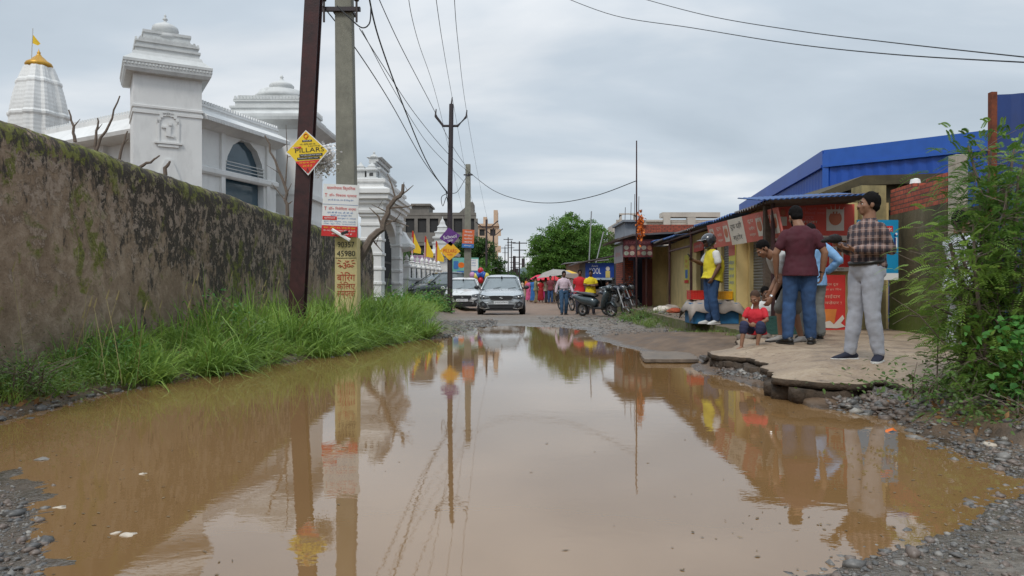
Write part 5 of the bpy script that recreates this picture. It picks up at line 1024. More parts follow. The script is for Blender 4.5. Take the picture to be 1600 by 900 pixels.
s3_ = board('shop_banner', 'lower red dairy banner with a white bottom strip directly under the large one', 'sign', (5.28, 12.96, 1.69), 0, 1.34, .50, mat('red_banner', (.58, .035, .03), .6, .1), .03); lines(s3_, M_pale2, [(-.67, .67, -.25, -.18), (-.62, -.48, -.1, .08)], -.018, 'white_strip'); lines(s3_, M_ink, [('लक्ष्मीया स्टोर', .35, -.215, .4, .05)], -.022); glass_art(s3_, .42, .04, .42)
s4_ = board('milk_poster', 'tall red standing poster with an orange glass and milk splash beside the counter', 'poster', (5.50, 12.72, .88), 0, .50, .98, mat('red_banner', (.58, .035, .03)), .05); lines(s4_, mat('peach_print', (.70, .42, .30)), [('शुद्ध दूध', 0, .32, .25, .05), ('ताज़ा हर दिन', 0, .24, .36, .045), ('मलाईदार', -.02, .12, .36, .07), ('व मज़ेदार !', .0, .01, .36, .07)], -.03)
mb = MB(); mb.add([(-.17, -.03, -.10), (.10, -.03, -.10), (.06, -.03, -.34), (-.14, -.03, -.34)], [(0, 1, 2, 3)]); mb.build('glass_print', mat('orange_drink', (.62, .20, .04)), s4_); mb = MB(); mb.add([(x, -.034, z) for x, z in ((-.2, -.34), (-.02, -.30), (.05, -.36), (.2, -.20), (.23, -.26), (.17, -.34), (.25, -.40), (.1, -.43), (-.2, -.42))], [tuple(range(9))]); mb.build('milk_print', M_pale2, s4_)
s5_ = board('drink_board', 'sky blue and white drink board with dark blue letters on the mossy wall', 'sign', (5.98, 12.05, 1.77), 0, .66, .98, mat('sky_blue_print', (.015, .27, .50), .4, .05), .05)
lines(s5_, M_wht, [(-.33, .33, -.49, -.38)], -.03, 'white_strip'); lines(s5_, mat('outline_white', (.8, .8, .8)), [('Lassi', .0, .16, .63, .28)], -.029); lines(s5_, mat('navy_print', (.01, .02, .16)), [('Lassi', .0, .16, .58, .23)], -.034); lines(s5_, M_redw, [(-.0, .24, .30, .39)], -.028, 'red_tab'); lines(s5_, M_wht, [('Amrit', .12, .345, .2, .06)], -.033)
mb = MB(); mb.tube([(-.05 + .2 * math.cos(a_ * .25 - 2.3), -.032, -.12 + .2 * math.sin(a_ * .25 - 2.3)) for a_ in range(8)], .008, 4); mb.build('swoosh', M_wht, s5_)
def flatposter(lb, D, o, z0, z1, w_, m_, items, inkm, name='wall_poster'):
    ang = -90 - math.degrees(math.atan(.075)); s_ = board(name, lb, 'poster', (SX(D) + o, D, (z0 + z1) / 2), ang, w_, z1 - z0, m_, .012)
    lines(s_, inkm, items, -.012); return s_
M_ylp = mat('lemon_print', (.62, .56, .10), .6, .08, 3)
p_ = flatposter('tall yellow poster with red head strip pasted on the shop pillar', 15.15, -.235, .55, 2.05, .58, M_ylp, [('मोबाइल', 0, .36, .44, .10), ('रिचार्ज', 0, .22, .4, .09), ('यहाँ करें', 0, .08, .4, .09), ('संपर्क', 0, -.06, .4, .09)], M_blu); lines(p_, M_sred, [(-.29, .29, .5, .75), (-.29, .29, -.75, -.66)], -.010, 'red_strip'); lines(p_, M_blu, [('पता', -.1, -.25, .2, .1), ('फ़ोन', .08, -.4, .2, .1)], -.012)
p_ = flatposter('small yellow poster with red lower edge on the yellow wall left of the door', 22.3, -.012, 1.25, 2.1, .78, M_ylp, [('सेल', 0, .25, .4, .12), ('भारी छूट', 0, .08, .5, .1)], M_redw); lines(p_, M_redw, [(-.39, .39, -.42, -.33)], -.010, 'red_strip'); lines(p_, M_blu, [(-.2, .25, -.28, -.02)], -.010, 'picture')
p_ = flatposter('pale blue and white poster hanging beside the dark doorway', 18.9, -.012, .95, 2.0, .6, mat('pale_blue_print', (.36, .46, .52), .5), [('जाँच', 0, .3, .3, .1), ('केन्द्र', 0, .15, .3, .1)], M_blu); lines(p_, M_blu, [(-.2, .2, -.3, .02), (-.3, .3, -.52, -.42)], -.014, 'picture')
p_ = flatposter('thin yellow poster strip at the near corner of the shop wall', 13.26, -.012, .6, 2.1, .28, M_ylp, [('दूध', 0, .4, .2, .12), ('घी', 0, .1, .2, .12)], M_sred)
p_ = flatposter('narrow red name strip above the dark doorway', 20.2, -.03, 2.12, 2.38, 1.5, M_sred2, [('जनरल स्टोर', 0, 0, 1.1, .14)], M_pale2, 'name_strip')
# ---- right boundary: mossy wall with brick courses
def mat_brick():
    t = NT('rough_red_brick'); b_ = t.n('TexBrick'); mp_ = t.n('Mapping'); cx = t.n('CombineXYZ'); sp = t.n('SeparateXYZ'); t.l(t.n('NewGeometry').outputs['Position'], sp.inputs[0]); t.l(t.math('ADD', sp.outputs[1], sp.outputs[0]), cx.inputs[0]); t.l(sp.outputs[2], cx.inputs[1]); t.l(cx.outputs[0], b_.inputs['Vector'])
    b_.inputs['Scale'].default_value = 1.0; b_.inputs['Brick Width'].default_value = .23; b_.inputs['Row Height'].default_value = .078; b_.inputs['Mortar Size'].default_value = .009; b_.inputs['Color1'].default_value = (.50, .115, .065, 1); b_.inputs['Color2'].default_value = (.34, .08, .05, 1); b_.inputs['Mortar'].default_value = (.10, .07, .055, 1)
    n_ = t.noise(t.co(space='World'), 14, 5, .7); t.base(t.mix(t.rng(n_, .45, .7, 0, .6), b_.outputs['Color'], (.05, .03, .025))); t.rough(.95); t.bump(t.math('SUBTRACT', t.math('MULTIPLY', n_, .5), b_.outputs['Fac']), .9, .02); return t.m
M_brick = mat_brick()
def mat_mossw():
    t = NT('mossy_render'); co = t.co(space='World'); n_ = t.noise(t.co((1, 1, .35), 'World'), 1.6, 7, .65, .3); f_ = t.noise(co, 12, 6, .7); pz = t.n('SeparateXYZ'); t.l(t.n('NewGeometry').outputs['Position'], pz.inputs[0])
    c = t.ramp(n_, [(.3, (.045, .040, .022)), (.52, (.120, .102, .056)), (.7, (.215, .180, .120))]); g_l = t.math('ADD', t.math('MULTIPLY', f_, .5), t.rng(pz.outputs[2], 1.7, .4, .05, .5)); c = t.mix(t.math('MULTIPLY', t.rng(g_l, .42, .72), .9), c, (.095, .140, .016)); t.base(c); t.rough(.95); t.bump(f_, .6, .02); return t.m
M_mossw = mat_mossw()
Bw = thing('brick_wall', 'mossy rendered wall with raw red brick courses on top behind the drink board', 'wall', (6.6, 12, .4)); wa = [(6.66, 13.0), (6.45, 10.95)]
def wal(mb, a, b, z0, z1, th=.23, n=1, jit=0, g=random.Random(3)):
    a = Vector((*a, 0)); b = Vector((*b, 0)); u = (b - a).normalized(); nn = Vector((-u.y, u.x, 0)); nn = nn if nn.x > 0 else -nn
    for i in range(n):
        p = a.lerp(b, i / n); q = a.lerp(b, (i + 1) / n); zt = z1 + (g.choice((-1, 0, 0, 0)) * .078 if jit else 0); V = [(p.x, p.y, z0), (q.x, q.y, z0), (q.x + nn.x * th, q.y + nn.y * th, z0), (p.x + nn.x * th, p.y + nn.y * th, z0)]; V += [(x, y, zt) for x, y, _ in V]
        mb.add(V, [(0, 1, 2, 3), (7, 6, 5, 4), (0, 4, 5, 1), (1, 5, 6, 2), (2, 6, 7, 3), (3, 7, 4, 0)])
mb = MB(); wal(mb, *wa, .1, 2.42); mb.build('render', M_mossw, Bw); mb = MB(); wal(mb, (6.68, 13.0), (6.47, 10.95), 2.424, 2.87, .2, 9, 1); mb.build('brick_courses', M_brick, Bw); settle(Bw)
mb = MB(); mb.box(0, 0, 1.5, .19, .19, 3.1, 4, .96); t = mb.build('concrete_post', mat('pale_concrete', (.40, .36, .29), .9, .2, 5, .4, 30, dirt=.25), bevel=.01); t.location = (6.54, 10.8, .05); tag(t, 'plain square concrete post at the end of the red brick courses', 'post')
mb = MB(); mb.lathe([(.0, 0), (.085, 0), (.07, .07), (.04, .085), (0, .09)], n=12); t = mb.build('plastic_cup', M_wht); b = P(1402, 294, 12.2); t.location = (6.68, 12.2, 2.875); tag(t, 'white upturned plastic cap sitting on top of the red bricks', 'cap')
Bw2 = MB(); wal(Bw2, (6.5, 10.68), (6.35, 8.6), .05, 2.3); t = Bw2.build('garden_wall', M_mossw); tag(t, 'dark mossy wall hidden behind the feathery bush', 'wall')
# blue sheet gate
Bg = thing('sheet_gate', 'tall blue sheet metal gate with a rusty edge behind the bush at the right', 'gate', (6.2, 9, .3)); mb = MB(); V = []; k = 40
for j in range(k + 1): s_ = j / k; q = Vector((5.90, 9.0, 0)).lerp(Vector((9.4, 8.4, 0)), s_); o = -.03 if (j % 8) in (3, 4) else 0; V += [(q.x, q.y + o, .1), (q.x, q.y + o, 3.52)]
mb.add(V, [(2 * j, 2 * j + 2, 2 * j + 3, 2 * j + 1) for j in range(k)]); gp = mb.build('sheet', mat('dull_blue_sheet', (.012, .040, .17), .5, .2, 1.5, dirt=.35), Bg); so = gp.modifiers.new('t', 'SOLIDIFY'); so.thickness = .01
mb = MB(); mb.box(5.87, 9.0, 1.82, .07, .07, 3.46); mb.build('rusty_edge', mat('orange_rust', (.16, .045, .02), .9, .4, 12), Bg); settle(Bg)
# ---- the eating house with its signs
Ho = thing('eating_house', 'small brick eating house under a dark tin roof with a maroon door', 'shop', (4.9, 29, .3)); mb = MB(); mb.bb(4.1, 4.32, 27.3, 29, .2, 2.7); mb.bb(4.32, 4.5, 27.3, 27.5, .2, 2.1); mb.build('brick_pier', M_brick, Ho)
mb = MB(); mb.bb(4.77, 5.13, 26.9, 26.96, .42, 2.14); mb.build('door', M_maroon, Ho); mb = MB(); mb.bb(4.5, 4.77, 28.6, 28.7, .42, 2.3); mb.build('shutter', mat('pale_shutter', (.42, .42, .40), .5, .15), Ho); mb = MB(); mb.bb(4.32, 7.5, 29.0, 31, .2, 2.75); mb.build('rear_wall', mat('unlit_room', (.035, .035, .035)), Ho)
mb = MB(); mb.prism([(3.55, 2.70), (4.1, 2.86), (6.2, 2.98), (6.2, 3.03), (4.1, 2.92), (3.5, 2.75)], 24.9, 28.6); mb.build('tin_roof', M_tin, Ho)
mb = MB(); mb.bb(4.6, 5.3, 30, 33, 3.0, 3.75); mb.bb(4.5, 5.4, 29.8, 33.1, 3.75, 3.83); mb.build('upper_room', mat('grey_render', (.22, .24, .27), .9, .2, 2), Ho); mb = MB(); mb.bb(5.3, 7.6, 30, 30.25, 3.0, 3.65); mb.build('parapet', M_brick, Ho)
for i, (x, h_) in enumerate(((4.66, 4.4), (4.9, 4.6), (5.05, 4.95), (5.22, 4.85))): mb = MB(); mb.tube([(x, 30.4, 3.7), (x + .02, 30.4, h_)], .012, 4); mb.build('reinforcing_bar', M_rust, Ho)
for x in (3.85, 4.62): mb = MB(); mb.tube([(x, 25.3, .1), (x, 25.3, 2.75)], .035, 6); mb.build('post', M_rust, Ho)
settle(Ho)
s6_ = board('eating_house_sign', 'dark red eating house sign with a row of food pictures facing the camera', 'sign', (4.31, 25.2, 2.45), 0, 1.0, .60, mat('wine_print', (.16, .035, .045), .6, .1), .04); lines(s6_, mat('pink_print', (.62, .20, .22)), [('होटल बेचारा', .0, .20, .86, .14)], -.024)
for i in range(10): x = -.40 + .2 * (i % 5); z = .02 - .19 * (i // 5); mb = MB(); mb.prism([(x + .085 * math.cos(k * .52), z + .075 * math.sin(k * .52)) for k in range(12)], -.028, -.022); mb.build('food_picture', mat(('food_a', 'food_b', 'food_c')[i % 3], ((.40, .36, .30), (.45, .18, .12), (.30, .32, .26))[i % 3], .6, .3, 12), s6_)
s7_ = board('side_panel', 'pale faded sign panel turned to the road at the left of the eating house sign', 'sign', (3.80, 26.3, 2.28), -90, 2.0, .60, mat('faded_grey_print', (.30, .27, .28), .6, .2, 3), .03); lines(s7_, M_sred, [('होटल', 0, 0, 1.2, .2)], -.018)
# iron rod with its wire and the orange cloth
b = P(994.5, 400, 24.4); mb = MB(); mb.tube([(0, 0, 0), (0, 0, CH + 225 / F * 24.4 - .4)], [.035, .02], 6); t = mb.build('iron_rod', M_rust); t.location = (b.x, b.y, .4); tag(t, 'tall thin iron rod rising above the eating house roof into the sky', 'rod')
C_ = np.array([[0, 0, 0]]) + rng.normal(size=(160, 3)) * np.array([.05, .05, .22]); V, Fc, tt = leaf_quads(C_, .12, .08, droop=.8); o = np_mesh('cloth_bundle', V, Fc, mat('orange_cloth', (.65, .16, .02), .8), False, tt); o.location = P(1001, 352, 24.4); tag(o, 'orange cloth bundle tied on the iron rod above the roof', 'cloth')
# ---- snack stall
Ks = thing('snack_stall', 'small roadside stall with a slanted tin roof behind the parked scooter', 'stall', (4, 33.5, 0)); mb = MB(); mb.bb(4.5, 5.2, 33.2, 36, 0, 2.2); mb.bb(3.3, 3.4, 33.2, 36, 0, 2.2); mb.bb(3.3, 5.2, 35.9, 36, 0, 2.2); mb.build('wall', mat('stall_board', (.18, .16, .14), .9, .3), Ks); mb = MB(); mb.bb(3.35, 4.6, 33.1, 33.3, .0, 1.0); mb.build('counter', mat('stall_counter', (.16, .13, .11), .8, .3), Ks)
mb = MB(); mb.prism([(2.8, 2.12), (5.3, 2.62), (5.3, 2.67), (2.8, 2.17)], 32.6, 36.5); mb.build('roof', M_tin, Ks); settle(Ks)
c = P(937, 424, 32.9); s8_ = board('stall_sign', 'royal blue stall sign with white letters and a yellow figure, over the parked scooter', 'sign', c, 0, 1.28, .76, mat('royal_blue_print', (.015, .055, .28), .4, .08), .04); lines(s8_, M_wht, [('Amrit', -.22, .24, .3, .10), ('KOOL', -.2, .02, .50, .26)], -.024); lines(s8_, mat('pale_strip', (.40, .50, .56)), [(-.64, .64, -.38, -.29)], -.022, 'pale_strip')
lines(s8_, mat('custard_print', (.62, .50, .15)), [(.26, .46, -.28, .02)], -.024, 'yellow_patch'); mb = MB(); mb.prism([(.36 + .09 * math.cos(k * .52), .12 + .1 * math.sin(k * .52)) for k in range(12)], -.027, -.022); mb.build('round_patch', M_pale2, s8_)
for lb, px0, py0, px1, py1, D in (('tall thin pole standing behind the stall before the trees', 918, 460, 924, 330, 40), ('slanting thin pole right of the tall thin one before the trees', 930, 415, 943, 362, 40)):
    a = P(px0, py0, D); b = P(px1, py1, D); mb = MB(); mb.tube([(0, 0, 0), b - a], .035, 5); t = mb.build('thin_pole', M_galv); t.location = a; tag(t, lb, 'pole')
# ---- things on the ledge
M_bbox = mat('blue_box', (.02, .14, .30), .5, .2, 3, dirt=.3); M_tarp = mat('grey_tarpaulin', (.30, .26, .23), .7, .25, 4, .4, 10); M_crR = mat('red_crate', (.55, .03, .02), .4); M_crY = mat('orange_crate', (.75, .36, .01), .4); M_crG = mat('green_crate', (.03, .09, .075), .5, .2)
t = thing('blue_box', 'long blue vendor box with a crumpled grey cover behind the man in the helmet', 'box', (4.05, 15.1, .416)); mb = MB(); mb.bb(-.42, .50, -.35, .35, 0, .42); mb.build('body', M_bbox, t, bevel=.01)
g = random.Random(8); n_ = 18; V = []
for i in range(n_ + 1):
    for j in range(9):
        x = -.52 + 1.16 * i / n_; y = -.47 + .94 * j / 8; e_ = max(0, abs(x - .06) - .46) + max(0, abs(y) - .34); V.append((x, y, .45 - e_ * 1.6 + .025 * math.sin(x * 17 + y * 9) + g.uniform(-.01, .01)))
mb = MB(); mb.add(V, [(i * 9 + j, (i + 1) * 9 + j, (i + 1) * 9 + j + 1, i * 9 + j + 1) for i in range(n_) for j in range(8)]); cv = mb.build('cover', M_tarp, t, True); so = cv.modifiers.new('t', 'SOLIDIFY'); so.thickness = .012
def crate(lb, loc, sx, sy, sz, m_, yaw=0, group=None):
    t = thing('crate', lb, 'crate', loc, yaw, group); mb = MB(); th = .015
    mb.bb(-sx / 2, sx / 2, -sy / 2, sy / 2, 0, th); k = 4
    for i in range(k):
        z0 = th + (sz - th) * i / k; z1 = z0 + (sz - th) / k * .72
        for a in ((-sx / 2, sx / 2, -sy / 2, -sy / 2 + th), (-sx / 2, sx / 2, sy / 2 - th, sy / 2), (-sx / 2, -sx / 2 + th, -sy / 2 + th, sy / 2 - th), (sx / 2 - th, sx / 2, -sy / 2 + th, sy / 2 - th)): mb.bb(*a, z0, z1)
    n = 6
    for i in range(n + 1):
        x = -sx / 2 + .012 + (sx - .024) * i / n
        for y in (-sy / 2 + th / 2, sy / 2 - th / 2): mb.bb(x - .012, x + .012, y - th * .42, y + th * .42, th, sz)
    for y in (-.3 * sy, .3 * sy):
        for x in (-sx / 2 + th / 2, sx / 2 - th / 2): mb.bb(x - th * .42, x + th * .42, y - .012, y + .012, th, sz)
    mb.build('body', m_, t); mb = MB(); mb.bb(-sx / 2 - .008, sx / 2 + .008, -sy / 2 - .008, sy / 2 + .008, sz, sz + .012) if False else None
    for a in ((-sx / 2 - .008, sx / 2 + .008, -sy / 2 - .008, -sy / 2 + .012), (-sx / 2 - .008, sx / 2 + .008, sy / 2 - .012, sy / 2 + .008), (-sx / 2 - .008, -sx / 2 + .012, -sy / 2 + .012, sy / 2 - .012), (sx / 2 - .012, sx / 2 + .008, -sy / 2 + .012, sy / 2 - .012)): mb.bb(*a, sz - .004, sz + .014)
    mb.build('rim', m_, t); return t
crate('bright red crate on the left end of the blue box', (3.82, 15.15, .90), .36, .3, .17, M_crR, 3); crate('orange crate on the right end of the blue box', (4.37, 15.2, .90), .30, .3, .15, M_crY, -5); crate('dark green crate on the pavement behind the seated child', (4.24, 11.75, .42), .50, .34, .26, M_crG, 4)
for lb, x, y, s_, m_ in (('crumpled orange rag at the foot of the yellow wall beside the iron post', 4.55, 20.6, .16, mat('rusty_rag', (.35, .07, .03), .9)), ('pale cement sack lying on the ledge left of the orange rag', 4.35, 21.4, .2, M_pale2), ('heap of dirty white rags on the ledge by the yellow wall', 4.72, 21.9, .22, M_tarp)):
    mb = MB(); mb.sph((0, 0, 0), (1.3, 1, .55), 14, 9); mb.v = [tuple(Vector(v) * (1 + .35 * mnoise.noise(Vector(v) * 2.2 + Vector((x, y, 0))))) for v in mb.v]; mb.v = [(a * s_, b * s_, c * s_) for a, b, c in mb.v]; t = mb.build('rag', m_); t.location = (x, y, SLABZ + s_ * .3); tag(t, lb, 'rag')
x, y = rng.uniform(3.95, 4.9, 130), rng.uniform(16.5, 24, 130); V, Fc, k = stones(np.stack([x, y, np.full(130, SLABZ + .005)], 1), .03 * np.exp(rng.normal(0, .5, 130)), 44); tag(np_mesh('ledge_litter', V, Fc, M_stone, False, np.repeat(np.stack([rng.random(130), rng.random(130) < .4], 1), k, 0)), 'litter and small stones scattered along the ledge by the shops', 'litter', kind='stuff')
for i, (px, py, D, s_, lb) in enumerate(((1196, 524, 11.2, .10, 'brown boulder on the pavement edge right beside the seated child'), (1166, 519, 10.9, .13, 'flat boulder behind the feet of the seated child'), (1216, 527, 11.0, .08, 'flat broken stone behind the grey sandal'), (1099, 507, 15.4, .14, 'block of broken ledge below the man in the helmet'))):
    X = (px - 800) / F * D; V, Fc, k = stones(np.array([[X, D, .40 if i < 3 else .3]]), np.array([s_]), 60 + i, .55, 2); V = np.array(V) - [X, D, .4]; t = np_mesh('boulder', V, Fc, M_cov, False, np.full((len(V), 2), [.8, 0.])); t.location = (X, D, .4); tag(t, lb, 'boulder')
# ================================================================ near plants
M_bushl = mat_leaf('feathery_leaflets', (.085, .180, .032), (.290, .430, .090), .5, .45); M_vine = mat_leaf('heart_leaves', (.045, .160, .030), (.110, .290, .055), .4, .3); M_weed = mat_leaf('weed_leaves', (.060, .115, .025), (.130, .205, .060), .5, .3); M_litter = mat_leaf('dead_leaves', (.16, .08, .03), (.28, .15, .06), .8, .1)
def sprays(C, D_, L, pairs, lf, seed, droop=.5, base_t=None):
    """pinnate leaves: rachis from each C along D_, leaflets in two rows"""
    g = np.random.default_rng(seed); n = len(C); d = D_ / np.linalg.norm(D_, axis=1)[:, None]; up = np.array([0, 0, 1.]) + g.normal(0, .35, (n, 3)); s_ = np.cross(d, up); s_ /= np.linalg.norm(s_, axis=1)[:, None]; nn = np.cross(s_, d); V = []
    bt = g.random(n) if base_t is None else base_t; T = []
    for k in range(pairs):
        t_ = (k + 1) / pairs; p = C + d * (L * t_)[:, None] - np.array([0, 0, 1]) * (L * droop * t_ * t_)[:, None]
        for sg in (-1, 1):
            ax = s_ * sg * .85 + d * .5 - nn * .1; w_ = d * .5 * lf * .42; tip = p + ax * lf * (1 - .4 * t_ ** 3)
            V.append(np.stack([p - w_ * .3, p + ax * lf * .45 - w_, tip, p + ax * lf * .45 + w_], 1)); T.append(np.stack([np.clip(bt + g.normal(0, .12, n), 0, 1), (g.random(n) < .03) * 1.0], 1))
    V = np.stack(V, 1).reshape(-1, 3); T = np.repeat(np.stack(T, 1).reshape(-1, 2), 4, 0); return V, np.arange(len(V)).reshape(-1, 4), T
Bx, By, Bz = 3.95, 6.1, .3
bu = thing('feathery_bush', 'tall feathery green bush with many bare stems, in front of the blue sheet gate', 'bush', (Bx, By, Bz)); mb = MB(); g = random.Random(12); CC, DD = [], []
tg = [(1512, 228, 6.1, 1.25), (1548, 235, 6.0, 1.3), (1585, 222, 6.2, 1.3), (1620, 235, 6.1, 1.2), (1660, 260, 6.3, 1.2), (1572, 300, 5.7, 1.3), (1610, 330, 5.8, 1.3), (1490, 345, 6.2, .5), (1462, 395, 6.3, .25), (1445, 470, 6.2, .2), (1530, 300, 6.4, 1.0), (1600, 400, 5.6, 1.3), (1530, 420, 6.5, .55), (1475, 575, 6.0, .5), (1500, 610, 5.7, .7), (1560, 480, 5.7, 1.1), (1640, 420, 6.0, 1.3), (1500, 470, 6.4, .5), (1500, 630, 5.4, .9), (1475, 500, 6.4, .4), (1500, 400, 5.9, 1.0), (1490, 440, 6.1, .9), (1505, 500, 6.1, .9), (1520, 350, 5.9, 1.0), (1550, 380, 5.8, 1.2), (1590, 270, 5.9, 1.3), (1540, 560, 5.6, 1.2), (1510, 540, 5.9, 1.0), (1620, 560, 5.6, 1.2)]
for i, (px, py, D, dn) in enumerate(tg):
    e_ = P(px, py, D) - Vector((Bx, By, Bz)); s0 = Vector((g.uniform(-.18, .35), g.uniform(-.25, .3), -.15)); m1 = s0.lerp(e_, .5) + Vector((g.uniform(-.12, .2), g.uniform(-.1, .1), .12)); pts = smooth([s0, m1, e_], 6); n = len(pts); mb.tube(pts, [.020 * (1 - .8 * k / n) + .003 for k in range(n)], 6)
    for k in range(int(125 * max(dn, .2))):
        t_ = min(.99, .35 + .65 * g.random() ** .6 if py < 450 else .3 + .7 * g.random()); q = pts[int(t_ * (n - 1))]; o = Vector((g.gauss(0, 1), g.gauss(0, 1), g.gauss(0, .8))) * (.05 + .16 * t_ * (1 if dn > .6 else .7)); c_ = q + o * .9
        if k % 6 == 0: mb.tube([q, q.lerp(c_, .6) + Vector((0, 0, .02)), c_], [.004, .003, .0015], 3)
        CC.append(c_); DD.append(o.normalized() + (e_ - s0).normalized() * .35 + Vector((g.gauss(0, .3), g.gauss(0, .3), -.1)))
for i in range(26):
    a = Vector((g.uniform(-.5, .4), g.uniform(-.3, .2), g.uniform(-.1, .9))); b = a + Vector((g.uniform(-.55, .3), g.uniform(-.2, .1), g.uniform(-.2, .45))); mb.tube([a, a.lerp(b, .5) + Vector((0, 0, .05)), b], [.006, .005, .002], 4)
mb.tube([(.0, .15, -.2), (-.05, .1, .5), (.05, .1, 1.1), (.12, 0, 1.7)], [.045, .04, .032, .02], 7); mb.tube([(.2, .1, -.2), (.3, .1, .5), (.22, .1, 1.2), (.3, 0, 1.9)], [.04, .035, .03, .015], 7); mb.tube([(-.2, .1, -.1), (-.12, .05, .6), (-.26, .1, 1.25)], [.03, .028, .015], 7)
mb.build('stem', M_twig, bu); C_ = np.array([tuple(c) for c in CC]); D_ = np.array([tuple(c) for c in DD])
cl_t = np.clip(.45 + 1.4 * fbm(C_[:, 0] * 1.0, C_[:, 2], 2.2, 3) + rng.normal(0, .12, len(C_)), 0, 1)
V, Fc, tt = sprays(C_, D_, rng.uniform(.09, .19, len(C_)), 10, .036, 5, .45, cl_t); np_mesh('foliage', V, Fc, M_bushl, False, tt, bu)
# heart leaved creeper low on the right
def leafplant(name, lb, cat, loc, C_, L, W_, mt, stems=8, seed=1, droop=.5, spread=.4, H=.5):
    t = thing(name, lb, cat, loc); g = random.Random(seed); mb = MB()
    for i in range(stems): a = Vector((g.uniform(-spread, spread) * .5, g.uniform(-spread, spread) * .5, -.05)); b = Vector((g.uniform(-spread, spread), g.uniform(-spread, spread), H * g.uniform(.5, 1))); mb.tube([a, a.lerp(b, .5) + Vector((0, 0, .05)), b], [.006, .005, .002], 4)
    mb.build('stem', M_twig, t); n = len(C_)
    # leaf = 6 vertex fan folded along its midrib
    d = rng.normal(size=(n, 3)); d[:, 2] = -np.abs(d[:, 2]) * droop - .15; d[:, 1] -= .3; d /= np.linalg.norm(d, axis=1)[:, None]; u = np.cross(d, np.array([0, 0, 1.]) + rng.normal(0, .4, (n, 3))); u /= np.linalg.norm(u, axis=1)[:, None]; nn = np.cross(u, d); L = L * rng.uniform(.6, 1.25, (n, 1)); W_ = W_ / 2 * L / L.mean()
    a, m_, tip = C_, C_ + d * L * .5 - nn * W_ * .25, C_ + d * L; l1, l2 = C_ + u * W_ + d * L * .22, C_ + u * W_ * .75 + d * L * .6; r1, r2 = C_ - u * W_ + d * L * .22, C_ - u * W_ * .75 + d * L * .6
    V = np.stack([a, m_, tip, l1, l2, r1, r2], 1).reshape(-1, 3); b = (np.arange(n) * 7)[:, None]; Fc = np.concatenate([b + np.array(f) for f in ((0, 3, 4, 1), (1, 4, 2, 2), (0, 1, 6, 5), (1, 2, 2, 6))])
    Fc = np.concatenate([b + np.array(f) for f in ((0, 3, 1), (3, 4, 1), (4, 2, 1), (0, 1, 5), (5, 1, 6), (6, 1, 2))]); T = np.repeat(np.stack([rng.random(n), (rng.random(n) < .03) * 1.0], 1), 7, 0); np_mesh('foliage', V, Fc, mt, False, T, t); return t
n = 2200; zz = rng.uniform(0, 1, n); C_ = np.stack([rng.normal(0, .26, n) + .28 * (1 - zz), rng.normal(0, .2, n), zz * .85 - .02], 1); C_[:, 0] += .12
leafplant('creeper', 'dark green heart leaved creeper hanging at the lower right edge', 'creeper', (3.85, 5.25, .15), C_, .052, .046, M_vine, 14, 3, .8, .35, .9)
n = 500; C_ = np.stack([rng.normal(0, .28, n), rng.normal(0, .2, n), np.abs(rng.normal(0, .13, n))], 1)
leafplant('low_weed', 'low pale leaved weed spreading at the foot of the feathery bush', 'weed', (3.25, 5.75, .34), C_, .045, .022, M_weed, 10, 4, .3, .3, .25)
n = 420; C_ = np.stack([rng.normal(0, .3, n), rng.normal(0, .2, n), np.abs(rng.normal(0, .10, n))], 1)
leafplant('low_weed', 'trailing green weed between the feathery bush and the water', 'weed', (3.45, 5.0, .27), C_, .04, .022, M_weed, 10, 5, .3, .3, .2)
# weedy plant at the far left
n = 2600; C_ = np.stack([rng.normal(0, .34, n), rng.normal(0, .28, n), np.abs(rng.normal(0, .15, n))], 1)
leafplant('leafy_weed', 'pale small leaved weed clump at the left edge below the boundary wall', 'weed', (-4.35, 6.5, .28), C_, .035, .014, M_weed, 30, 6, .1, .45, .38)
n = 1300; C_ = np.stack([rng.normal(0, .3, n), rng.normal(0, .5, n), np.abs(rng.normal(0, .28, n))], 1)
leafplant('leafy_weed', 'broad leaved weed clump past the end of the wall near the broken branch', 'weed', (-3.9, 25.5, .25), np.concatenate([C_, C_ * [1, 1, .9] + [.9, 1, 0]]), .11, .08, M_vine, 14, 7, .3, .5, .6)
n = 1500; C_ = np.stack([rng.normal(0, .4, n), rng.normal(0, .6, n), np.abs(rng.normal(0, .42, n))], 1)
leafplant('leafy_weed', 'tall light green weed clump in front of the grey parked car', 'weed', (-2.95, 27.5, .2), C_, .10, .05, mat_leaf('light_weed', (.06, .14, .025), (.14, .24, .05), .5, .3), 16, 8, .2, .5, .8)
n = 700; C_ = np.stack([rng.normal(0, .35, n), rng.normal(0, .4, n), np.abs(rng.normal(0, .16, n))], 1)
leafplant('leafy_weed', 'low bright weed between the parked motorcycle and the mossy ledge', 'weed', (3.55, 20.5, .18), C_, .07, .03, mat_leaf('light_weed2', (.06, .15, .025), (.13, .24, .05), .5, .3), 10, 9, .2, .35, .4)
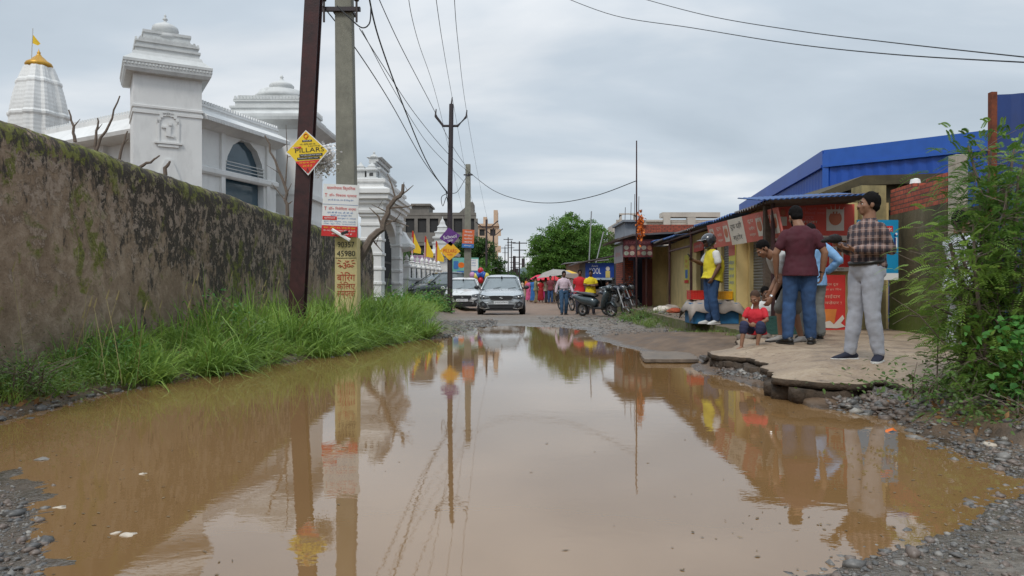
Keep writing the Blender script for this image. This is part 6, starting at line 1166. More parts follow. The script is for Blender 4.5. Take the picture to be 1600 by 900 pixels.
# yellow dead leaf in the grass and dead litter on the right shore
mb = MB(); mb.add([(0, 0, 0), (.04, 0, .07), (.03, -.01, .16), (-.02, .01, .20), (-.04, 0, .10)], [(0, 1, 2, 3, 4)]); t = mb.build('yellow_leaf', mat('yellowed_leaf', (.60, .30, .03))); t.location = (P(408, 525, 11.3).x, 11.0, .32); tag(t, 'single orange yellow dead leaf caught in the tall grass', 'leaf')
x = rng.uniform(2.6, 4.4, 900); y = rng.uniform(4.2, 6.2, 900); k = (psd(x, y, PUD) > .12) & (x + y > 7.9); x, y = x[k][:260], y[k][:260]; V, Fc, tt = leaf_quads(np.stack([x, y, height(x, y, False) + .02], 1), .07, .03, droop=.0); tag(np_mesh('leaf_litter', V, Fc, M_litter, False, tt), 'brown dead leaves and twigs littering the right shore under the bush', 'litter', kind='stuff')
x = rng.uniform(-4.9, -3.9, 300); y = rng.uniform(5.6, 7.2, 300); k = psd(x, y, PUD) > .05; x, y = x[k][:90], y[k][:90]; V, Fc, tt = leaf_quads(np.stack([x, y, height(x, y, False) + .02], 1), .09, .04, droop=.0); tag(np_mesh('leaf_litter', V, Fc, M_litter, False, tt), 'brown dead leaves lying on the left shore below the weeds', 'litter', kind='stuff')
for px, py, D, s_, m_, lb in ((1354, 613, 5.55, .03, M_redw, 'scrap of red wrapper lying at the foot of the pavement edge'), (1393, 620, 5.4, .05, mat('orange_print', (.75, .16, .01)), 'orange wrapper lying in the mud right of the red scrap')):
    X = (px - 800) / F * D; mb = MB(); mb.add([(-s_, 0, 0), (0, -.02, s_ * .5), (s_, .01, .01), (s_ * .6, .03, s_ * .7), (-s_ * .5, .03, s_ * .4)], [(0, 1, 4), (1, 3, 4), (1, 2, 3)]); t = mb.build('wrapper', m_); t.location = (X, D, gz(X, D) + .015); tag(t, lb, 'wrapper')

for i, (x_, y_, h_, L_, lb) in enumerate(((-4.55, 8.3, .35, .05, 'small round leaved weed at the wall foot left of the tall grass'), (-3.9, 10.3, .5, .07, 'broad leaved weed poking out of the grass between the wall and the puddle'), (-4.6, 11.5, .75, .06, 'tall leafy weed against the wall behind the grass, left of the dark pole'), (-2.9, 15.6, .4, .07, 'dull green weed in the grass right of the yellow painted pole base'))):
    n = 420; C_ = np.stack([rng.normal(0, .22, n), rng.normal(0, .22, n), np.abs(rng.normal(0, h_ * .45, n))], 1); leafplant('leafy_weed', lb, 'weed', (x_, y_, gz(x_, y_)), C_, L_, L_ * .55, M_weed if i % 2 else M_vine, 10, 70 + i, .3, .25, h_)
g = random.Random(77); mb = MB()
ws = thing('seed_stalks', 'thin pale dry seed stalks rising from the grass against the stained wall', 'stalks', (-4.3, 9.5, .2))
for k in range(26):
    a = Vector((g.uniform(-.5, .5), g.uniform(-2.6, 3.2), 0)); h_ = g.uniform(.6, 1.15); b = a + Vector((g.uniform(-.3, .35), g.uniform(-.3, .3), h_)); mb = MB(); mb.tube([a, a.lerp(b, .5) + Vector((0, 0, .06)), b], [.004, .003, .002], 4); mb.tube([b, b + Vector((.03, 0, .10))], [.009, .003], 4); mb.build('stalk', mat('dry_straw', (.32, .27, .12), .8, .15), ws)
# ================================================================ people
def skin(name, c): return mat(name, c, .55, .08, 6, spec=.35)
SK = [skin('brown_skin', (.235, .120, .072)), skin('dark_skin', (.135, .068, .042)), skin('light_brown_skin', (.30, .165, .105))]
M_hair = mat('black_hair', (.008, .007, .007), .75, .3, 60, .5, 150, spec=.08); M_eye = mat('eye_white', (.6, .58, .55), .3, .02); M_iris = mat('dark_iris', (.02, .012, .01), .2)
def cloth(name, c, var=.12, rough=.85): return mat(name, c, rough, var, 5, .35, 22, bdist=.012)
TS = bpy.data.scenes.new('workbench')
def fuse(mb, vox, mt, name, parent, wr=0.0, wscale=9, smooth_it=2, stretch=(1, 1, 1)):
    me = mb.mesh('tmp'); o = bpy.data.objects.new('tmp', me); TS.collection.objects.link(o)
    r_ = o.modifiers.new('r', 'REMESH'); r_.mode = 'VOXEL'; r_.voxel_size = vox; s_ = o.modifiers.new('s', 'SMOOTH'); s_.iterations = smooth_it; s_.factor = .5
    
    with bpy.context.temp_override(scene=TS, view_layer=TS.view_layers[0]): dg = bpy.context.evaluated_depsgraph_get(); dg.update()
    nm = bpy.data.meshes.new_from_object(o.evaluated_get(dg)); nm.name = name; bpy.data.objects.remove(o); bpy.data.meshes.remove(me)
    nm.materials.clear(); nm.materials.append(mt); n = len(nm.vertices)
    if wr:
        co = np.empty(n * 3, np.float32); no = np.empty(n * 3, np.float32); nm.vertices.foreach_get('co', co); nm.vertex_normals.foreach_get('vector', no); co = co.reshape(-1, 3); no = no.reshape(-1, 3)
        Q = co * np.array(stretch) * wscale; d_ = np.array([mnoise.noise(q) * .7 + mnoise.noise((q[0] * 2.3, q[1] * 2.3, q[2] * 2.3)) * .45 for q in Q.tolist()]); nm.vertices.foreach_set('co', (co + no * (d_ * wr)[:, None]).astype(np.float32).ravel())
    nm.polygons.foreach_set('use_smooth', [True] * len(nm.polygons)); nm.update(); o = bpy.data.objects.new(name, nm); col.objects.link(o); o.parent = parent; return o
BASE = dict(pel=(0, 0, .95), waist=(0, -.005, 1.08), chest=(0, -.01, 1.28), neck=(0, .01, 1.455), head=(0, -.015, 1.60),
            shl=(.162, .01, 1.345), shr=(-.162, .01, 1.345), ell=(.235, .03, 1.12), elr=(-.235, .03, 1.12), wrl=(.25, -.05, .87), wrr=(-.25, -.05, .87),
            hil=(.09, 0, .92), hir=(-.09, 0, .92), knl=(.10, -.02, .50), knr=(-.10, -.02, .50), anl=(.11, .02, .09), anr=(-.11, .02, .09))
def person(lb, loc, yaw, pose=None, sk=0, top=None, bottom=None, shoes=None, hair='short', hyaw=0, hpitch=0, hroll=0, sc=1.0, vox=.009, belly=.0, fat=1.0, group=None, bodywear=None, foot_yaw=(15, -15), curl=.5, name='person'):
    """yaw 0 faces the camera (-Y); +x of the figure is its left hand"""
    J = dict(BASE); J.update(pose or {}); J = {k: Vector(v) for k, v in J.items()}; t = thing(name, lb, 'person', loc, yaw, group); t.scale = (sc,) * 3; K = SK[sk]; low = vox > .014
    side = (J['shl'] - J['shr']).normalized(); hs = (J['hil'] - J['hir']).normalized(); nr = 10 if low else 14
    def torso(mb, infl, z0=None, ext=0.0, upto=1.0, round_=True):
        pel, wa, ch, ne = J['pel'], J['waist'], J['chest'], J['neck']; fwd = side.cross((ne - pel).normalized()) * -1
        fwd = fwd if True else fwd; f_ = (ne - pel).normalized().cross(side); f_ = -f_ if False else f_
        fr = side.cross((ch - wa).normalized());      # points to the back for an upright figure
        front = -fr if fr.y > 0 or True else fr
        a = (.155 * fat + infl, .115 * fat + infl); dn = (pel - wa).normalized(); pts, rr = [], []
        if ext > .02: pts.append(pel + dn * (.06 + ext)); rr.append((.186 * fat + infl * 1.25, .145 * fat + belly * .4 + infl * 1.2))
        pts += [pel + dn * .05, pel + (wa - pel) * .3, wa, wa.lerp(ch, .5), ch, ch.lerp(ne, .45), ch.lerp(ne, .78), ne]
        rr += [((.130 if ext <= .02 else .182) * fat + infl, (.095 if ext <= .02 else .140) * fat + belly * .25 + infl), (.165 * fat + infl, .115 * fat + belly * .5 + infl), (.148 * fat + infl, .100 * fat + belly + infl), (.155 * fat + infl, .108 * fat + belly * .8 + infl), (.172 * fat + infl, .118 * fat + belly * .25 + infl), (.168 * fat + infl, .100 * fat + infl), (.105 * fat + infl, .080 + infl), (.058 + infl * .6, .060 + infl * .6)]
        V = []
        for i, p in enumerate(pts): V.append(p + front * (belly * .75 * max(0, 1 - abs(i - len(pts) + 5.5) / 3.2)))
        mb.tube(V, rr, 18, True, side=side)
    def limb(mb, pts, rr, infl=0.0, caps=True):
        pts = [Vector(p) for p in pts]; P2, R2 = [pts[0]], [rr[0]]
        for i in range(len(pts) - 1):
            for k in (1, 2, 3):
                s_ = k / 3; P2.append(pts[i].lerp(pts[i + 1], s_)); bul = math.sin(math.pi * min(1, s_ * 1.3) if s_ < .77 else 0) * .10; R2.append(rr[i] + (rr[i + 1] - rr[i]) * s_ + (bul * rr[i] if k < 3 else 0))
        mb.tube(P2, [r_ + infl for r_ in R2], nr)
        for p, r_ in zip(pts, rr): mb.sph(p, r_ + infl * .98, nr, 8)
    # ---- body
    mb = MB(); torso(mb, -.012); HM = Matrix.Rotation(R(hyaw), 3, 'Z') @ Matrix.Rotation(R(hpitch), 3, 'X') @ Matrix.Rotation(R(hroll), 3, 'Y'); h = J['head']
    def hp(v): return h + HM @ (Vector(v) * .98)
    limb(mb, [J['neck'] - Vector((0, 0, .04)), hp((0, .02, -.06))], [.060 * fat, .054])
    mb.sph(hp((0, .018, .028)), (.073, .088, .090), 18, 12, HM); mb.sph(hp((0, -.028, -.030)), (.060, .062, .078), 16, 10, HM); mb.sph(hp((0, -.052, -.088)), (.034, .032, .026), 12, 8, HM); mb.sph(hp((.0, -.010, -.070)), (.055, .058, .040), 14, 8, HM)
    if not low:
        mb.tube([hp((0, -.082, .012)), hp((0, -.100, -.022)), hp((0, -.104, -.038))], [.008, .012, .015], 8); mb.sph(hp((0, -.108, -.036)), (.015, .012, .010), 8, 6, HM); mb.sph(hp((.015, -.092, -.038)), .009, 8, 6); mb.sph(hp((-.015, -.092, -.038)), .009, 8, 6)
        mb.sph(hp((0, -.076, .016)), (.048, .018, .010), 12, 6, HM); mb.sph(hp((0, -.085, -.064)), (.024, .012, .006), 10, 6, HM); mb.sph(hp((0, -.083, -.074)), (.020, .012, .007), 10, 6, HM)
        for s_ in (-1, 1): mb.sph(hp((s_ * .042, -.058, -.028)), (.022, .022, .022), 8, 6, HM)
    for s_ in (-1, 1): mb.sph(hp((s_ * .075, .012, -.014)), (.010, .020, .032), 8, 6, HM)
    ar = (.050 * fat, .040 * fat, .028)
    for s_ in 'lr':
        sh, e_, w_ = J['sh' + s_], J['el' + s_], J['wr' + s_]; limb(mb, [sh, e_, w_], ar); d = (J.get('hd' + s_, None) or (w_ - e_)).normalized(); sg = 1 if s_ == 'l' else -1
        pn = J.get('pn' + s_, Vector((-sg, 0, 0))); pn = (pn - d * pn.dot(d)).normalized(); sd = d.cross(pn)      # palm normal, across the palm
        if sd.dot(Vector((0, -1, .3))) < 0: sd = -sd      # thumb side forward/up
        mb.tube([w_ - d * .01, w_ + d * .03, w_ + d * .085], [(.025, .018), (.038, .017), (.040, .014)], 10, True, side=sd)
        if low: mb.tube([w_ + d * .08, w_ + d * .15 + pn * .02], [(.035, .013), (.022, .01)], 8, True, side=sd)
        else:
            for k, (o, L0) in enumerate(((.030, .068), (.011, .076), (-.009, .070), (-.028, .055))):
                a = w_ + d * .075 + sd * o; b = a + (d * (1 - curl * .4) + pn * curl * .5).normalized() * L0 * .5; c_ = b + (d * (1 - curl) + pn * curl * 1.2).normalized() * L0 * .3; e2 = c_ + (d * (1 - curl * 1.6) + pn * curl * 1.5).normalized() * L0 * .25; mb.tube([a, b, c_, e2], [.0095, .009, .0082, .007], 7); mb.sph(e2, .0072, 6, 5)
            a = w_ + d * .025 + sd * .028; b = a + (d * .6 + sd * .7 + pn * .3).normalized() * .040; c_ = b + (d * .9 + sd * .15 + pn * .5).normalized() * .034; mb.tube([a, b, c_], [.013, .011, .008], 7); mb.sph(c_, .008, 6, 5)
    lr = (.080 * fat, .055 * fat, .036)
    FD = {}
    for i, s_ in enumerate('lr'):
        hi, kn, an = J['hi' + s_], J['kn' + s_], J['an' + s_]; limb(mb, [hi, kn, an], lr); fd = J.get('ft' + s_); fd = (Matrix.Rotation(R(foot_yaw[i]), 3, 'Z') @ Vector((0, -1, 0))) if fd is None else fd.normalized(); FD[s_] = fd; up = Vector((0, 0, 1)); up = (up - fd * up.dot(fd)).normalized() if abs(fd.z) < .9 else Vector((0, 1, 0)); sd = fd.cross(up)
        mb.tube([an - fd * .055 - up * .05, an - up * .045, an + fd * .08 - up * .058, an + fd * .155 - up * .068, an + fd * .18 - up * .072], [(.030, .030), (.036, .034), (.042, .024), (.040, .015), (.025, .01)], 10, True, side=sd)
        if shoes is None and not low:
            for k in range(5): a = an + fd * (.165 - .008 * k) - up * .073 + sd * (.026 - .013 * k) * (1 if s_ == 'r' else -1) ; mb.sph(a + fd * .018, (.0085, .0085, .008), 6, 5); mb.sph(a + fd * .006, .009, 6, 5)
    fuse(mb, vox, K, 'body', t)
    if not low:
        for s_ in (-1, 1):
            m2 = MB(); m2.sph(hp((s_ * .029, -.073, -.006)), (.0125, .010, .007), 8, 6, HM); ey = m2.build('eye', M_eye, t, True); m2 = MB(); m2.sph(hp((s_ * .029, -.0815, -.006)), (.0058, .003, .006), 8, 6, HM); m2.build('iris', M_iris, ey, True)
        m2 = MB()
        for s_ in (-1, 1): m2.tube([hp((s_ * .014, -.096, .016)), hp((s_ * .03, -.093, .022)), hp((s_ * .048, -.080, .016))], [.003, .0042, .002], 5)
        m2.build('eyebrows', M_hair, t)
    # ---- hair
    if hair in ('short', 'thin', 'long', 'beard', 'fuzz'):
        mb = MB(); th = .010 if hair == 'short' or hair == 'beard' else (.006 if hair != 'long' else .016)
        if hair == 'fuzz': th = .003
        mb.sph(hp((0, .024, .036)), (.073 + th, .087 + th, .089 + th), 20, 14, HM)
        if hair != 'thin': mb.sph(hp((0, .055, -.020)), (.062 + th, .052 + th, .060), 14, 8, HM)
        if hair == 'long': mb.sph(hp((0, .075, -.02)), (.06, .05, .08), 12, 8, HM); mb.tube([hp((0, .08, -.02)), hp((0, .09, -.25))], [.04, .015], 8)
        cutm = fuse(mb, max(vox, .011), M_hair, 'hair', t, .008 if hair != 'fuzz' else 0.001, 34)
        if hair == 'fuzz': cutm.data.materials[0] = mat('downy_hair', (.060, .032, .020), .9, .2, 30)
        bm = bmesh.new(); bm.from_mesh(cutm.data)
        pl = hp((0, -.072, .052)); no = HM @ Vector((0, -.88, -.47)); bmesh.ops.bisect_plane(bm, geom=bm.verts[:] + bm.edges[:] + bm.faces[:], plane_co=hp((0, -.052, .040)), plane_no=no, clear_outer=True)
        bm.to_mesh(cutm.data); bm.free()
        if hair == 'beard': mb = MB(); mb.sph(hp((0, -.050, -.088)), (.042, .040, .032), 12, 8, HM); mb.sph(hp((.045, -.01, -.07)), (.018, .035, .03), 8, 6, HM); mb.sph(hp((-.045, -.01, -.07)), (.018, .035, .03), 8, 6, HM); fuse(mb, .011, M_hair, 'beard', t, .002, 60)
        elif not low: m2 = MB(); m2.tube([hp((-.024, -.1, -.058)), hp((0, -.106, -.053)), hp((.024, -.1, -.058))], [.003, .005, .003], 5); m2.build('moustache', M_hair, t) if hair in ('short', 'thin') else None
    elif hair == 'helmet': pass
    # ---- clothes
    if top:
        mb = MB(); i_ = top.get('loose', .010); torso(mb, i_, ext=top.get('ext', .05)); sl = top.get('sleeve', 'short')
        for s_ in 'lr':
            sh, e_, w_ = J['sh' + s_], J['el' + s_], J['wr' + s_]
            if sl == 'short': limb(mb, [sh, sh.lerp(e_, .62)], [ar[0] * 1.04, ar[1] * 1.22], i_ * .8)
            elif sl == 'rolled': limb(mb, [sh, e_, e_.lerp(w_, .25)], [ar[0] * 1.1, ar[1] * 1.12, ar[1] * 1.1], i_)
            elif sl == 'long': limb(mb, [sh, e_, e_.lerp(w_, .93)], [ar[0] * 1.03, ar[1] * 1.08, .034], i_ * .8)
        so = fuse(mb, max(vox, .011), top['m'], 'shirt', t, .013, 8, 1, (1, 1, .9))
        if not low and top.get('collar'):
            ne = J['neck']; m2 = MB(); m2.tube([ne + Vector((0, .006, -.025)), ne + Vector((0, .002, .018))], [.078 * min(1.05, fat), .066], 16, False); c_ = m2.build('collar', top['m'], so, True); sm = c_.modifiers.new('t', 'SOLIDIFY'); sm.thickness = .006
        if top.get('sleeve_m'):
            mb = MB()
            for s_ in 'lr': limb(mb, [J['sh' + s_] + Vector((0, 0, .012)), J['sh' + s_].lerp(J['el' + s_], .60)], [ar[0] * 1.06, ar[1] * 1.24], i_ * .8 + .006)
            fuse(mb, .011, top['sleeve_m'], 'sleeves', t, .006, 8)
    if bottom:
        mb = MB(); i_ = bottom.get('loose', .012); kd = bottom.get('kind', 'long'); iw = .022 if bottom.get('belt') else -.004; pel = J['pel']; dn = (J['waist'] - pel).normalized()
        if kd == 'skirt':
            mid = (J['anl'] + J['anr']) / 2; mb.tube([pel + Vector((0, 0, .1)), pel, pel.lerp(mid, .5), mid + Vector((0, 0, .04))], [(.15, .11), (.19, .15), (.21, .17), (.25, .20)], 16, True, side=hs)
        else:
            mb.tube([pel + dn * .09, pel + dn * .02, pel - dn * .06, pel - dn * .10], [(.146 * fat + iw, .100 * fat + belly * .4 + iw), (.160 * fat + iw, .110 * fat + iw + belly * .2), (.168 * fat + i_, .120 * fat + i_), (.13 * fat + i_, .10 * fat + i_)], 16, True, side=hs)
            for s_ in 'lr':
                hi, kn, an = J['hi' + s_], J['kn' + s_], J['an' + s_]
                if kd == 'long': limb(mb, [hi, kn, kn.lerp(an, .97)], [lr[0] * 1.08, lr[1] * 1.12, bottom.get('cuff', .050)], i_)
                else: limb(mb, [hi, hi.lerp(kn, .95 if kd == 'short' else 1.0)] + ([kn.lerp(an, .3)] if kd == 'knee' else []), [lr[0] * 1.08, lr[1] * 1.35] + ([lr[1] * 1.15] if kd == 'knee' else []), i_)
        fuse(mb, max(vox, .011), bottom['m'], 'trousers' if kd == 'long' else ('skirt' if kd == 'skirt' else 'shorts'), t, .011, 9, 1, (1, 1, .9))
        if bottom.get('belt'): mb = MB(); mb.tube([pel + dn * .065, pel + dn * .10], [(.168 * fat + i_, .118 * fat + belly * .55 + i_)] * 2, 20, True, side=hs); mb.build('belt', mat('black_leather', (.015, .013, .012), .4), t, True)
    if shoes:
        for s_ in 'lr':
            an = J['an' + s_]; fd = FD[s_]; up = Vector((0, 0, 1)); up = (up - fd * up.dot(fd)).normalized(); sd = fd.cross(up); mb = MB(); L0 = 1.0
            mb.tube([an + up * .012 - fd * .01, an - up * .03 - fd * .008, an - up * .05], [(.046, .052), (.050, .060), (.046, .06)], 12, True, side=sd)
            mb.tube([an - fd * .085 - up * .048, an - fd * .05 - up * .040, an + fd * .03 - up * .036, an + fd * .10 - up * .052, an + fd * .165 - up * .062, an + fd * .205 - up * .070], [(.026, .022), (.041, .036), (.046, .040), (.050, .028), (.045, .020), (.022, .010)], 12, True, side=sd)
            sh_ = fuse(mb, max(vox, .010), shoes[0], 'shoe', t); mb = MB(); q = [an + fd * a + sd * b for a, b in ((-.092, -.022), (-.092, .022), (-.06, .044), (.04, .047), (.11, .053), (.17, .044), (.212, .018), (.212, -.018), (.17, -.044), (.11, -.053), (.04, -.047), (-.06, -.044))]
            n = len(q); mb.add([p - up * .066 for p in q] + [p - up * .090 for p in q], [tuple(range(n)), tuple(range(2 * n - 1, n - 1, -1))] + [(i + n, (i + 1) % n + n, (i + 1) % n, i) for i in range(n)]); mb.build('sole', shoes[1], sh_, bevel=0 if low else .004)
    t['_j'] = 0; del t['_j']; return t, J, hp, HM
M_jean = cloth('blue_denim', (.025, .065, .155), .35); M_jean2 = cloth('washed_denim', (.035, .085, .16), .4); M_maro = cloth('maroon_cotton', (.060, .008, .016)); M_khaki = cloth('pale_grey_cotton', (.345, .36, .405), .14)
M_navy = mat('navy_knit', (.008, .010, .025), .8); M_sole = mat('white_rubber', (.62, .62, .60), .5, .05); M_blk = mat('black_leather', (.015, .013, .012), .4); M_white_c = cloth('white_cotton', (.62, .62, .60), .05); M_yelc = cloth('yellow_jersey', (.62, .52, .03), .08)
def mat_plaid():
    t = NT('brown_plaid'); sp = t.n('SeparateXYZ'); t.l(t.n('TexCoord').outputs['Object'], sp.inputs[0]); x = t.math('ADD', sp.outputs[0], t.math('MULTIPLY', sp.outputs[1], .9))
    def stripes(v, per, wd, ph=0): return t.math('LESS_THAN', t.math('PINGPONG', t.math('ADD', v, ph + 5), per / 2), wd / 2)
    c = t.mix(0, (.20, .125, .105), (0, 0, 0)); a = stripes(x, .085, .034); b = stripes(sp.outputs[2], .085, .034)
    c = t.mix(t.math('MULTIPLY', a, .80), c, (.020, .018, .028)); c = t.mix(t.math('MULTIPLY', b, .72), c, (.018, .016, .026)); c = t.mix(t.math('MULTIPLY', stripes(x, .085, .008, .04), .5), c, (.42, .33, .30)); c = t.mix(t.math('MULTIPLY', stripes(sp.outputs[2], .085, .008, .04), .45), c, (.40, .32, .30)); t.base(c); t.rough(.85); t.bump(t.noise(t.co(), 22, 4), .4, .012); return t.m
M_plaid = mat_plaid()
Z0 = SLABZ
# man in plaid shirt, seen from his left, looking away to the left
plaid, J, hp_, HM_ = person('stout man in a brown plaid shirt and pale grey trousers on the pavement edge', ((1353 - 800) / F * 7.65, 7.65, SH(3.62, 7.65) - .012), -72, dict(
    pel=(0, .02, .93), waist=(0, 0, 1.06), chest=(0, .0, 1.26), neck=(0, .035, 1.44), head=(.0, .03, 1.60), ell=(.225, .09, 1.13), wrl=(.10, -.24, 1.13), elr=(-.235, .04, 1.13), wrr=(-.06, -.27, 1.17), hdl=(-.6, -.8, .15), hdr=(.3, -.9, .15), pnl=(-.3, -.2, .9), pnr=(.5, -.3, .8),
    knl=(.11, -.03, .50), knr=(-.11, -.03, .50), anl=(.14, .03, .09), anr=(-.13, -.08, .09)), 0, dict(m=M_plaid, sleeve='long', ext=.01, collar=1, loose=.014), dict(m=M_khaki, loose=.010, cuff=.050, belt=1), (M_navy, M_sole), 'short', -22, -4, belly=.045, fat=1.07, sc=1.02, foot_yaw=(35, -8))
mb = MB(); mb.sph((0, 0, 0), (.075, .055, .05), 12, 8); mb.tube([(-.14, 0, -.03), (-.05, 0, -.005)], [.018, .03], 8); hb = fuse(mb, .01, mat('black_plush', (.012, .010, .010), .9), 'pouch', None, .006, 40); hb.location = plaid.matrix_basis @ (J['wrr'] + Vector((.06, -.12, .07))); tag(hb, 'small dark round pouch held up in the hand of the man in plaid', 'pouch')
# man in maroon T-shirt from behind
mar, J, hp_, HM_ = person('man in a maroon T-shirt and blue jeans seen from behind, head bent', ((1250 - 800) / F * 9.7, 9.7, SH(3.8, 9.7)), 166, dict(
    neck=(0, -.01, 1.45), head=(.045, -.095, 1.57), ell=(.285, .03, 1.11), wrl=(.27, -.05, .86), elr=(-.275, .05, 1.11), wrr=(-.25, .0, .86), knl=(.12, -.02, .5), knr=(-.10, .0, .5), anl=(.15, .08, .09), anr=(-.13, -.02, .09)), 0,
    dict(m=M_maro, sleeve='short', ext=.06, loose=.014, collar=0), dict(m=M_jean, loose=.014, cuff=.052), (M_blk, M_blk), 'beard', 18, 20, fat=1.07, sc=1.075, belly=.01, foot_yaw=(30, -12))
mb = MB(); mb.tube([J['wrr'] + Vector((0, 0, .03)), J['wrr'] + Vector((0, 0, .012))], .034, 10); mb.build('wristband', M_blk, mar)
# man in light blue shirt behind him
person('balding man in a light blue shirt with hand on hip behind the maroon shirt', ((1268 - 800) / F * 10.6, 10.6, Z0), 172, dict(
    neck=(0, -.02, 1.43), head=(.0, -.09, 1.56), shl=(.16, 0, 1.33), elr=(-.36, .10, 1.14), wrr=(-.24, -.08, .98), ell=(.26, .02, 1.1), wrl=(.22, -.08, .86), anl=(.12, .05, .09)), 0, dict(m=cloth('sky_blue_cotton', (.20, .38, .62), .08), sleeve='long', ext=.12, collar=1, loose=.016), dict(m=cloth('grey_cotton', (.20, .21, .20), .1), loose=.02, cuff=.06), (M_blk, M_blk), 'thin', 6, 20, fat=1.05, sc=.99)
# bending man in a grey T-shirt reaching down to the child
bend, J, hp_, HM_ = person('balding man in a pale grey T-shirt and shorts bending toward the child', ((1228 - 800) / F * 10.2, 10.2, SH(3.87, 10.2)), -84, dict(
    pel=(0, .16, .84), waist=(0, .10, .96), chest=(0, -.05, 1.12), neck=(0, -.20, 1.24), head=(.0, -.335, 1.30), shl=(.17, -.13, 1.17), shr=(-.17, -.13, 1.17), ell=(.21, -.17, .88), wrl=(.19, -.30, .63), elr=(-.20, -.02, .92), wrr=(-.16, -.15, .72),
    hil=(.09, .17, .80), hir=(-.09, .17, .80), knl=(.11, .06, .47), knr=(-.11, -.02, .47), anl=(.12, .16, .09), anr=(-.11, -.02, .09), hdl=(0, -.5, -.8)), 0, dict(m=cloth('ash_cotton', (.40, .40, .39), .08), sleeve='short', ext=.06, loose=.018), dict(m=cloth('olive_grey_cotton', (.13, .13, .12), .15), kind='short', loose=.03), (mat('grey_canvas', (.30, .28, .26), .8), M_blk), 'thin', 4, 38, fat=1.03, belly=.02, sc=1.0)
mb = MB(); w_ = J['wrl']; mb.tube([w_ + Vector((0, .012, .03)), w_ + Vector((0, 0, .01))], .031, 10); mb.build('bracelet', mat('steel_shine', (.5, .5, .5), .3, metal=.8), bend)
# child sitting on the broken edge
cs = .59
child, J, hp_, HM_ = person('small child in a red T-shirt and navy shorts sitting barefoot on the pavement edge', ((1181 - 800) / F * 9.75, 9.75, SH(3.22, 9.75) - .01), -32, dict(
    pel=(0, .10, .34), waist=(0, .08, .46), chest=(0, .03, .66), neck=(0, .0, .80), head=(0, -.05, 1.00), shl=(.16, .02, .77), shr=(-.16, .02, .77), ell=(.25, -.06, .57), wrl=(.08, -.27, .46), elr=(-.25, -.06, .57), wrr=(-.05, -.28, .46), hdl=(-.8, -.5, 0), hdr=(.8, -.5, 0),
    hil=(.09, .08, .33), hir=(-.09, .08, .33), knl=(.17, -.30, .46), knr=(-.17, -.30, .46), anl=(.12, -.34, .07), anr=(-.20, -.40, .03)), 0, dict(m=cloth('bright_red_cotton', (.55, .022, .035), .08), sleeve='short', ext=.03, loose=.02, collar=1), dict(m=cloth('navy_cotton', (.018, .022, .06)), kind='knee', loose=.02), None, 'fuzz', -8, 26, fat=1.05, sc=cs * 1.04, vox=.014 / 1.2, belly=.02)
for o in child.children:
    if o.name.startswith(('body', 'hair', 'eye', 'brow', 'moust')):      # a small child's head is larger for its body
        hc = hp_((0, 0, -.11))
        def up_(me): 
            for v in me.vertices:
                k = max(0, min(1, (v.co.z - (hc.z - .02)) / .05)); k = k if abs(v.co.x) < .14 and (v.co - hp_((0, 0, 0))).length < .19 else 0; v.co = v.co + (v.co - hc) * .36 * k
        up_(o.data); [up_(c.data) for c in o.children]
# man sitting behind the child
person('dark haired man in a white checked shirt sitting low behind the child by the shutter', ((1196 - 800) / F * 12.55, 12.55, Z0), -20, dict(
    pel=(0, .12, .10), waist=(0, .10, .22), chest=(0, .04, .40), neck=(0, .0, .57), head=(0, -.04, .71), shl=(.165, .02, .51), shr=(-.165, .02, .51), ell=(.24, -.12, .32), wrl=(.08, -.26, .26), elr=(-.24, -.12, .32), wrr=(-.08, -.26, .26), hil=(.09, .10, .11), hir=(-.09, .10, .11), knl=(.30, -.22, .16), knr=(-.30, -.22, .16), anl=(-.05, -.30, .10), anr=(.05, -.40, .10), ftl=Vector((-1, -.2, 0)), ftr=Vector((1, -.2, 0))), 1,
    dict(m=M_white_c, sleeve='short', ext=-.02, loose=.014), dict(m=cloth('grey_cotton', (.20, .21, .20)), loose=.015), (M_blk, M_blk), 'short', 20, 8, sc=.9)
# man in yellow and white jersey with a helmet
M_helm = mat('dark_helmet_shell', (.025, .028, .035), .2, .2, 3, coat=.6)
yel, J, hp_, HM_ = person('man in a yellow and white jersey and helmet looking at his phone', ((1112 - 800) / F * 14.6, 14.6, Z0), -80, dict(
    head=(0, -.07, 1.60), neck=(0, -.01, 1.46), ell=(.24, .04, 1.12), wrl=(.22, -.08, .90), elr=(-.24, -.10, 1.18), wrr=(-.12, -.32, 1.24), hdr=(.2, -.8, .4), anl=(.10, .05, .09), anr=(-.12, .0, .09)), 1, dict(m=M_yelc, sleeve='short', sleeve_m=M_white_c, ext=.04, loose=.014), dict(m=M_jean, loose=.018, cuff=.055), (M_sole, M_sole), 'none', 0, 22, belly=.085, fat=1.12, sc=1.02)
mb = MB(); mb.sph(hp_((0, .02, .03)), (.130, .155, .135), 20, 14, HM_); mb.sph(hp_((0, -.05, -.06)), (.10, .085, .075), 14, 8, HM_); hl = fuse(mb, .011, M_helm, 'helmet', None); hl.matrix_basis = yel.matrix_basis.copy(); tag(hl, 'dark full helmet on the head of the man in the yellow jersey', 'helmet'); bm = bmesh.new(); bm.from_mesh(hl.data); bmesh.ops.delete(bm, geom=[v for v in bm.verts if (HM_.transposed() @ (v.co - hp_((0, 0, 0)))).y < -.075 and -.085 < (HM_.transposed() @ (v.co - hp_((0, 0, 0)))).z < .04], context='VERTS'); bm.to_mesh(hl.data); bm.free(); so = hl.modifiers.new('t', 'SOLIDIFY'); so.thickness = .02
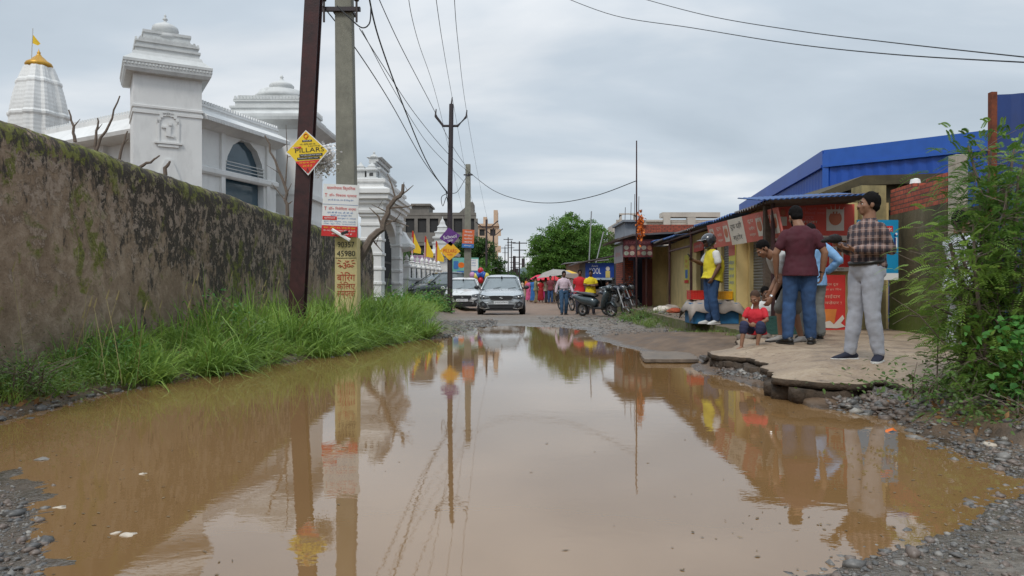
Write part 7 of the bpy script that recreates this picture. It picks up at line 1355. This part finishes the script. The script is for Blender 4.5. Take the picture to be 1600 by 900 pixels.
mb = MB(); mb.tube([hp_((-.125, -.07, .075)), hp_((-.08, -.155, .09)), hp_((0, -.18, .095)), hp_((.08, -.155, .09)), hp_((.125, -.07, .075))], [(.004, .035)] * 5, 8); mb.build('visor', mat('clear_visor', (.35, .37, .38), .1), hl, True)
mb = MB(); mb.box(0, 0, 0, .075, .01, .15); ph = mb.build('phone', M_blk, bevel=.004); ph.location = yel.matrix_basis @ (J['wrr'] + Vector((.06, -.10, .07))); ph.rotation_euler = (R(40), 0, R(-80)); tag(ph, 'black phone in the hand of the man in the yellow jersey', 'phone')
# person in white behind the bush
person('person in a white printed shirt half hidden behind the feathery bush', ((1500 - 800) / F * 8.7, 8.7, .35), 100, dict(ell=(.25, -.12, 1.18), wrl=(.1, -.3, 1.25), elr=(-.25, -.1, 1.15), wrr=(-.1, -.3, 1.2)), 0, dict(m=cloth('white_printed_cotton', (.55, .58, .64), .3), sleeve='rolled', ext=.12, loose=.016), dict(m=cloth('white_cotton_b', (.45, .47, .50))), (M_blk, M_blk), 'short', 0, 8, vox=.013)
# walkers on the road
def gx_(px, D): return (px - 800) / F * D
person('man in a pale pink shirt and blue jeans walking toward the camera', (gx_(881, 28.2), 28.2, gz(2, 28) - .01), 6, dict(ell=(.27, .02, 1.13), wrl=(.33, -.10, .92), elr=(-.26, .06, 1.13), wrr=(-.31, .03, .90), knr=(-.10, -.10, .52), anr=(-.09, -.10, .12), anl=(.10, .16, .10), head=(0, -.035, 1.595)), 1, dict(m=cloth('pale_pink_cotton', (.58, .46, .52), .05), sleeve='long', ext=.0, loose=.02, collar=1), dict(m=M_jean2, loose=.014, belt=1), (M_blk, M_blk), 'short', 0, 10, sc=.99, belly=.02, vox=.012)
person('man in a bright red T-shirt and dark trousers walking on the road', (gx_(906, 29.6), 29.6, gz(2.6, 29) - .01), -4, dict(anr=(-.10, -.12, .09), knr=(-.1, -.1, .5), anl=(.1, .12, .1), wrl=(.26, -.12, .9), wrr=(-.26, .05, .9)), 1, dict(m=cloth('scarlet_cotton', (.50, .015, .025), .08), sleeve='short', ext=.08, loose=.018), dict(m=cloth('charcoal_cotton', (.03, .03, .045))), (M_blk, M_blk), 'short', 0, 2, sc=1.04, fat=1.08, belly=.03, vox=.012)
person('man in a bright yellow shirt with folded arms standing behind the parked scooter', (gx_(923, 29.0), 29.0, gz(3, 29) - .01), -6, dict(ell=(.25, -.08, 1.15), wrl=(-.05, -.22, 1.15), elr=(-.25, -.08, 1.15), wrr=(.08, -.24, 1.12), hdl=(-1, 0, 0), hdr=(1, 0, 0)), 1, dict(m=cloth('canary_cotton', (.66, .52, .015), .06), sleeve='short', ext=.06, loose=.018, collar=1), dict(m=cloth('charcoal_cotton', (.03, .03, .045))), (M_blk, M_blk), 'short', -18, 4, sc=1.02, fat=1.08, vox=.012, belly=.02)
person('person in a grey shirt seated beside the snack stall behind the scooters', (gx_(949, 31.5), 31.5, .12), 10, dict(pel=(0, .12, .5), waist=(0, .1, .62), chest=(0, .05, .83), neck=(0, .03, 1.0), head=(0, 0, 1.14), shl=(.18, .04, .94), shr=(-.18, .04, .94), ell=(.22, -.08, .7), wrl=(.12, -.28, .6), elr=(-.22, -.08, .7), wrr=(-.12, -.28, .6), hil=(.09, .1, .48), hir=(-.09, .1, .48), knl=(.13, -.32, .5), knr=(-.13, -.32, .5), anl=(.13, -.34, .09), anr=(-.13, -.34, .09)), 1, dict(m=cloth('dull_grey_cotton', (.25, .25, .28)), sleeve='short', ext=.0), dict(m=cloth('charcoal_cotton', (.03, .03, .045))), (M_blk, M_blk), 'short', vox=.018)
# market crowd
CR = [('blue_sari', (.03, .14, .38), 1), ('pink_sari', (.55, .10, .22), 1), ('olive_shirt', (.22, .22, .12), 0), ('red_sari', (.38, .015, .02), 1), ('white_shirt', (.60, .60, .58), 0), ('orange_shirt', (.60, .16, .02), 0), ('maroon_check', (.15, .03, .04), 0), ('teal_skirt', (.02, .30, .28), 1), ('grey_shirt', (.22, .24, .28), 0), ('cream_shirt', (.50, .44, .34), 0), ('magenta_sari', (.42, .02, .16), 1), ('green_shirt', (.06, .18, .08), 0)]
LOW = [cloth('dark_trouser_cotton', (.03, .03, .04)), cloth('khaki_cotton', (.24, .19, .10)), M_jean]
cl_ = [(822, 58, 5), (826, 50, 1), (829, 55, 0), (833, 48, 0), (837, 47, 2), (841, 54, 9), (845, 49, 3), (849, 58, 10), (853, 47, 9), (856, 50, 6), (860, 45.5, 6), (864, 52, 4), (868, 49, 4), (871, 56, 5), (874, 47, 7), (879, 55, 8), (892, 50, 4), (896, 56, 1), (900, 60, 11), (888, 63, 3), (846, 66, 8), (834, 64, 11), (824, 70, 2), (858, 68, 0), (812, 90, 6), (816, 105, 9)]
POS = ['far', 'right beside the silver car', 'between the silver car and the umbrellas', 'in the middle of the market crowd', 'under the market umbrellas', 'behind the three walkers']
seen_ = {}
for i, (px, D, k) in enumerate(cl_):
    nm, c_, fem = CR[k]; m_ = cloth(nm, c_, .25); g = random.Random(i); ps = POS[1] if px < 830 else POS[2] if px < 843 else POS[3] if px < 860 else POS[4] if px < 882 else POS[5]
    word = nm.replace('_', ' '); act = g.choice(['standing', 'turning away', 'walking', 'waiting']); base = f'distant {"woman" if fem else "person"} in a {word} {act} {ps}'
    cnt = sum(1 for b in seen_ if b == base); base = base + (' farther back' if base in seen_ else ''); seen_[base] = 1
    st = g.uniform(-.12, .12); w2 = .9 if not fem else .95
    person(base, (gx_(px, D), D, float(height(np.array([gx_(px, D)]), np.array([D]), False)[0])), g.choice((0, 20, -30, 160, 180, 200, 90, -90)), dict(anr=(-.1, st, .09), knr=(-.1, st * .7 - .03, .5), anl=(.1, -st, .09), wrl=(.22, -.12 - g.random() * .2, w2), ell=(.25, .0, 1.14)), g.choice((0, 1, 1)), dict(m=m_, sleeve='long' if g.random() < .4 else 'short', ext=.08), dict(m=m_ if fem and k != 7 else (LOW[g.randrange(3)]), kind='skirt' if fem else 'long'), None, 'long' if fem else 'short', sc=g.uniform(.9, 1.0) * (.95 if fem else 1.02), vox=.026, group='people in the roadside market')

bpy.data.scenes.remove(TS)
# ================================================================ vehicles
M_tyre = mat('tyre_rubber', (.018, .018, .018), .8, .2, 20); M_rim = mat('alloy_rim', (.35, .35, .36), .35, .1, 5, metal=.7); M_cglass = mat('windscreen_glass', (.16, .19, .20), .06, .15, 1.2, spec=.9); M_plast = mat('black_plastic', (.018, .018, .020), .5); M_lamp = mat('headlamp_lens', (.10, .11, .12), .1, .4, 18, spec=.9); M_chrome = mat('chrome_trim', (.6, .6, .6), .2, .05, metal=.9); M_plate = mat('plate_white', (.68, .70, .72), .5, .04)
def paint(name, c, metal=.3): return mat(name, c, .28, .05, 1.2, metal=metal, coat=.7)
def car(lb, loc, yaw, pm, wdt=1.72, H=1.50, style=0, plate='JH05DA7416', seed=0):
    t = thing('parked_car', lb, 'car', loc, yaw); k = wdt / 1.72
    st = [(.0, .34, .60, .56), (.05, .26, .68, .70), (.18, .20, .77, .80), (.5, .18, .875, .850), (.9, .18, .925, .86), (1.1, .18, .96, .86), (1.6, .18, .985, .86), (2.6, .18, 1.0, .86), (3.4, .18, .995, .85), (3.75, .22, .95, .80), (3.85, .34, .86, .68)]
    mb = MB(); V = []; n = 18
    for y, zb, zt, w_ in st:
        w_ *= k; ring = [(-w_ * .80, zb), (-w_ * .97, zb + .10), (-w_, zb + .26), (-w_, zt - .24), (-w_ * .97, zt - .10), (-w_ * .86, zt - .015), (-w_ * .6, zt + .02), (-w_ * .25, zt + .035)]; ring = ring + [(0, zt + .04)] + [(-a, b) for a, b in ring[::-1]]; V += [(a, y, b) for a, b in ring]; n = len(ring)
    mb.add(V, [(i * n + j, i * n + (j + 1) % n, (i + 1) * n + (j + 1) % n, (i + 1) * n + j) for i in range(len(st) - 1) for j in range(n)] + [tuple(range(n)), tuple(range((len(st) - 1) * n, len(st) * n))]); body = mb.build('body', pm, t, True, subsurf=1)
    # cabin
    def ring(z, y0, y1, w0, w1, m_=6):
        pts = [(-w0, y0 + .10), (-w0 * .75, y0 + .02), (0, y0 - .03), (w0 * .75, y0 + .02), (w0, y0 + .10), (w1, (y0 + y1) / 2), (w1 * .97, y1 - .12), (w1 * .7, y1), (0, y1 + .03), (-w1 * .7, y1), (-w1 * .97, y1 - .12), (-w1, (y0 + y1) / 2)]; return [(a * k, b, z) for a, b in pts]
    R_ = [ring(.95, .98, 3.70, .75, .78), ring(1.15, 1.36, 3.62, .66, .72), ring(H - .10, 1.92, 3.42, .545, .60), ring(H - .04, 2.04, 3.34, .50, .56)]; mb = MB(); V = sum(R_, []); mb.add(V, [(i * 12 + j, i * 12 + (j + 1) % 12, (i + 1) * 12 + (j + 1) % 12, (i + 1) * 12 + j) for i in range(3) for j in range(12)]); mb.build('windows', M_cglass, t, True)
    R_ = [ring(H - .085, 1.88, 3.46, .565, .62), ring(H - .035, 2.0, 3.40, .53, .58), ring(H, 2.16, 3.3, .42, .48), ring(H + .015, 2.4, 3.1, .25, .25)]; mb = MB(); V = sum(R_, []); mb.add(V, [(i * 12 + j, i * 12 + (j + 1) % 12, (i + 1) * 12 + (j + 1) % 12, (i + 1) * 12 + j) for i in range(3) for j in range(12)] + [tuple(range(36, 48))]); mb.build('roof', pm, t, True)
    for s_ in (-1, 1):
        for pp_, pr_ in (([(s_ * .745 * k, 1.02, .95), (s_ * .675 * k, 1.40, 1.16), (s_ * .56 * k, 1.92, H - .075)], .026), ([(s_ * .785 * k, 2.5, .97), (s_ * .60 * k, 2.5, H - .07)], .03), ([(s_ * .77 * k, 3.5, .97), (s_ * .58 * k, 3.32, H - .07)], .05)): mb = MB(); mb.tube(pp_, pr_, 6); mb.build('pillar', pm, t, True)
        m2 = MB(); m2.sph((s_ * .93 * k, 1.30, 1.03), (.10, .06, .075), 12, 8); m2.tube([(s_ * .80 * k, 1.34, .98), (s_ * .90 * k, 1.31, 1.0)], .02, 5); m2.build('mirror', pm if style else M_plast, t, True)
        for y in (.72, 3.12):
            wh = MB(); wh.tube([(s_ * .66 * k, y, .31), (s_ * .70 * k, y, .31), (s_ * .84 * k, y, .31), (s_ * .87 * k, y, .31)], [.27, .31, .31, .28], 22); w2 = wh.build('wheel', M_tyre, t, True); m2 = MB(); m2.tube([(s_ * .865 * k, y, .31), (s_ * .885 * k, y, .31)], .20, 18); m2.build('rim', M_rim, w2)
            m2 = MB(); m2.tube([(s_ * .80 * k, y, .34), (s_ * .868 * k, y, .34)], .365, 22); m2.build('wheel_arch', M_plast, t)
        # headlamp: curved wedge from the grille round the corner
        m2 = MB(); zl = .64
        P_ = [(.42, -.005, zl + .02), (.56, .0, zl - .005), (.70, .045, zl - .0), (.80, .16, zl + .03), (.835, .42, zl + .12), (.80, .42, zl + .17), (.74, .16, zl + .14), (.60, .045, zl + .11), (.44, .005, zl + .085)]
        V = [(s_ * a * k, b - .012, c) for a, b, c in P_] + [(s_ * a * k, b + .10, c) for a, b, c in P_]; n = 9; m2.add(V, [tuple(range(9)), tuple(range(17, 8, -1))] + [(i, (i + 1) % 9, (i + 1) % 9 + 9, i + 9) for i in range(9)]); hl = m2.build('headlight', M_lamp, t); m2 = MB(); m2.sph((s_ * .62 * k, .03, zl + .05), (.05, .04, .035), 10, 6); m2.sph((s_ * .74 * k, .10, zl + .07), (.04, .04, .03), 10, 6); m2.build('bulb', M_chrome, hl, True)
        m2 = MB(); m2.prism([(s_ * .50 * k, .30), (s_ * .74 * k, .34), (s_ * .78 * k, .48), (s_ * .66 * k, .54), (s_ * .52 * k, .44)], -.012 + .0, .25); fg = m2.build('fog_lamp_surround', M_plast, t); m2 = MB(); m2.tube([(s_ * .64 * k, -.03, .42), (s_ * .64 * k, .02, .42)], .045, 12); m2.build('fog_lamp', M_lamp, fg)
        m2 = MB(); m2.tube([(s_ * .42 * k, -.03, .30), (s_ * .58 * k, -.02, .265), (s_ * .76 * k, .06, .30)], [(.02, .03)] * 3, 6); m2.build('bumper_trim', M_chrome if style == 0 else M_plast, t)
    mb = MB(); mb.prism([(-.46 * k, .72), (-.38 * k, .60), (-.30 * k, .565), (.30 * k, .565), (.38 * k, .60), (.46 * k, .72), (.3 * k, .735), (-.3 * k, .735)] if style == 0 else [(-.40 * k, .70), (-.42 * k, .60), (-.30 * k, .48), (.30 * k, .48), (.42 * k, .60), (.40 * k, .70)], -.022, .05); gr = mb.build('grille', M_plast, t)
    mb = MB(); mb.tube([(-.48 * k, -.026, .735), (-.36 * k, -.03, .575), (0, -.034, .555), (.36 * k, -.03, .575), (.48 * k, -.026, .735)] if style == 0 else [(-.42 * k, -.026, .70), (-.43 * k, -.03, .60), (-.31 * k, -.03, .475), (.31 * k, -.03, .475), (.43 * k, -.03, .60), (.42 * k, -.026, .70), (-.42 * k, -.026, .70)], .010, 6); mb.build('grille_trim', M_chrome, gr)
    mb = MB(); ze = .655 if style == 0 else .62
    mb.add([(x * 1.25, -.036, ze + z * 1.1) for x, z in ((.045, .05), (-.045, .02), (-.045, .0), (.02, -.022), (-.045, -.05), (.045, -.02), (.045, 0), (-.02, .022))], [tuple(range(8))]); mb.build('emblem', M_chrome, gr)
    mb = MB(); mb.prism([(-.42 * k, .28), (.42 * k, .28), (.48 * k, .42), (-.48 * k, .42)], -.014, .05); mb.build('air_intake', M_plast, t); mb = MB(); mb.prism([(-.62 * k, .20), (.62 * k, .20), (.66 * k, .255), (-.66 * k, .255)], -.004, .2); mb.build('skirt', M_plast, t)
    mb = MB(); mb.bb(-.26, .26, -.045, -.03, .43, .54); pl = mb.build('number_plate', M_plate, t); mb = MB(); put_text(mb, plate, 0, .485, .46, .07, -.048); mb.build('lettering', M_ink, pl)
    for x in (-.3, .25): mb = MB(); mb.tube([(x, .98, .985), (x + .28, 1.12, 1.035)], .009, 4); mb.build('wiper', M_plast, t)
    mb = MB(); mb.tube([(0, 1.72, H - .13), (0, 1.80, H - .10)], [(.06, .03)] * 2, 6); mb.build('rear_view_mirror', M_plast, t); return t
z1_ = gz(-.4, 27)
car('silver grey hatchback with dark grille facing the camera at the far rim of the puddle', (gx_(783, 26.3), 26.3, z1_ - .01), 0, paint('silver_paint', (.42, .455, .48), .3), 1.72, 1.50, 0, 'JH05DA7416')
car('white hatchback with a black oval grille behind the silver car on its left', (gx_(722, 32.5), 32.5, gz(-2, 33) - .02), 2, paint('white_car_paint', (.62, .63, .63), 0), 1.70, 1.50, 1, 'JH05CN8113')
car('dark grey parked car seen from its side behind the green weeds by the temple fence', (gx_(631, 38.5), 38.5, gz(-5, 38) - .08), -54, paint('dark_grey_paint', (.055, .065, .07), .4), 1.74, 1.60, 1, 'JH05BX4402')
# ---- two wheelers
def wheel2(mb, x, y, z, r, w_, ax='x'): mb.ringx((x, y, z), r - w_ / 2, w_ / 2, ax, 26, 8)
def two_wheeler(name, lb, cat, loc, yaw, scooter=True, pm=None, lean=7):
    t = thing(name, lb, cat, loc, yaw, None, (0, lean)); r = .24 if scooter else .30; L0 = 1.27
    for y, nm in ((0, 0), (L0, 1)):      # front wheel at y=0, machine faces -Y
        mb = MB(); wheel2(mb, 0, y, r, r, .09 if scooter else .08); wh = mb.build('wheel', M_tyre, t, True); mb = MB()
        mb.ringx((0, y, r), r - .085, .012, 'x', 20, 5); mb.tube([(-.05, y, r), (.05, y, r)], .045, 10)
        for k in range(5): a = k * 2 * math.pi / 5; mb.tube([(0, y, r), (0, y + (r - .085) * math.cos(a), r + (r - .085) * math.sin(a))], .014, 5)
        mb.build('rim', M_rim, wh)
    if scooter:
        mb = MB(); mb.tube([(0, -.22, .34), (0, -.06, .50), (0, .10, .47), (0, .20, .34)], [(.07, .02), (.085, .03), (.08, .03), (.06, .02)], 10, True, side=(1, 0, 0)); mb.build('mudguard', pm, t, True)
        mb = MB(); mb.tube([(0, .30, .26), (0, .24, .42), (0, .16, .62), (0, .10, .80), (0, .09, .95)], [(.17, .05), (.22, .06), (.24, .09), (.20, .09), (.12, .06)], 14, True, side=(1, 0, 0)); mb.build('front_apron', pm, t, True)
        mb = MB(); mb.sph((0, .02, .98), (.16, .12, .09), 14, 9); mb.tube([(-.33, .16, 1.00), (-.14, .08, 1.0), (.14, .08, 1.0), (.33, .16, 1.00)], [.018, .03, .03, .018], 7); hb = mb.build('handlebar', pm, t, True); mb = MB(); mb.sph((0, -.075, .97), (.085, .04, .055), 12, 8); mb.build('headlight', M_lamp, hb, True)
        mb = MB(); mb.bb(-.16, .16, .28, .66, .27, .33); mb.build('floorboard', M_plast, t, bevel=.02)
        mb = MB(); mb.tube([(0, .60, .42), (0, .80, .52), (0, 1.15, .56), (0, 1.50, .66), (0, 1.66, .72)], [(.13, .14), (.17, .17), (.18, .16), (.14, .09), (.06, .03)], 14, True, side=(1, 0, 0)); mb.build('rear_body', pm, t, True)
        mb = MB(); mb.tube([(0, .58, .70), (0, .80, .74), (0, 1.10, .77), (0, 1.42, .80)], [(.10, .035), (.14, .05), (.14, .055), (.09, .035)], 12, True, side=(1, 0, 0)); mb.build('seat', M_blk, t, True)
        mb = MB(); mb.tube([(0, 1.35, .84), (.12, 1.5, .83), (.1, 1.62, .84), (-.1, 1.62, .84), (-.12, 1.5, .83), (0, 1.35, .84)], .012, 6); mb.build('grab_rail', M_galv, t); mb = MB(); mb.tube([(.17, .95, .28), (.17, 1.5, .36)], [.05, .055], 10); mb.build('silencer', M_galv, t)
    else:
        mb = MB(); mb.tube([(0, -.24, .58), (0, -.05, .64), (0, .2, .56)], [(.06, .015), (.07, .02), (.05, .015)], 10, True, side=(1, 0, 0)); mb.build('mudguard', pm, t, True)
        for s_ in (-1, 1): mb = MB(); mb.tube([(s_ * .09, 0, .30), (s_ * .09, .28, .95)], .022, 7); mb.build('fork', M_galv, t)
        mb = MB(); mb.tube([(0, .24, .90), (0, .40, .52), (0, .75, .36), (0, 1.05, .42)], .03, 6); mb.tube([(0, .24, .88), (0, .9, .72), (0, 1.5, .76)], .025, 6); mb.tube([(0, .95, .35), (.1, L0, .30)], .03, 6); mb.tube([(0, .95, .35), (-.1, L0, .30)], .03, 6); mb.build('frame', M_plast, t)
        mb = MB(); mb.tube([(0, .22, .88), (0, .40, .93), (0, .62, .90), (0, .75, .84)], [(.08, .06), (.14, .10), (.12, .09), (.06, .05)], 12, True, side=(1, 0, 0)); mb.build('fuel_tank', pm, t, True)
        mb = MB(); mb.tube([(0, .66, .84), (0, .9, .83), (0, 1.2, .87), (0, 1.5, .92)], [(.09, .04), (.13, .05), (.13, .05), (.07, .03)], 12, True, side=(1, 0, 0)); mb.build('seat', M_blk, t, True); mb = MB(); mb.tube([(0, 1.0, .70), (0, 1.5, .78), (0, 1.75, .68)], [(.10, .09), (.08, .06), (.03, .03)], 10, True, side=(1, 0, 0)); mb.build('tail_cowl', pm, t, True)
        mb = MB(); mb.bb(-.12, .12, .50, .82, .30, .62); mb.lathe([(.1, .6), (.11, .66), (.1, .72)], (0, .55, 0), 12); mb.build('engine', M_galv, t, bevel=.03); mb = MB(); mb.tube([(.12, .6, .3), (.16, 1.0, .28), (.17, 1.6, .42)], [.02, .035, .05], 8); mb.build('silencer', M_chrome, t)
        mb = MB(); mb.tube([(-.36, .34, 1.10), (-.16, .24, 1.04), (.16, .24, 1.04), (.36, .34, 1.10)], .016, 7); hb = mb.build('handlebar', M_plast, t, True); mb = MB(); mb.sph((0, .08, .93), (.11, .09, .11), 12, 8); mb.build('headlight_cowl', pm, t, True); mb = MB(); mb.sph((0, .0, .93), (.08, .03, .08), 12, 8); mb.build('headlight', M_lamp, hb, True)
    for s_ in (-1, 1): mb = MB(); mb.tube([(s_ * .22, .12, 1.02), (s_ * .30, .10, 1.22)], .007, 5); mb.sph((s_ * .31, .10, 1.25), (.055, .015, .04), 10, 6); mb.build('mirror', M_plast, t, True)
    return t
M_scg = paint('slate_grey_paint', (.055, .075, .085), .4)
two_wheeler('scooter', 'dark grey scooter on its stand in front of the man in yellow, leftmost two wheeler', 'scooter', (gx_(954, 24.3), 24.0, gz(3, 24.5)), 42, True, M_scg, -6)
two_wheeler('motorcycle', 'black motorcycle parked right of the dark grey scooter', 'motorcycle', (gx_(976, 24.3), 23.8, gz(3.4, 24.5)), 24, False, paint('black_blue_paint', (.02, .025, .04)), -6)
two_wheeler('motorcycle', 'second motorcycle half hidden against the eating house posts', 'motorcycle', (gx_(990, 26.0), 25.6, .2), 30, False, paint('black_paint_b', (.015, .015, .018)), -8)
two_wheeler('motorcycle', 'motorcycle behind the man in the red T-shirt', 'motorcycle', (gx_(893, 33.5), 33.0, gz(2.6, 33)), 20, False, paint('black_paint_b', (.015, .015, .018)), -6)
mb = MB(); mb.sph((0, 0, .1), (.14, .17, .13), 18, 12); hm = mb.build('helmet', M_helm, None, True); hm.location = (gx_(966, 24.5), 24.2, CH - 15 / F * 24.4 + .0); tag(hm, 'black helmet resting on the handlebar mirror of the parked motorcycle', 'helmet')
# ---- market: umbrellas, balloons, carts
def umbrella(lb, x, y, z, r, m_, tilt):
    t = thing('market_umbrella', lb, 'umbrella', (x, y, 0), 0, 'umbrellas of the roadside market', tilt); mb = MB(); V = [(0, 0, z + r * .38)]
    for i in range(16): a = 2 * math.pi * i / 16; rr = r * (1 if i % 2 == 0 else .95); V.append((rr * .6 * math.cos(a), rr * .6 * math.sin(a), z + r * .26)); V.append((rr * math.cos(a), rr * math.sin(a), z))
    mb.add(V, [(0, 1 + 2 * i, 1 + 2 * ((i + 1) % 16)) for i in range(16)] + [(1 + 2 * i, 2 + 2 * i, 2 + 2 * ((i + 1) % 16), 1 + 2 * ((i + 1) % 16)) for i in range(16)]); mb.build('canopy', m_, t, True); mb = MB(); mb.tube([(0, 0, 0), (0, 0, z + r * .42)], .025, 6); mb.build('pole', M_galv, t)
for lb, px, D, z, r, c_, tl in (('crimson market umbrella, nearest to the silver car', 851, 52, 1.55, 1.15, ('crimson_canvas', (.60, .02, .07)), (4, 3)), ('low red market umbrella just right of the crimson one', 862, 49, 1.42, .95, ('red_canvas', (.52, .02, .03)), (-4, 6)), ('grey striped market umbrella above the pale pink shirt', 872, 47, 1.78, 1.15, ('grey_canvas', (.22, .19, .17)), (0, -8)), ('yellow market umbrella behind the pale pink shirt', 882, 50, 1.85, .95, ('yellow_canvas', (.66, .42, .05)), (0, 8)), ('brown market umbrella left of the red T-shirt', 895, 46, 1.55, 1.05, ('brown_canvas', (.16, .12, .10)), (0, 10))): umbrella(lb, gx_(px, D), D, z, r, mat(c_[0], c_[1], .8, .1), tl)
for i, (px, py, c_, lb) in enumerate(((751, 423, (.50, .015, .02), 'red balloon on top of the balloon cluster'), (747, 430, (.03, .10, .40), 'blue balloon at the left of the balloon cluster'), (756, 430, (.03, .12, .45), 'blue balloon at the right of the balloon cluster'), (751, 438, (.50, .015, .02), 'red balloon at the bottom of the balloon cluster'), (760, 431.5, (.60, .52, .08), 'yellow balloon at the right rim of the balloon cluster'),
        (744, 432, (.62, .55, .20), 'yellow balloon beside the pink balloon'), (738, 430, (.52, .25, .42), 'pink balloon apart at the left of the cluster'), (753, 428, (.03, .10, .40), 'blue balloon in the middle of the balloon cluster'))):
    m_ = mat('balloon_%s' % ('red', 'blue', 'blue', 'red', 'yellow', 'yellow', 'pink', 'blue')[i], c_, .3, .08); mb = MB(); mb.sph((0, 0, 0), (.15, .15, .17), 12, 8); mb.lathe([(.02, -.20), (.005, -.165)], n=6); t = mb.build('balloon', m_, None, True); t.location = P(px, py, 36.6); tag(t, lb, 'balloon', 'balloons of the vendor behind the cars')
mb = MB(); mb.tube([(0, 0, 0), (0, 0, 1.5)], .02, 5); t = mb.build('balloon_stick', M_galv); t.location = (gx_(751, 36.6), 36.6, 0); tag(t, 'stick carrying the balloon cluster behind the silver car', 'stick')
for i, (px, D, lb) in enumerate(((868, 58, 'distant vegetable cart under the crimson umbrella'), (902, 44, 'wooden handcart behind the man in the red T-shirt'))):
    t = thing('handcart', lb, 'cart', (gx_(px, D), D, 0)); mb = MB(); mb.bb(-.7, .7, -.4, .4, .75, .82); mb.build('table', M_bark, t)
    for sx in (-.6, .6):
        for sy in (-.3, .3): mb = MB(); mb.bb(sx - .025, sx + .025, sy - .025, sy + .025, 0, .75); mb.build('leg', M_bark, t)
    for sx in (-.45, .45): mb = MB(); mb.ringx((sx, -.44, .3), .28, .02, 'y', 18, 6); mb.build('wheel', M_tyre, t)
